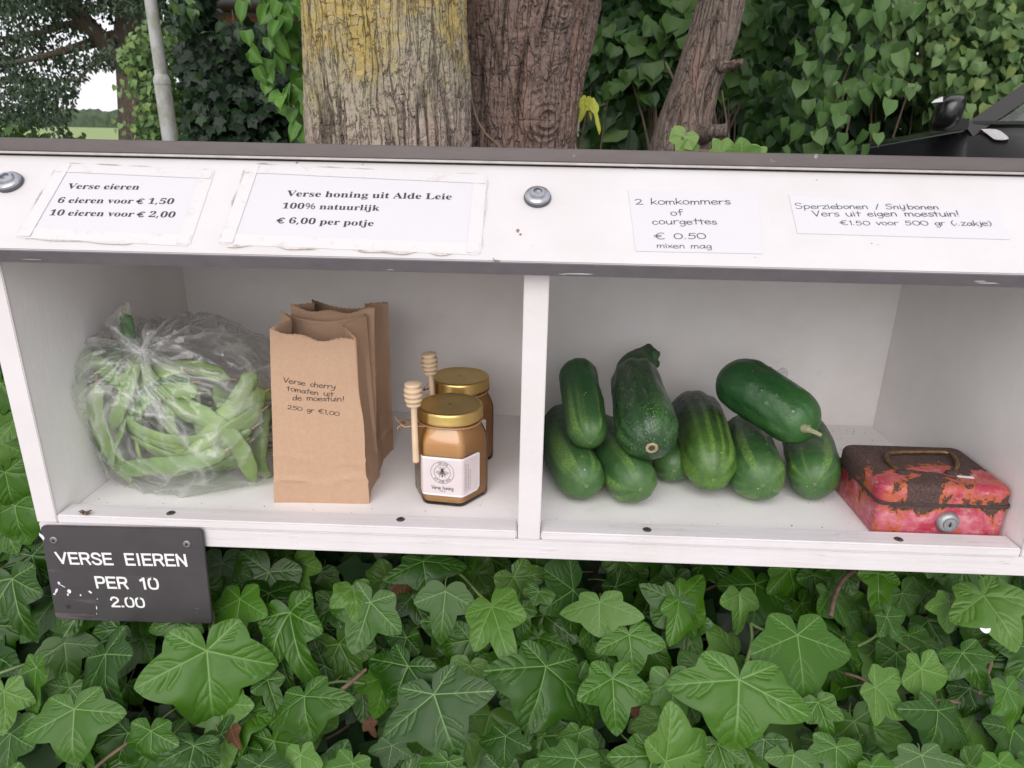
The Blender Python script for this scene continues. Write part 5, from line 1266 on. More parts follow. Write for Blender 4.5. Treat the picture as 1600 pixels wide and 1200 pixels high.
def ivy_leaf_mesh(lobes, seed, nr=58, nt=300, curl=0.5, fold=0.35, wave=0.5):
    """lobes: list of (angle from tip in degrees, length); leaf length 1 along -Y, face +Z, stalk joint at the origin"""
    L = sorted([(a, l) for a, l in lobes] + [(-a, l) for a, l in lobes if a > 0])
    rng = np.random.RandomState(seed)
    L = [(a + rng.uniform(-4, 4) * (a != 0), l * rng.uniform(.92, 1.08)) for a, l in L]
    keys = []
    for i, (a, l) in enumerate(L):
        keys.append((a, l, 1))
        if i < len(L) - 1:
            a2, l2 = L[i + 1]; keys.append(((a + a2) / 2, min(l, l2) * (rng.uniform(0.70, 0.82) if min(abs(a), abs(a2)) < 30 else rng.uniform(0.90, 1.02)), 0))
    keys = [(-180, 0.05, 0), (L[0][0] - 34, L[0][1] * 0.62, 0)] + keys + [(L[-1][0] + 34, L[-1][1] * 0.62, 0), (180, 0.05, 0)]
    A = np.array([k[0] for k in keys]); Rr = np.array([k[1] for k in keys]); tip = [k[2] for k in keys]
    th = np.linspace(-180, 180, nt); r = np.zeros(nt)
    for i, a in enumerate(th):
        j = min(max(np.searchsorted(A, a) - 1, 0), len(A) - 2); u = (a - A[j]) / (A[j + 1] - A[j])
        if tip[j] and not tip[j + 1]: w = 0.75 * u + 0.25 * u * u * (3 - 2 * u)
        elif tip[j + 1] and not tip[j]: w = 0.75 * u + 0.25 * u * u * (3 - 2 * u)
        else: w = u * u * (3 - 2 * u)
        r[i] = Rr[j] + (Rr[j + 1] - Rr[j]) * w
    tr = np.radians(th); ts = (np.linspace(0, 1, nr + 1)[1:]) ** 0.85
    X = np.concatenate([[0], (ts[:, None] * (r * np.sin(tr))[None]).ravel()]); Y = np.concatenate([[0], (-ts[:, None] * (r * np.cos(tr))[None]).ravel()])
    # veins
    segs = []
    for a, l in L:
        d = np.array([math.sin(R(a)), -math.cos(R(a))]); e = d * l * 0.95
        segs.append((np.zeros(2), e, 0.0100 if abs(a) < 8 else 0.0086, 0.25))
        for k in range(1, 5):
            b0 = d * l * (0.16 + 0.17 * k) ; ln = l * 0.36 * (1 - 0.14 * k)
            for sg_ in (-1, 1):
                an = R(a) + sg_ * R(42 + rng.uniform(-8, 8)); m_ = b0 + np.array([math.sin(an), -math.cos(an)]) * ln * 0.6; an2 = an - sg_ * R(14)
                e2 = m_ + np.array([math.sin(an2), -math.cos(an2)]) * ln * 0.55
                segs.append((b0, m_, 0.0085, 0.45)); segs.append((m_, e2, 0.0068, 0.4))
    P = np.stack([X, Y], 1); vein = np.zeros(len(P)); dm = np.full(len(P), 9.0)
    for a, b, w, fd in segs:
        ab = b - a; tt = np.clip(((P - a) @ ab) / (ab @ ab), 0, 1); dd = np.hypot(*(P - a - tt[:, None] * ab).T)
        vein = np.maximum(vein, np.clip(1.25 - dd / (w * (1 - fd * tt)), 0, 1) * (1.0 if w in (.0100, .0086) else 0.42)); dm = np.minimum(dm, dd * (1 if w in (.0100, .0086) else 1.8))
    rr_ = np.hypot(X, Y)
    Z = 0.011 * (1 - np.exp(-(dm / 0.045) ** 2))
    Z += fold * 0.28 * np.abs(X) * (1 - 0.4 * rr_) - curl * 0.30 * rr_ ** 2.2
    q = np.stack([X * 2.2 + seed, Y * 2.2, np.full_like(X, seed * 1.7)], 1)
    Z += wave * 0.42 * (fbm(q, seed, 2) - 0.5) * rr_
    Z += wave * 0.03 * np.sin(np.arctan2(X, -Y) * 9 + seed) * rr_ ** 2
    V = np.stack([X, Y, Z], 1)
    F = [(0, 1 + i, 1 + i + 1) for i in range(nt - 1)]
    for k in range(nr - 1):
        for i in range(nt - 1):
            a = 1 + k * nt + i; F.append((a, a + nt, a + nt + 1, a + 1))
    # stalk
    PV = []; n = 6; m = 9
    for i in range(m):
        u = i / (m - 1); c = Vector((0.03 * math.sin(u * 3 + seed), 0.42 * u * (1 - .35 * u), -0.50 * u ** 1.5 - 0.004)); w = 0.014 + 0.004 * u
        for k in range(n): a = 2 * math.pi * k / n; PV.append((c.x + w * math.cos(a), c.y + w * math.sin(a) * .6, c.z + w * math.sin(a)))
    o = len(V); V = np.concatenate([V, np.array(PV)]); fm = [0] * len(F)
    for i in range(m - 1):
        for k in range(n): F.append((o + i * n + k, o + i * n + (k + 1) % n, o + (i + 1) * n + (k + 1) % n, o + (i + 1) * n + k)); fm.append(1)
    return newmesh('ivy_leaf', V, F, [M['ivy'], M['petiole']], attrs={'vein': np.concatenate([vein, np.zeros(len(PV))])}, fmat=fm)
VAR = {
 'broad': ivy_leaf_mesh([(0, 1.0), (68, 0.82), (128, 0.46)], 1, curl=.45),
 'star': ivy_leaf_mesh([(0, 1.0), (64, 0.76), (128, 0.48)], 2, curl=.3, fold=.45),
 'tri': ivy_leaf_mesh([(0, 1.0), (66, 0.66)], 3, curl=.5, fold=.5),
 'oval': ivy_leaf_mesh([(0, 1.0), (48, 0.66), (100, 0.45)], 4, curl=.35, fold=.55, wave=.9),
 'wide': ivy_leaf_mesh([(0, 0.90), (66, 0.92), (120, 0.50)], 5, curl=.6, fold=.2),
 'long': ivy_leaf_mesh([(0, 1.1), (75, 0.55), (130, 0.38)], 6, curl=.25, fold=.6),
 'star2': ivy_leaf_mesh([(0, 1.05), (56, 0.78), (112, 0.52)], 7, curl=.7, fold=.35, wave=.8),
 'young': ivy_leaf_mesh([(0, 0.9), (55, 0.72), (110, 0.66)], 8, curl=.2, fold=.3, wave=.4),
}
VK = list(VAR)
DEAD = VAR['tri'].copy(); DEAD.materials[0] = M['deadleaf']
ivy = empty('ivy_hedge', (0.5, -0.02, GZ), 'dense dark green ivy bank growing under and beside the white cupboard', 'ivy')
IVM = Matrix.Translation((-0.5, 0.02, -GZ))
P_A = np.array([0.5, 0.10, -0.10]); P_N = np.array([0, -0.55, 1.0]); P_N /= np.linalg.norm(P_N)
def leafobj(pos, tipdir, nrm, size, var, sx=1.0, flip=False):
    n = Vector(nrm).normalized(); y = -(Vector(tipdir) - n * Vector(tipdir).dot(n)).normalized(); x = y.cross(n)
    s = size; sxx = s * sx * (-1 if flip else 1)
    o = bpy.data.objects.new('leaf', VAR[var] if isinstance(var, str) else var); COL.objects.link(o); o.parent = ivy
    o.matrix_parent_inverse = IVM
    # matrix_basis in world terms, because the root carries no rotation
    z_ = s * random.Random(pos[0] * 977 + pos[2]).uniform(.35, 2.3)
    m = Matrix(((x.x * sxx, y.x * s, n.x * z_, pos[0]), (x.y * sxx, y.y * s, n.y * z_, pos[1]), (x.z * sxx, y.z * s, n.z * z_, pos[2]), (0, 0, 0, 1)))
    o.matrix_basis = m
    return o
KEY = [  # stalk joint px, tip px, width factor, variant, lift toward the viewer
 (323,1017,327,1157,1.05,'broad',.030),(375,936,363,1012,1.15,'star',.020),(454,957,476,1087,.85,'oval',.022),(165,1022,202,1110,1.0,'star2',.022),
 (116,1108,110,1200,1.25,'broad',.032),(476,1088,489,1161,1.3,'wide',.016),(236,1142,233,1215,1.1,'star2',.03),(20,904,17,1009,.9,'oval',.03),
 (405,1196,405,1260,1.2,'broad',.034),(57,1043,27,1130,.85,'long',.024),(186,982,145,1033,1.0,'oval',.012),(280,968,272,1022,1.2,'star',.012),
 (551,919,556,966,1.2,'star2',.026),(579,941,549,1022,1.1,'star',.018),(661,877,668,929,1.45,'wide',.024),(696,924,685,1006,.95,'tri',.022),
 (769,948,811,1059,.85,'oval',.026),(638,1041,598,1113,1.25,'wide',.024),(678,1085,713,1188,1.25,'broad',.040),(853,1041,824,1150,1.05,'wide',.026),
 (957,1060,962,1151,1.0,'star',.030),(937,941,937,999,1.35,'wide',.020),(983,992,990,1057,1.3,'star',.012),(1048,1064,1056,1143,1.0,'star',.022),
 (790,1150,797,1199,1.4,'broad',.024),(901,1186,880,1260,1.1,'broad',.034),(1020,1181,1000,1262,1.2,'broad',.036),(1056,938,1021,980,1.2,'wide',.02),
 (792,1069,780,1092,1.6,'young',.012),(552,1193,545,1250,1.2,'wide',.03),(612,1165,605,1199,1.4,'star',.012),
 (1155,1062,1152,1181,1.35,'broad',.046),(1246,992,1264,1101,1.15,'broad',.034),(1537,931,1586,1020,1.0,'broad',.034),(1504,1020,1530,1073,1.25,'star2',.020),
 (1367,1074,1414,1123,1.3,'star',.030),(1385,964,1404,1004,1.2,'star',.020),(1061,936,1110,973,1.2,'wide',.020),(1439,1045,1481,1162,.75,'long',.020),
 (1278,1097,1302,1164,.9,'oval',.022),(1574,1076,1596,1141,1.0,'star2',.028),(1194,1155,1190,1192,1.4,'young',.020),(1561,1193,1565,1250,1.2,'broad',.03),
 (1362,1197,1370,1240,1.6,'star',.03),(1155,929,1159,990,1.0,'tri',.010),(1372,896,1371,966,.9,'long',.012),(1484,941,1480,990,1.3,'star',.006),
 (1040,1190,1109,1155,1.2,'broad',.04),(7,1080,3,1150,1.0,'star',.02),(303,1165,290,1230,1.2,'star2',.014),(734,1040,728,1080,1.1,'young',.006),
 (1465,1110,1450,1180,1.2,'wide',.014),(1307,1167,1300,1230,1.2,'star2',.024),(1240,1180,1230,1240,1.2,'tri',.02),(842,925,835,950,1.3,'young',.012),
 (905,1145,895,1185,1.2,'star',.01),(1440,1180,1455,1240,1.2,'wide',.03),(470,1180,478,1240,1.0,'star',.02),(700,1190,690,1240,1.1,'wide',.018),
]
rng = random.Random(77)
used = []
def ivypt(px, py, lift=0.0):
    return onplane(px, py, P_A + P_N * lift, P_N)
for jx, jy, tx, ty, sx, var, lift in KEY:
    A = Vector(ivypt(jx, jy, lift + .012)); B = Vector(ivypt(tx, ty, lift - .004))
    L = (B - A).length
    base = Vector((0, -0.62, 0.62)); n = (base + Vector((rng.uniform(-.45, .45), rng.uniform(-.35, .2), rng.uniform(-.25, .3)))).normalized()
    o = leafobj(A, B - A, n, L * 1.04, var, sx, rng.random() < .5)
    used.append((jx, jy))
N_PARTS = 300; count = len(KEY)
cands = []
for k in range(4000):
    px = rng.uniform(-60, 1660); py = rng.uniform(862, 1235)
    if any((px - u[0]) ** 2 + (py - u[1]) ** 2 < 30 ** 2 for u in used): continue
    used.append((px, py)); cands.append((px, py))
    if len(cands) >= 196: break
for px, py in cands:
    A = Vector(ivypt(px, py, rng.uniform(-.045, .004)))
    a = rng.gauss(0, 0.65); td = Vector((math.sin(a), -0.55 * math.cos(a), -0.75 * math.cos(a)))
    n = Vector((rng.uniform(-.5, .5), -0.62 + rng.uniform(-.35, .35), 0.62 + rng.uniform(-.35, .4)))
    leafobj(A, td, n, rng.uniform(.038, .064), rng.choice(VK), rng.uniform(.9, 1.25), rng.random() < .5); count += 1
# the ivy standing up beside the cupboard
LEFT = [(8,738,22,800,1.2,'broad'),(50,868,70,915,1.3,'star'),(12,850,30,890,1.1,'young'),(30,640,10,690,1.1,'star'),(0,690,-8,740,1.2,'tri'),(24,790,46,850,1.3,'wide'),(2,600,-12,660,1.0,'broad'),(50,800,40,850,1.0,'star2'),(8,905,14,1000,.8,'oval'),(68,985,60,1030,1.1,'star')]
for jx, jy, tx, ty, sx, var in LEFT:
    A = Vector(ony(jx, jy, 0.05)); B = Vector(ony(tx, ty, 0.045)); n = Vector((rng.uniform(-.2, .4), -1, rng.uniform(.1, .5)))
    leafobj(A, B - A, n, (B - A).length * 1.05, var, sx, rng.random() < .5); count += 1
while count < N_PARTS:
    x = rng.uniform(-0.26, -0.03); z = rng.uniform(-0.16, 0.24); y = 0.085 + rng.uniform(-.02, .06) + max(0, -z) * -0.2
    a = rng.gauss(0, 0.6); td = Vector((math.sin(a), -.15, -math.cos(a)))
    leafobj((x, y, z), td, Vector((rng.uniform(-.5, .5), -1, rng.uniform(-.1, .7))), rng.uniform(.042, .070), rng.choice(VK), rng.uniform(.9, 1.25), rng.random() < .5); count += 1
# dead leaves caught in the ivy
dl = [(640, 905, 668, 950, -.012, 1.0), (362, 1142, 372, 1168, .0, .9), (575, 1128, 583, 1150, -.01, .8), (1000, 1108, 985, 1135, -.008, .8), (985, 975, 1000, 985, .012, .7), (280, 1205, 300, 1190, .0, 1.3)]
for jx, jy, tx, ty, lift, sx in dl:
    A = Vector(ivypt(jx, jy, lift)); B = Vector(ivypt(tx, ty, lift)); leafobj(A, B - A, Vector((rng.uniform(-.7, .7), -.6, .5)), (B - A).length * 1.15, DEAD, sx)

def leaf_cloud(name, pts, tips, nrms, sizes, shape, mats, parent=None, fold=0.25):
    """many low-poly leaves as one mesh; shape: outline in the leaf plane with the stalk at the origin, tip toward -Y"""
    S = np.array(shape, float); ns = len(S); N = len(pts)
    n = nrms / np.linalg.norm(nrms, axis=1)[:, None]
    y = -(tips - n * (tips * n).sum(1)[:, None]); y /= np.linalg.norm(y, axis=1)[:, None] + 1e-9; x = np.cross(y, n)
    V = pts[:, None, :] + sizes[:, None, None] * (S[None, :, 0, None] * x[:, None] + S[None, :, 1, None] * y[:, None] + (S[None, :, 2, None]) * n[:, None])
    V = V.reshape(-1, 3)
    # two halves hinged on the midrib: vertices 0 = joint, 1 = tip, then side points
    h = (ns - 2) // 2; f = []
    Lf = [2 + i for i in range(h)]; Rf = [2 + h + i for i in range(h)]
    tri = []
    for side_ in (Lf, Rf[:]):
        ch = [0] + side_ + [1]
        for i in range(1, len(ch) - 1):
            tri.append((0, ch[i], ch[i + 1]) if side_ is Lf else (0, ch[i + 1], ch[i]))
    T = np.array(tri); F = (T[None] + (np.arange(N) * ns)[:, None, None]).reshape(-1, 3)
    return link(name, newmesh(name, V, F, mats, smooth=False), parent)
IVYS = [(0, 0, 0), (0, -1, -.12), (-.30, .12, .05), (-.46, -.20, .06), (-.62, -.50, .0), (-.30, -.62, .03), (.30, .12, .05), (.46, -.20, .06), (.62, -.50, .0), (.30, -.62, .03)]
HEART = [(0, 0, 0), (0, -1, -.10), (-.26, .10, .05), (-.46, -.16, .10), (-.40, -.52, .06), (-.16, -.82, -.02), (.26, .10, .05), (.46, -.16, .10), (.40, -.52, .06), (.16, -.82, -.02)]
LANCE = [(0, 0, 0), (0, -1, -.12), (-.15, -.12, .04), (-.25, -.42, .07), (-.14, -.75, .0), (.15, -.12, .04), (.25, -.42, .07), (.14, -.75, .0)]
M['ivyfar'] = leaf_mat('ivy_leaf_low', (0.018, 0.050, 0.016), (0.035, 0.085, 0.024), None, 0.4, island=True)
g = np.random.RandomState(5)
N = 2600; X = g.uniform(-.5, 1.5, N); Yy = g.uniform(-.38, .36, N)
Zb = -.10 + .55 * (Yy - .10) - 0.045 - g.uniform(0, .08, N); Zb = np.where(Yy > 0.12, np.minimum(Zb, -0.085), Zb)
pts = np.stack([X, Yy, Zb], 1)
M2 = 1500; X2 = g.uniform(-.6, -.045, M2); Y2 = .13 + g.uniform(-.02, .10, M2); Z2 = g.uniform(-.25, .30, M2); pts = np.concatenate([pts, np.stack([X2, Y2, Z2], 1)])
NN = len(pts); tips = np.stack([g.normal(0, .5, NN), g.normal(-.4, .3, NN), np.full(NN, -.8)], 1)
nr_ = np.stack([g.uniform(-.6, .6, NN), -.7 + g.uniform(-.4, .4, NN), .6 + g.uniform(-.5, .4, NN)], 1)
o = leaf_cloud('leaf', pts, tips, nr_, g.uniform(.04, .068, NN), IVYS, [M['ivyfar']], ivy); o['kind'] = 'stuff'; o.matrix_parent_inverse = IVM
# visible stems
def px_tube(name, pts, rad, mat, parent, inv=None, n=7):
    mb = MB(); P = [Vector(p) for p in pts]; PP = catmull(P, 6); rr_ = rad if hasattr(rad, '__len__') else [rad] * len(P)
    mb.tube(PP, list(np.interp(np.linspace(0, len(P) - 1, len(PP)), range(len(P)), rr_)), n); o = mb.build(name, mat, parent, smooth=True)
    if inv is not None: o.matrix_parent_inverse = inv
    return o
def S(*q): return [ivypt(a, b, c) for a, b, c in q]
for P, r, m in ((S((1298,962,.02), (1305,930,.01), (1318,905,0), (1335,892,-.01)), .0028, 'ivystem'), (S((1335,892,-.01), (1350,910,-.012), (1372,918,-.014)), .0015, 'ivystem'),
    (S((1157,1062,.052), (1168,1030,.052), (1175,1000,.044), (1173,974,.035)), [.0021, .0020, .0018, .0016], 'petiole'), (S((1246,992,.040), (1215,988,.042), (1190,983,.040), (1173,974,.035)), .0017, 'petiole'),
    (S((524,1087,.035), (540,1073,.034), (556,1060,.03), (572,1046,.024)), [.0026, .0024, .0021, .002], 'ivystem'), (S((769,948,.036), (745,925,.03), (722,900,.02), (690,880,.0)), .0017, 'petiole'),
    (S((853,1041,.036), (838,1024,.034), (826,1012,.026)), .0019, 'ivystem'), (S((323,1017,.040), (330,995,.034), (334,970,.024), (330,940,.01)), .0019, 'petiole'),
    (S((0,1052,.03), (22,1044,.03), (40,1038,.026)), .0018, 'petiole'), (S((0,890,.03), (30,868,.02), (60,850,.01)), .0015, 'ivystem'),
    (S((1430,1120,.02), (1445,1100,.02), (1470,1095,.02), (1500,1098,.01)), .0018, 'ivystem'), (S((1530,1085,.02), (1540,1060,.02), (1548,1030,.02), (1530,1012,.0)), .0022, 'ivystem'),
    (S((1320,1052,.02), (1345,1060,.034), (1367,1074,.040)), .0016, 'ivystem'), (S((960,1192,.03), (1000,1165,.03), (1030,1160,.024)), .0022, 'ivystem'),
    (S((1340,1010,.0), (1370,992,.0), (1385,964,.02)), .0016, 'petiole'), (S((200,1160,.0), (160,1190,.0), (140,1210,0)), .0018, 'ivystem'), (S((500,1072,.01), (530,1065,.01), (570,1068,0)), .0016, 'petiole')):
    px_tube('stem', P, r, M[m], ivy, IVM)
for k in range(70):
    x = rng.uniform(-.4, 1.4); y0 = rng.uniform(-.25, .2); z0 = -.10 + .55 * (y0 - .1) - rng.uniform(.075, .12)
    P = [(x + i * rng.uniform(-.035, .035), y0 + i * rng.uniform(-.012, .03), z0 + i * rng.uniform(-.01, .018)) for i in range(5)]
    if any(-.03 < a_ < 1.04 and b_ > -.04 and c_ > -.05 for a_, b_, c_ in P): continue
    px_tube('stem', P, rng.uniform(.0012, .003), M['ivystem'], ivy, IVM, 5)
# dark heart of the bank, woody litter under the leaves
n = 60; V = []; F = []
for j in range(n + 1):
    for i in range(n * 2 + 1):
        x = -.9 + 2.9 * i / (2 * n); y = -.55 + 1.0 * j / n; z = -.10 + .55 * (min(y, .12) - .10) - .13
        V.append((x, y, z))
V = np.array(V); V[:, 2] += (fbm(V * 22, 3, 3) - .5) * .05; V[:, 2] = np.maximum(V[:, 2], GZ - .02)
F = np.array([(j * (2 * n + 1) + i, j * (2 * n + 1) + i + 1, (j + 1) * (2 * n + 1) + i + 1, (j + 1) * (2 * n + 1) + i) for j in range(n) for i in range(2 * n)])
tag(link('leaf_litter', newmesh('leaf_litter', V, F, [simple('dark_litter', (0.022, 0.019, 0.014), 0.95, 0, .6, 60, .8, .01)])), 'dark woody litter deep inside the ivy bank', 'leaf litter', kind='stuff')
mb = MB(); c = ivypt(1540, 984, .052); T = Matrix.Translation(Vector(c)) @ frame_of(Vector((0, -.7, .7)))
pts_ = [Vector((math.cos(a) * .0058, math.sin(a) * .0026 + .0012 * math.cos(a * 2), 0)) for a in [k * 2 * math.pi / 16 for k in range(16)]]
mb.add([tuple(T @ p) for p in pts_] + [tuple(T @ (p * .7 + Vector((0, 0, .0008)))) for p in pts_], [tuple(range(16, 32))] + [(k, (k + 1) % 16, 16 + (k + 1) % 16, 16 + k) for k in range(16)])
tag(mb.build('fallen_petal', M['flake']), 'small white petal lying on a broad ivy leaf below the cash box', 'petal')
# ------------------------------------------------------------------ tree trunks behind the cupboard
def bark_mat(name, a, b, lichen=0.0, red=0.0, plates=True):
    t = NT(name); v = t.co('Object'); vs = t.co('Object', (1, 1, 0.28))
    n = t.noise(38, 7, 0.7, vs); f = t.noise(260, 5, 0.75, v)
    c = t.mix(n, a, b); c = t.mix(t.math('MULTIPLY', f, 0.75), c, tuple(x * 0.45 for x in a))
    c = t.mix(t.ramp(t.noise(14, 5, 0.6, vs), [(0.50, 0.0), (0.68, 0.55)]), c, (0.30, 0.165, 0.12) if red else (0.34, 0.23, 0.16))
    if lichen:
        s = t.sep(v); hz = t.math('MULTIPLY_ADD', s[2], 1.9, -.93); hx = t.math('MULTIPLY_ADD', s[0], -0.55, 0.16)
        bias = t.math('ADD', t.math('MINIMUM', hz, 0.22), hx)
        e = t.math('ADD', t.math('ADD', t.noise(20, 8, 0.72, v), t.math('MULTIPLY', t.noise(120, 4, 0.7, v), 0.25)), bias)
        c = t.mix(t.math('MULTIPLY', t.ramp(e, [(0.43, 0.0), (0.70, 0.85)]), t.ramp(t.noise(140, 4, 0.7, v), [(0.35, 0.3), (0.62, 1.0)])), c, t.mix(f, (0.30, 0.29, 0.16), (0.44, 0.42, 0.24)))
        e2 = t.math('ADD', e, t.math('MULTIPLY_ADD', t.noise(9, 3, 0.6, v), 0.7, -0.40))
        c = t.mix(t.math('MULTIPLY', t.ramp(e2, [(0.62, 0.0), (0.84, 0.85)]), t.ramp(t.noise(190, 4, 0.7, v), [(0.30, 0.25), (0.60, 1.0)])), c, t.mix(t.noise(170, 3, 0.6, v), (0.40, 0.27, 0.04), (0.64, 0.45, 0.08)))
    cr = t.attr('crack'); c = t.mix(t.ramp(cr, [(0.15, 0.0), (0.9, 0.75)]), c, (0.045, 0.028, 0.020))
    if plates:
        wn_ = t.n('ShaderNodeTexNoise'); wn_.inputs['Scale'].default_value = 26; wn_.inputs['Detail'].default_value = 5; t.l(vs, wn_.inputs[0])
        vm = t.n('ShaderNodeMix', data_type='VECTOR'); vm.inputs[0].default_value = 0.035; t.l(t.co('Object', (1, 1, 0.13)), vm.inputs[4]); t.l(wn_.outputs[1], vm.inputs[5])
        e1 = t.voro(62, 'DISTANCE_TO_EDGE', vm.outputs[1]); e2_ = t.voro(150, 'DISTANCE_TO_EDGE', vm.outputs[1])
        br = t.ramp(t.noise(30, 4, 0.7, v), [(0.35, 0.15), (0.60, 1.0)])
        k1 = t.math('MULTIPLY', t.ramp(e1, [(0.0, 1.0), (0.075, 0.0)]), br); k2 = t.math('MULTIPLY', t.ramp(e2_, [(0.0, 0.7), (0.07, 0.0)]), t.ramp(t.noise(55, 3, 0.6, v), [(0.45, 0.0), (0.60, 1.0)]))
        kk = t.math('MAXIMUM', k1, k2)
        c = t.mix(t.math('MULTIPLY', kk, 0.50), c, (0.040, 0.026, 0.020))
        hgt = t.math('SUBTRACT', t.math('ADD', t.math('MULTIPLY', f, 0.6), t.noise(90, 5, 0.7, vs)), t.math('MULTIPLY', kk, 2.0))
        t.bump(hgt, 1.0, 0.0035)
    else:
        t.bump(t.math('ADD', t.math('MULTIPLY', f, 0.6), t.noise(90, 5, 0.7, vs)), 0.9, 0.0030)
    return t.set(c, 0.88)
M['bark1'] = bark_mat('lichen_bark', (0.42, 0.32, 0.26), (0.64, 0.54, 0.47), 1.0)
M['bark2'] = bark_mat('red_brown_bark', (0.20, 0.135, 0.11), (0.34, 0.245, 0.21), 0, 1)
M['bark3'] = bark_mat('smooth_grey_bark', (0.16, 0.115, 0.095), (0.33, 0.27, 0.225), 0, 1, True)
def trunk(name, centre, mat, seed, label, furrow=0.010, fz=(0.30, 0.80), knots=()):
    """centre: list of (x, y, z, r) from the ground up"""
    C = np.array(centre, float); nt = 420
    zs = np.concatenate([np.linspace(C[0, 2], fz[0], 24)[:-1], np.linspace(fz[0], fz[1], 430), np.linspace(fz[1], C[-1, 2], 50)[1:]])
    cx = np.interp(zs, C[:, 2], C[:, 0]); cy = np.interp(zs, C[:, 2], C[:, 1]); cr = np.interp(zs, C[:, 2], C[:, 3])
    th = np.linspace(0, 2 * np.pi, nt, endpoint=False)
    T, Z = np.meshgrid(th, zs); Rr = cr[:, None] * np.ones_like(T)
    q = np.stack([np.cos(T).ravel(), np.sin(T).ravel(), Z.ravel()], 1); rad = Rr.ravel()[:, None]
    s = q.copy(); s[:, :2] *= rad
    warp = np.stack([vn(s * [14, 14, 5], seed), vn(s * [14, 14, 5] + 9, seed + 1), 0 * rad[:, 0]], 1) - .5
    p1 = s * [64, 64, 2.4] + warp * 1.1; p2 = s * [120, 120, 7] + warp * 2
    f1 = 1 - np.abs(2 * vn(p1, seed + 2) - 1); f2 = 1 - np.abs(2 * vn(p2, seed + 3) - 1)
    ck = np.clip((f1 - 0.82) / 0.16, 0, 1) * np.clip(vn(s * [36, 36, 10], seed + 5) * 2.4 - .6, 0, 1) + 0.5 * np.clip((f2 - 0.80) / 0.18, 0, 1) * np.clip(vn(s * [50, 50, 16], seed + 9) * 3 - 1.2, 0, 1)
    cross = np.clip((1 - np.abs(2 * vn(s * [30, 30, 60] + warp * 2, seed + 8) - 1) - 0.92) / 0.08, 0, 1) * 0.35 * (vn(s * [45, 45, 45], seed + 11) > .62)
    ck = np.clip(ck + cross, 0, 1.2)
    lum = fbm(s * [7, 7, 2.5], seed + 4, 3) - .5; plate = vn(s * [60, 60, 12] + warp * 2, seed + 6)
    d = lum * 0.05 * rad[:, 0] / .15 - ck * furrow + plate * furrow * .5 + (fbm(s * 150, seed + 7, 2) - .5) * furrow * .5
    for (kt, kz, kr, kh) in knots:
        dt = (T.ravel() - kt + np.pi) % (2 * np.pi) - np.pi; dd = np.hypot(dt * rad[:, 0], (Z.ravel() - kz)); d = d + kh * np.exp(-(dd / kr) ** 2) - kh * 0.9 * np.exp(-(dd / (kr * .28)) ** 2) + kh * .22 * np.sin(dd / kr * 16) * np.exp(-(dd / kr / 1.2) ** 2)
    rr_ = rad[:, 0] + d
    X = np.repeat(cx, nt) + np.cos(T.ravel()) * rr_; Y = np.repeat(cy, nt) + np.sin(T.ravel()) * rr_
    V = np.stack([X, Y, Z.ravel()], 1); nz = len(zs)
    i = np.arange(nz - 1)[:, None] * nt; j = np.arange(nt)[None]; j2 = (j + 1) % nt
    F = np.stack([i + j, i + j2, i + nt + j2, i + nt + j], 2).reshape(-1, 4)
    root = empty('tree', (C[0, 0], C[0, 1], C[0, 2]), label, 'tree', 'trees standing directly behind the cupboard')
    link('trunk', newmesh('trunk', V, F, [mat], attrs={'crack': ck}), root)
    return root
def C2(pts, Y):
    """pts: (left px, right px, py); returns centres and radii on the plane Y"""
    o = []
    for a, b, y in pts:
        A, B = ony(a, y, Y), ony(b, y, Y); o.append(((A[0] + B[0]) / 2, Y, (A[2] + B[2]) / 2, (B[0] - A[0]) / 2))
    return sorted(o, key=lambda q: q[2])
def ext(o, zt=2.3):
    (xa, ya, za, ra), (xb, yb, zb, rb) = o[0], o[-1]
    lo = (xa + (xa - xb) / (za - zb) * 0, ya, GZ - .05, ra * 1.18); k = (xb - xa) / (zb - za)
    hi = (xb + k * (zt - zb) * .8, yb, zt, rb * .85)
    return [lo] + o + [hi]
t1 = trunk('a', ext(C2([(493, 736, 224), (483, 731, 100), (477, 728, 0)], .76)), M['bark1'], 3, 'thick pale tree trunk covered with yellow and grey-green lichen, behind the honey paper', .0055)
t2 = trunk('b', ext(C2([(700, 893, 232), (704, 905, 130), (705, 932, 0)], .98)), M['bark2'], 14, 'thick red-brown furrowed tree trunk partly behind the lichen-covered one', .0080, knots=((-1.05, .43, .035, .014), (-1.0, .62, .022, .008)))
c3 = C2([(1013, 1104, 234), (1027, 1108, 190), (1045, 1119, 144), (1060, 1136, 100), (1074, 1152, 54), (1089, 1164, 0)], 1.15)
t3 = trunk('c', ext(c3, 2.0), M['bark3'], 23, 'slender leaning tree trunk with two short cut branch stubs', .0028, fz=(.30, .86))
mb = MB(); A = Vector(ony(1125, 104, 1.10)); 
mb.tube(catmull([A, Vector(ony(1140, 104, 1.08)), Vector(ony(1150, 99, 1.06)), Vector(ony(1160, 97, 1.05))], 4), [.013] * 4 + [.010] * 4 + [.0075] * 5, 12); mb.build('branch_stub', M['bark3'], t3, smooth=True)
mb = MB(); mb.tube(catmull([Vector(ony(1090, 215, 1.12)), Vector(ony(1108, 207, 1.06)), Vector(ony(1122, 205, 1.04)), Vector(ony(1135, 204, 1.03))], 4), list(np.interp(range(13), [0, 6, 10, 12], [.026, .015, .014, .017])), 14); mb.build('branch_stub', M['bark3'], t3, smooth=True)
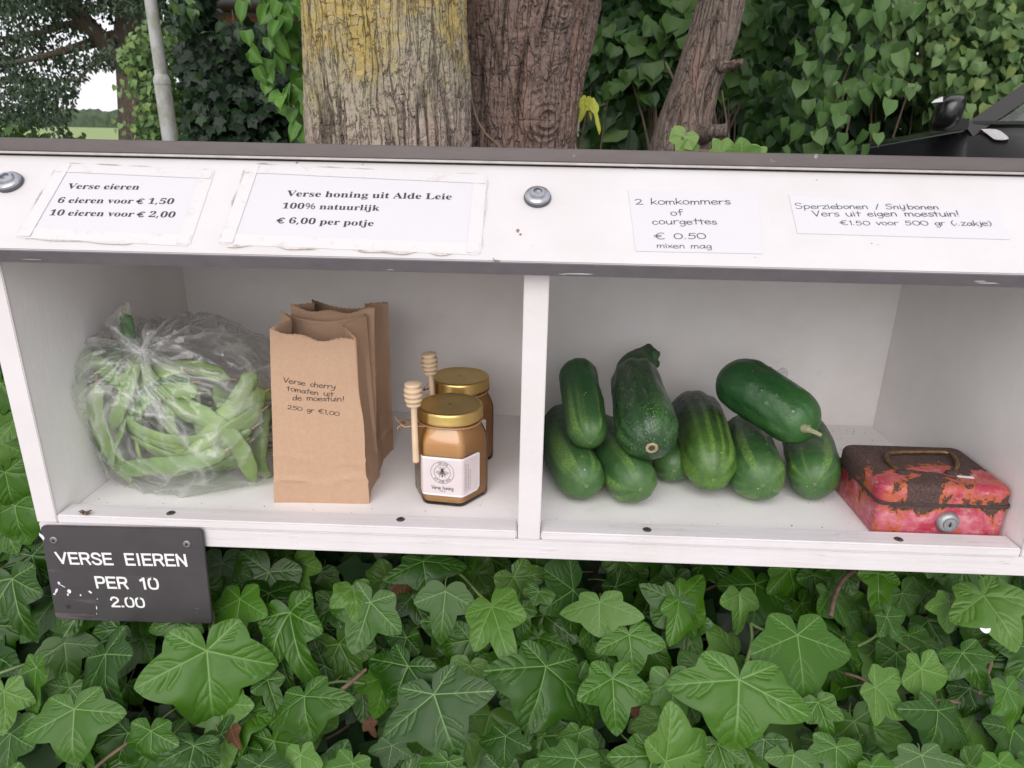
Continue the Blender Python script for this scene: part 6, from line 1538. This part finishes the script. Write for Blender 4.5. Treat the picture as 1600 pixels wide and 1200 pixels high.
# overhead crowns, out of the picture, that shade what stands below
M['crownleaf'] = leaf_mat('tree_leaf', (0.030, 0.070, 0.018), (0.060, 0.130, 0.030), None, 0.45, island=True, trans=.3)
g = np.random.RandomState(8)
for root, cx, cy in ((t1, .1, 1.2), (t2, .9, 1.6)):
    N = 2600; p = g.normal(0, 1, (N, 3)); p /= np.linalg.norm(p, axis=1)[:, None]; p *= g.uniform(.5, 1, N)[:, None] ** .5 * [1.5, 1.2, .9]
    p += [cx, cy + .9, 3.1]; p = p[vn(p * 1.6, 5) > .38]; n = len(p)
    leaf_cloud('crown', p, g.normal(0, .5, (n, 3)) + [0, 0, -1], g.normal(0, .6, (n, 3)) + [0, 0, 1], g.uniform(.09, .13, n), HEART, [M['crownleaf']], root)
for q in (t1, t2, t3): settle(q)
tw = px_tube('climbing_twig', [ony(734, 128, .80), ony(738, 160, .80), ony(745, 186, .79), ony(758, 208, .78), ony(772, 221, .78), ony(786, 236, .78)], .0022, M['ivystem'], None)
tag(tw, 'thin bare climbing twig curving over the foot of the red-brown trunk', 'twig')

# ------------------------------------------------------------------ small leafy shoots near the roof edge
def leafcopy(mesh, mat): m = mesh.copy(); m.materials[0] = mat; return m
M['freshivy'] = leaf_mat('fresh_ivy_leaf', (0.17, 0.30, 0.07), (0.24, 0.38, 0.11), (0.34, 0.46, 0.2), 0.42, trans=.3)
M['yellowleaf'] = leaf_mat('yellow_leaf', (0.40, 0.42, 0.05), (0.50, 0.50, 0.07), (0.55, 0.55, 0.2), 0.5, trans=.3)
sh = empty('ivy_shoot', (.72, .16, .37), 'fresh light green ivy shoot peeping over the metal roof edge', 'ivy shoot')
FY = leafcopy(VAR['young'], M['freshivy']); FO = leafcopy(VAR['broad'], M['freshivy'])
def free_leaf(parent, mesh, A, B, nrm, sx=1.0, k=1.05):
    A = Vector(A); B = Vector(B); td = B - A; n = Vector(nrm); n = (n - td.normalized() * n.dot(td.normalized())).normalized(); y = -td.normalized(); x = y.cross(n); s = td.length * k
    o = bpy.data.objects.new('leaf', mesh); COL.objects.link(o); o.parent = parent
    o.matrix_world = Matrix(((x.x * s * sx, y.x * s, n.x * s, A.x), (x.y * s * sx, y.y * s, n.y * s, A.y), (x.z * s * sx, y.z * s, n.z * s, A.z), (0, 0, 0, 1)))
    o.matrix_basis = o.matrix_world.copy()
    return o
free_leaf(sh, FY, ony(1070, 213, .15), ony(1055, 244, .15), (-.3, -1, .3), 1.0)
free_leaf(sh, FY, ony(1076, 234, .15), ony(1088, 209, .15), (.4, -1, .2), .9)
free_leaf(sh, FY, ony(1128, 240, .15), ony(1112, 212, .15), (.1, -1, .5), 1.1)
free_leaf(sh, FO, ony(1160, 246, .15), ony(1158, 213, .15), (0, -1, .45), 1.25)
free_leaf(sh, FO, ony(1186, 246, .16), ony(1176, 224, .16), (.2, -1, .45), 1.1)
px_tube('stem', [ony(1066, 214, .15), ony(1072, 228, .155), ony(1090, 235, .155), ony(1130, 238, .155), ony(1190, 243, .155)], .0016, M['ivystem'], sh)
settle(sh)
ys = empty('yellow_sprig', tuple(ony(905, 190, .93)), 'yellow-green leaf pair sprouting beside the red-brown trunk', 'leaf sprig')
YL = leafcopy(VAR['tri'], M['yellowleaf']); YO = leafcopy(VAR['long'], M['yellowleaf'])
free_leaf(ys, YL, ony(916, 157, .93), ony(905, 189, .93), (-.3, -1, .3), .62); free_leaf(ys, YO, ony(918, 158, .93), ony(924, 184, .93), (.8, -1, .2), .5); free_leaf(ys, YO, ony(926, 164, .93), ony(937, 203, .92), (.6, -1, .3), .42)
settle(ys)

# ------------------------------------------------------------------ shrubs and hedges behind
def heart_mesh(seed, mat, w=0.84):
    rng = np.random.RandomState(seed); V = [(0, 0, 0)]; n = 7; rows = []
    for i in range(1, n):
        u = i / n; ww = w * 0.47 * math.sin(math.pi * min(1, u * 1.0 + .12) ** .72) * (1 + rng.uniform(-.06, .06)); y = -u
        z = -.22 * u * u
        r = len(V); V += [(-ww, y + (.20 * (1 - u) if i == 1 else 0), z + .16 * ww + rng.uniform(-.02, .02)), (-ww * .5, y, z + .04), (0, y, z - .02), (ww * .5, y, z + .04), (ww, y + (.20 * (1 - u) if i == 1 else 0), z + .16 * ww + rng.uniform(-.02, .02))]; rows.append(r)
    V.append((0, -1.05, -.26)); F = []
    for k in range(4): F.append((0, rows[0] + k, rows[0] + k + 1))
    for a, b in zip(rows, rows[1:]):
        for k in range(4): F.append((a + k, b + k, b + k + 1, a + k + 1))
    for k in range(4): F.append((rows[-1] + k, len(V) - 1, rows[-1] + k + 1))
    F = [f if len(f) == 3 else f for f in F]
    vein = [1.0 if abs(v[0]) < 1e-6 else 0.0 for v in V]
    return newmesh('leaf', V, F, [mat], attrs={'vein': vein})
def foliage(name, label, cat, box, N, leaf, mat, matlow, nparts, front, stems=0, group=None, dens=None, droop=.8, seed=1, face=(0, -1, .45), lw=0.84, stemz=None, shape=None, trunk_at=None):
    """box: x0,x1,y0,y1,z0,z1; the front layer of leaves are single objects, the rest one mesh"""
    x0, x1, y0, y1, z0, z1 = box; g = np.random.RandomState(seed)
    root = empty(name, ((x0 + x1) / 2, (y0 + y1) / 2, GZ), label, cat, group)
    inv = Matrix.Translation((-(x0 + x1) / 2, -(y0 + y1) / 2, -GZ))
    p = np.stack([g.uniform(x0, x1, N * 3), g.uniform(y0, y1, N * 3), g.uniform(z0, z1, N * 3)], 1)
    k = fbm(p * [2.6, 2.6, 2.6], seed, 2) > .40
    if dens is not None: k &= dens(p)
    p = p[k][:N]
    # ragged front: push the front face back by a noise so that lobes and hollows show
    hol = fbm(np.stack([p[:, 0] * 2.2, 0 * p[:, 0], p[:, 2] * 2.2], 1), seed + 3, 3); p[:, 1] += (hol - .45) * (y1 - y0) * .9 * (p[:, 1] < (y0 + y1) / 2)
    n = len(p); f = np.array(face)
    o = leaf_cloud('leaf', p, g.normal(0, .45, (n, 3)) + [0, -.3, -droop], g.normal(0, .5, (n, 3)) + f, g.uniform(.75, 1.2, n) * leaf, shape or HEART, [matlow], root)
    o['kind'] = 'stuff'; o.matrix_parent_inverse = inv
    ms = [heart_mesh(seed * 10 + i, mat, lw) for i in range(3)]
    rng = random.Random(seed); c = 0; tries = 0
    fx0, fx1, fz0, fz1, fy = front
    while c < nparts and tries < nparts * 6:
        tries += 1
        x = rng.uniform(fx0, fx1); z = rng.uniform(fz0, fz1); q = np.array([[x * 2.2, 0, z * 2.2]]); hl = fbm(q, seed + 3, 3)[0]
        y = fy + (hl - .45) * (y1 - y0) * .9 - rng.uniform(0, .10)
        if hl > .60: continue
        if dens is not None and not dens(np.array([[x, y, z]]))[0]: continue
        A = Vector((x, y, z)); td = Vector((rng.gauss(0, .4), rng.gauss(-.25, .3), -droop + rng.gauss(0, .25)))
        s = leaf * rng.uniform(.85, 1.3)
        free_leaf(root, ms[c % 3], A, A + td.normalized() * s, f_ := Vector((rng.gauss(0, .45), -1, rng.gauss(.45, .4))), 1, 1).matrix_parent_inverse = inv
        c += 1
    for i in range(stems):
        mb = MB(); x = rng.uniform(x0, x1); y = rng.uniform(y0 + .05, y1); zt = (stemz or z1) * rng.uniform(.8, 1.1); lx = rng.gauss(0, .18) * (zt - GZ)
        P = [(x, y, GZ), (x + lx * .3, y, GZ + (zt - GZ) * .4), (x + lx * .65, y - .05, GZ + (zt - GZ) * .75), (x + lx * 1.1, y - .08, zt)]
        mb.tube(catmull(P, 4), list(np.linspace(.012, .004, 13) * rng.uniform(.5, 1.1)), 6); o = mb.build('stem', M['hedgestem'], root, smooth=True); o.matrix_parent_inverse = inv
    return root
M['hedgestem'] = simple('brown_twig', (0.15, 0.105, 0.08), 0.85, 0, .3, 20)
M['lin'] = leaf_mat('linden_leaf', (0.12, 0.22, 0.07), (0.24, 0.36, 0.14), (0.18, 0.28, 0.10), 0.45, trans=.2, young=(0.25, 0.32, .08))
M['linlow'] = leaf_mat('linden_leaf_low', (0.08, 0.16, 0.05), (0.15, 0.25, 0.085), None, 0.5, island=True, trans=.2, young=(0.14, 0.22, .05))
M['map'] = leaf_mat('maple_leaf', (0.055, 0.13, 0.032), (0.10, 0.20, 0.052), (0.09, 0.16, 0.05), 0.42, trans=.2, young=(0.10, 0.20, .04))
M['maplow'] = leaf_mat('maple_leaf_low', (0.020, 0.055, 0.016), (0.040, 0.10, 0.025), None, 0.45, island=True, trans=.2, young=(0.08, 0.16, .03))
M['darkivy'] = leaf_mat('dark_ivy', (0.007, 0.022, 0.009), (0.018, 0.050, 0.016), (0.05, 0.09, 0.04), 0.42)
M['darkivylow'] = leaf_mat('dark_ivy_low', (0.006, 0.018, 0.008), (0.014, 0.038, 0.014), None, 0.45, island=True, young=(0.03, 0.07, 0.02))
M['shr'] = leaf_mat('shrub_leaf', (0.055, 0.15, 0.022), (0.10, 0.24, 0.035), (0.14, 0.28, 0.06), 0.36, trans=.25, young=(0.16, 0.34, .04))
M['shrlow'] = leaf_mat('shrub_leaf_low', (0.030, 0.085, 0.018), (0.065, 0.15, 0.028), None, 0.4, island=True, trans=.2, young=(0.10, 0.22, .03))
# mid-green hedge with bare stems between the trunks
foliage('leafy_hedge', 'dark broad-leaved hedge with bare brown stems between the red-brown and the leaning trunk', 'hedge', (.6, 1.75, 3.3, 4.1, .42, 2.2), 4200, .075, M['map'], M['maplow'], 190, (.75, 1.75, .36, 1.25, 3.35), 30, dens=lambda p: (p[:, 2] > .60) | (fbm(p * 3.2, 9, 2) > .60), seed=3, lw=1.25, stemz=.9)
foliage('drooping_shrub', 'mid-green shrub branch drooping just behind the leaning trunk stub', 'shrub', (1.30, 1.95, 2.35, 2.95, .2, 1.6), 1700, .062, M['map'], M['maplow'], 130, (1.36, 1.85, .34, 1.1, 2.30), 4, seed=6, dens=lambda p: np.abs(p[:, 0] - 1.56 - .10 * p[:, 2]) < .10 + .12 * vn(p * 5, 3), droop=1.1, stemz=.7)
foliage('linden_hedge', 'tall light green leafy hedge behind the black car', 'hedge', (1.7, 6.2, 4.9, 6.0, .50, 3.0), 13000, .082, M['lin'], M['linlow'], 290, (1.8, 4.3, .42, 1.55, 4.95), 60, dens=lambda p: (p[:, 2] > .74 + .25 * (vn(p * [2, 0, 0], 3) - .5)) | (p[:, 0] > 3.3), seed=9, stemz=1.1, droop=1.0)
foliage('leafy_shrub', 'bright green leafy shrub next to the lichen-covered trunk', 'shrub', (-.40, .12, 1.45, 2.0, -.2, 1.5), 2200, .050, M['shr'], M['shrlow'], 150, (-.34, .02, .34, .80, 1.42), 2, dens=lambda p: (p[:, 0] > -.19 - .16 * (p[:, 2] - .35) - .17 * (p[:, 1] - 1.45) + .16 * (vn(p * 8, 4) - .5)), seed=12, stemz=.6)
# ivy covered wall-like shrub
foliage('ivy_thicket', 'almost black ivy thicket between the street lamp post and the bright green shrub', 'ivy', (-1.60, -.55, 3.05, 3.75, GZ, 1.16), 11000, .050, M['darkivy'], M['darkivylow'], 120, (-1.5, -.75, .80, 1.12, 3.05), 4, dens=lambda p: (p[:, 0] > -1.23 - (p[:, 1] - 3.0) * .50) & (p[:, 2] < np.where(p[:, 0] > -1.10 - (p[:, 1] - 3.0) * .3, .82 + .12 * vn(p * 6, 9) + (p[:, 1] - 3.05) * .12, 9)), seed=15, shape=IVYS, droop=.9)
foliage('garden_shrub', 'pale green shrub glimpsed behind the lamp post', 'shrub', (-3.95, -3.35, 7.0, 7.6, GZ, 1.7), 2600, .060, M['lin'], M['linlow'], 80, (-3.9, -3.4, .3, 1.3, 7.0), 0, seed=18, dens=lambda p: (p[:, 2] < 1.15 + .8 * (p[:, 0] + 3.7)) & (p[:, 0] > -3.72 - .15 * vn(p * 5, 3)))
# dark backdrop of woodland
g = np.random.RandomState(31); N = 15000
p = np.stack([g.uniform(1.0, 12, N), g.uniform(6.6, 8.0, N), g.uniform(GZ, 5.2, N)], 1); p = p[~((p[:, 0] < 1.0) & (p[:, 0] > -3.2))]; n = len(p)
o = leaf_cloud('far_thicket', p, g.normal(0, .4, (n, 3)) + [0, 0, -1], g.normal(0, .5, (n, 3)) + [0, -1, .3], g.uniform(.16, .26, n), HEART, [M['maplow']])
tag(o, 'dense dark foliage closing the view behind the hedges', 'thicket', kind='stuff')
g = np.random.RandomState(33); N = 5000
p = np.stack([g.uniform(-3.4, 1.2, N), g.uniform(9.6, 10.4, N), g.uniform(GZ, 5.2, N)], 1)
o = leaf_cloud('garden_thicket', p, g.normal(0, .4, (N, 3)) + [0, 0, -1], g.normal(0, .5, (N, 3)) + [0, -1, .3], g.uniform(.2, .3, N), HEART, [M['maplow']])
tag(o, 'dark foliage standing behind the brick house', 'thicket', kind='stuff')

# ------------------------------------------------------------------ large tree by the field
tr_ = empty('field_tree', (-4.7, 9.6, GZ), 'large dark tree with spreading limbs in front of the bright field', 'tree')
def limb(pts, r): px_tube('limb', [ony(a, b, c) for a, b, c in pts], r, M['bark3'], tr_)
def tpx(pts, r, nm): px_tube(nm, [ony(a, b, c) for a, b, c in pts], r, M['bark3'], tr_, n=10)
tpx([(226, 330, 9.6), (222, 215, 9.6), (214, 120, 9.6), (205, 70, 9.6), (212, 0, 9.6), (225, -120, 9.6)], [.34, .30, .26, .22, .22, .18], 'trunk')
limb([(212, 110, 9.5), (180, 85, 9.4), (150, 52, 9.2), (120, 22, 9.1), (85, 0, 9.0), (40, -30, 8.9)], [.17, .13, .11, .10, .09, .07])
limb([(205, 60, 9.5), (175, 58, 9.4), (140, 68, 9.3), (105, 78, 9.2), (50, 92, 9.1), (0, 100, 9)], [.12, .085, .065, .05, .035, .02])
limb([(150, 55, 9.2), (110, 38, 9.2), (75, 48, 9.2), (20, 60, 9.2), (-30, 90, 9)], [.06, .045, .035, .025, .02])
limb([(170, 85, 9.4), (150, 95, 9.3), (125, 122, 9.2), (110, 140, 9.2)], [.04, .03, .02, .01])
limb([(215, 40, 9.5), (190, 15, 9.5), (150, -10, 9.4), (100, -40, 9.3)], [.10, .07, .05, .04])
g = np.random.RandomState(41); N = 46000
PX = g.uniform(-60, 330, N); PY = g.uniform(-120, 222, N); PD = g.uniform(8.2, 10.4, N)
pts = np.array([ony(a, b, c) for a, b, c in zip(PX, PY, PD)])
nn_ = fbm(pts * [3.4, 1.2, 3.4], 44, 3)
gap = ((PX - 168) / 46) ** 2 + ((PY - 158) / 50) ** 2
gap2 = ((PX - 158) / 52) ** 2 + ((PY - 196) / 30) ** 2
th_ = np.where(PX < 120, .502, .522) + .09 * np.exp(-((PX - 130) / 40) ** 2 - ((PY - 90) / 60) ** 2) - .10 * (PY < 20) - .10 * (PX > 195)
keep = (nn_ > th_) & (gap > 1 + .5 * (nn_ - .5)) & (gap2 > 1) & ~((PX > 205) & (PY > 90) & (g.rand(N) > .3))
pts = pts[keep]; n = len(pts)
M['fieldleaf'] = leaf_mat('field_tree_leaf', (0.040, 0.070, 0.042), (0.085, 0.125, 0.080), None, 0.5, island=True, trans=.2, young=(.07, .12, .05))
leaf_cloud('crown', pts, g.normal(0, .5, (n, 3)) + [0, 0, -1], g.normal(0, .7, (n, 3)) + [0, -1, .2], g.uniform(.045, .085, n), LANCE, [M['fieldleaf']], tr_)
settle(tr_)
# low bushes on the field side and the far tree line
g = np.random.RandomState(51); N = 2600
p = np.stack([g.uniform(-9.5, -5.6, N), g.uniform(8.2, 9.4, N), g.uniform(GZ, .55, N)], 1); p = p[p[:, 2] < .30 + .5 * vn(p * [1.5, 0, 0], 3) - .35 * (p[:, 0] > -6.1)]; n = len(p)
tag(leaf_cloud('low_bush', p, g.normal(0, .4, (n, 3)) + [0, 0, -.6], g.normal(0, .5, (n, 3)) + [0, -1, .5], g.uniform(.07, .11, n), HEART, [M['linlow']]), 'low bush under the large dark tree at the field edge', 'bush')
M['fieldgreen'] = simple('pale_crop_field', (0.22, 0.30, 0.10), 0.95, 0, .12, .4)
sheet('field', -300, 30, 60, 420, GZ + .004, M['fieldgreen'])
V = []; F = []; g = np.random.RandomState(61); nx = 240
for i in range(nx):
    x = -420 + 540 * i / (nx - 1); h = 6.5 + 5 * vn(np.array([[x * .06, 0, 0]]), 4)[0] + 2.5 * vn(np.array([[x * .35, 0, 0]]), 5)[0]
    for dy, hz in ((0, 0), (2, .6), (5, .9), (9, 1.0), (16, .7), (20, 0)):
        V.append((x, 520 + dy + g.uniform(-1, 1), GZ + h * hz + g.uniform(-.4, .4) * (hz > 0)))
for i in range(nx - 1):
    for k in range(5): a = i * 6 + k; F.append((a, a + 6, a + 7, a + 1))
tag(link('tree_line', newmesh('tree_line', V, F, [simple('far_trees', (0.06, 0.09, 0.05), .95, 0, .4, .3)], smooth=False)), 'far row of trees on the horizon beyond the field', 'tree line', kind='stuff')

# ------------------------------------------------------------------ street lamp post
t = NT('mossy_zinc_post'); v = t.co('Object'); n = t.noise(14, 6, .65, t.co('Object', (1, 1, .5)))
c = t.mix(t.ramp(n, [(0.42, 0.0), (0.62, 1.0)]), (0.42, 0.42, 0.43), (0.20, 0.22, 0.13)); c = t.mix(t.math('MULTIPLY', t.noise(60, 4, .6, v), .5), c, (.50, .49, .50)); M['zinc'] = t.set(c, 0.7, .1)
lp = empty('lamp_post', tuple(ony(266, 216, 4.3)[:2]) + (GZ,), 'grey mossy metal lamp post with stepped collar in front of the dark thicket', 'lamp post')
cx_, cy_ = ony(266, 216, 4.3)[0], 4.3; zc = ony(253, 124, 4.3)[2]; xc = ony(254, 124, 4.3)[0]; xt = ony(235, 0, 4.3)[0]; zt = ony(235, 0, 4.3)[2]; zb = ony(266, 216, 4.3)[2]
kx = (xt - cx_) / (zt - zb)
def ax(z): return (cx_ + kx * (z - zb), cy_, z)
mb = MB(); mb.tube([ax(GZ - .1), ax(zc - .03)], [.052, .051], 28); mb.build('lower_pole', M['zinc'], lp, angle=40)
mb = MB(); mb.tube([ax(zc - .031), ax(zc - .005), ax(zc + .012), ax(zc + .030)], [.0535, .053, .047, .038], 28); mb.build('collar', M['zinc'], lp, angle=60)
mb = MB(); mb.tube([ax(zc + .02), ax(3.6)], [.0375, .032], 28); mb.build('upper_pole', M['zinc'], lp, angle=40)
mb = MB(); q = Vector(ax(3.6)); mb.tube(catmull([q, q + Vector((0, -.03, .1)), q + Vector((0, -.2, .18)), q + Vector((0, -.5, .20))], 5), .025, 12); mb.build('arm', M['zinc'], lp, smooth=True)
mb = MB(); mb.box((q.x - .11, q.y - 1.0, q.z + .13), (q.x + .11, q.y - .45, q.z + .24), bev=.03); mb.build('lamp_head', M['zinc'], lp)
settle(lp)

# ------------------------------------------------------------------ brick house glimpsed through the leaves
M['brick'] = NT('orange_brick'); t = M['brick']; v = t.co('Object'); c = t.mix(t.rnd(), (0.40, 0.17, 0.10), (0.55, 0.27, 0.17)); c = t.mix(t.math('MULTIPLY', t.noise(30, 4, .6, v), .5), c, (.30, .12, .08)); M['brick'] = t.set(c, .85)
M['mortar'] = simple('mortar', (0.42, 0.38, 0.33), .9, 0, .1, 20); M['gutter'] = simple('dark_gutter', (0.045, 0.042, 0.042), .5, .2, .2, 20); M['rooftile'] = simple('red_roof_tile', (0.34, 0.12, 0.07), .8, 0, .3, 6)
ho = empty('brick_house', (-1.7, 8.6, GZ), 'orange brick house wall under a dark gutter, glimpsed above the ivy thicket', 'house')
zg = ony(395, 6, 8.1)[2]
mb = MB(); wl = ony(322, 12, 8.62)[0]; mb.box((wl, 8.62, GZ), (1.0, 9.4, zg + .05)); mb.build('wall', M['mortar'], ho)
mb = MB(); mb.tube([(wl - .1, 8.1, zg + .01), (1.2, 8.1, zg + .01)], .055, 14); mb.build('gutter', M['gutter'], ho, smooth=True)
mb = MB(); mb.box((wl - .1, 8.14, zg - .02), (1.1, 8.6, zg + .02)); mb.build('soffit', M['gutter'], ho)
bmM = MB(); bmM.box((-.104, -.02, -.028), (.104, .02, .028), bev=.003); bme = bmM.mesh('brick', [M['brick']])
c = 0
for r in range(18):
    z = zg - .09 - r * .068
    for k in range(int((-0.6 - wl) / .22)):
        o = bpy.data.objects.new('brick', bme); COL.objects.link(o); o.parent = ho; o.location = (wl + .11 + k * .22 + (r % 2) * .11, 8.612, z); c += 1
mb = MB(); mb.add([(wl - .15, 8.08, zg + .06), (1.2, 8.08, zg + .06), (1.2, 9.6, zg + 1.3), (wl - .15, 9.6, zg + 1.3)], [(0, 1, 2, 3)]); mb.add([(wl - .15, 8.08, zg + .03), (1.2, 8.08, zg + .03), (1.2, 9.6, zg + 1.27), (wl - .15, 9.6, zg + 1.27)], [(3, 2, 1, 0)]); mb.build('roof', M['rooftile'], ho)
settle(ho)

# ------------------------------------------------------------------ black car
t = NT('black_car_paint'); M['carpaint'] = t.set((0.006, 0.006, 0.008), 0.28, 0); t.b.inputs['Coat Weight'].default_value = 0.5; t.b.inputs['Coat Roughness'].default_value = 0.08
M['carglass'] = NT('car_glass').set((0.02, 0.03, 0.03), 0.04, 0, Alpha=0.62)
M['blackplastic'] = simple('black_plastic', (0.012, 0.012, 0.013), .5); M['tyre'] = simple('tyre_rubber', (0.02, 0.02, 0.02), .8); M['rimm'] = simple('alloy_rim', (.5, .5, .52), .3, .9)
M['mirror'] = NT('mirror_glass').set((0.85, 0.87, 0.9), 0.12, 0.9); M['palegrey'] = simple('pale_grey_trim', (0.62, 0.61, 0.63), .5)  # pale grey colours the headlights and the modelled reflections and highlight
car = empty('black_car', (2.5, 3.0, GZ), 'black car parked in front of the light green hedge, only mirror, pillar and window seen', 'car')
def side_body(prof, y0, y1, inset=0, n=0): return [(x, z) for x, z in prof]
low = [(1.38, -.34), (1.30, -.16), (1.32, .02), (1.42, .15), (1.70, .275), (2.10, .375), (2.46, .455), (2.60, .485), (5.15, .54), (5.38, .46), (5.46, .10), (5.42, -.34)]
bm = bmesh.new()
secs = [(3.00, .94, 0), (3.05, 1.0, .0), (3.85, 1.03, .015), (4.65, 1.0, 0), (4.70, .94, 0)]; rings = []
zc0 = .05; xc0 = 3.4
for y, s, up in secs: rings.append([bm.verts.new((xc0 + (x - xc0) * (s if s > .97 else .985), y, zc0 + (z - zc0) * s + up * (z > .1))) for x, z in low])
n = len(low)
for a, b in zip(rings, rings[1:]):
    for i in range(n): bm.faces.new((a[i], a[(i + 1) % n], b[(i + 1) % n], b[i]))
bm.faces.new(rings[0][::-1]); bm.faces.new(rings[-1])
bmesh.ops.recalc_face_normals(bm, faces=bm.faces[:]); bmesh.ops.bevel(bm, geom=[e for e in bm.edges], offset=.02, segments=2, affect='EDGES')
me = bpy.data.meshes.new('body'); bm.to_mesh(me); bm.free(); me.materials.append(M['carpaint']); me.polygons.foreach_set('use_smooth', np.ones(len(me.polygons), dtype=bool)); link('body', me, car)
def pil(a, b, w, nm='pillar', m='blackplastic', d=.05):
    mb = MB(); A = Vector(a); B = Vector(b); d_ = (B - A).normalized(); x = d_.cross(Vector((0, 1, 0))).normalized() * w / 2; y = Vector((0, d / 2, 0))
    V = [A - x - y, A + x - y, A + x + y, A - x + y, B - x - y, B + x - y, B + x + y, B - x + y]
    mb.add([tuple(v) for v in V], [(0, 3, 2, 1), (4, 5, 6, 7), (0, 1, 5, 4), (1, 2, 6, 5), (2, 3, 7, 6), (3, 0, 4, 7)]); mb.build(nm, M[m], car)
bA, bB = ony(1506, 204, 3.03), ony(1606, 118, 3.10)
dA = (bB - bA); topA = bA + dA * 2.25
pil(bA, topA, .070); pil(bA + [0, 1.62, 0], topA + [0, 1.45, 0], .07)
pil((topA[0], topA[1], topA[2]), (4.6, 3.2, topA[2] - .02), .06); pil((3.75, 3.04, .50), (3.8, 3.2, topA[2]), .08); pil((5.1, 3.05, .5), (4.6, 3.2, topA[2] - .02), .1)
mb = MB(); mb.box((topA[0] - .02, 3.17, topA[2] - .01), (4.65, 4.5, topA[2] + .03), bev=.012); mb.build('roof', M['carpaint'], car)
mb = MB(); mb.add([tuple(bA + [.02, .0, -.01]), (5.1, 3.05, .5), (4.6, 3.2, topA[2]), tuple(topA)], [(0, 1, 2, 3)]); mb.build('side_window', M['carglass'], car)
mb = MB(); mb.add([tuple(bA + [0, .03, 0]), tuple(topA), tuple(topA + [0, 1.45, 0]), tuple(bA + [0, 1.6, 0])], [(0, 1, 2, 3)]); mb.build('windscreen', M['carglass'], car)
mb = MB(); mb.box((2.55, 3.01, .486), (5.1, 3.03, .500)); mb.build('window_trim', M['blackplastic'], car)
# door mirror
mc = Vector(ony(1503, 176, 2.90)); bm = bmesh.new(); bmesh.ops.create_icosphere(bm, subdivisions=4, radius=1)
for v in bm.verts:
    q = v.co.copy(); v.co = Vector((math.copysign(abs(q.x) ** .7, q.x) * .062 + (.02 * q.z), q.y * .11, math.copysign(abs(q.z) ** .7, q.z) * .082)) + mc
me = bpy.data.meshes.new('door_mirror'); bm.to_mesh(me); bm.free(); me.materials.append(M['carpaint']); me.polygons.foreach_set('use_smooth', np.ones(len(me.polygons), dtype=bool)); dm = link('door_mirror', me, car)
a = Vector(ony(1502, 160, 2.79)); b_ = Vector(ony(1517, 150, 2.80)); mb = MB(); mb.add([tuple(a), tuple(a + Vector((.012, 0, .014))), tuple(b_), tuple(b_ + Vector((.004, 0, -.022)))], [(0, 3, 2, 1)]); mb.V = [(x, y + (z - a.z) * .5, z) for x, y, z in mb.V]; mb.build('indicator_lens', M['palegrey'], dm)  # pale patch on the housing, a highlight put in as a shape
pil(tuple(mc + Vector((.03, .03, -.05))), tuple(Vector(ony(1512, 194, 3.0))), .05, 'mirror_arm', 'blackplastic')
def shape_px(pts, Y, nm, m, th=.01):
    P = [Vector(ony(x, y, Y)) for x, y in pts]; P = catmull(P + [P[0]], 3)[:-1]; n = len(P); mb = MB()
    mb.add([tuple(p) for p in P] + [tuple(p + Vector((0, th, 0))) for p in P], [tuple(range(n)), tuple(range(2 * n - 1, n - 1, -1))] + [(k, n + k, n + (k + 1) % n, (k + 1) % n) for k in range(n)]); mb.build(nm, M[m], car)
shape_px([(1546, 188), (1554, 179), (1565, 175), (1578, 179), (1586, 188), (1586, 192), (1566, 191)], 3.16, 'far_mirror', 'palegrey', .03)  # pale solid shape standing in for a reflection in the side window
shape_px([(1531, 202), (1548, 202), (1558, 206), (1567, 217), (1550, 218), (1542, 212)], 2.985, 'door_handle', 'palegrey', .02)  # pale shape added as a reflection in the black door paint
def wheel(x, y):
    T = Matrix.Translation((x, y, -.30)) @ frame_of((0, -1, 0)); mb = MB(); mb.lathe([(.20, -.10), (.29, -.10), (.315, -.07), (.315, .07), (.29, .10), (.20, .10)], 40, 0, T, True); w = mb.build('wheel', M['tyre'], car, angle=40)
    mb = MB(); mb.lathe([(.20, .085), (.19, .095), (.05, .06), (.03, .09), (.0001, .09)], 40, 0, T, False); mb.build('rim', M['rimm'], w, angle=40)
for x in (2.05, 4.65):
    for y in (3.10, 4.60): wheel(x, y)
for y in (3.25, 4.45):
    mb = MB(); mb.box((1.30, y - .16, .0), (1.42, y + .16, .11), bev=.02); mb.build('headlight', M['palegrey'], car)
settle(car); car.rotation_euler = (0, 0, R(-29))
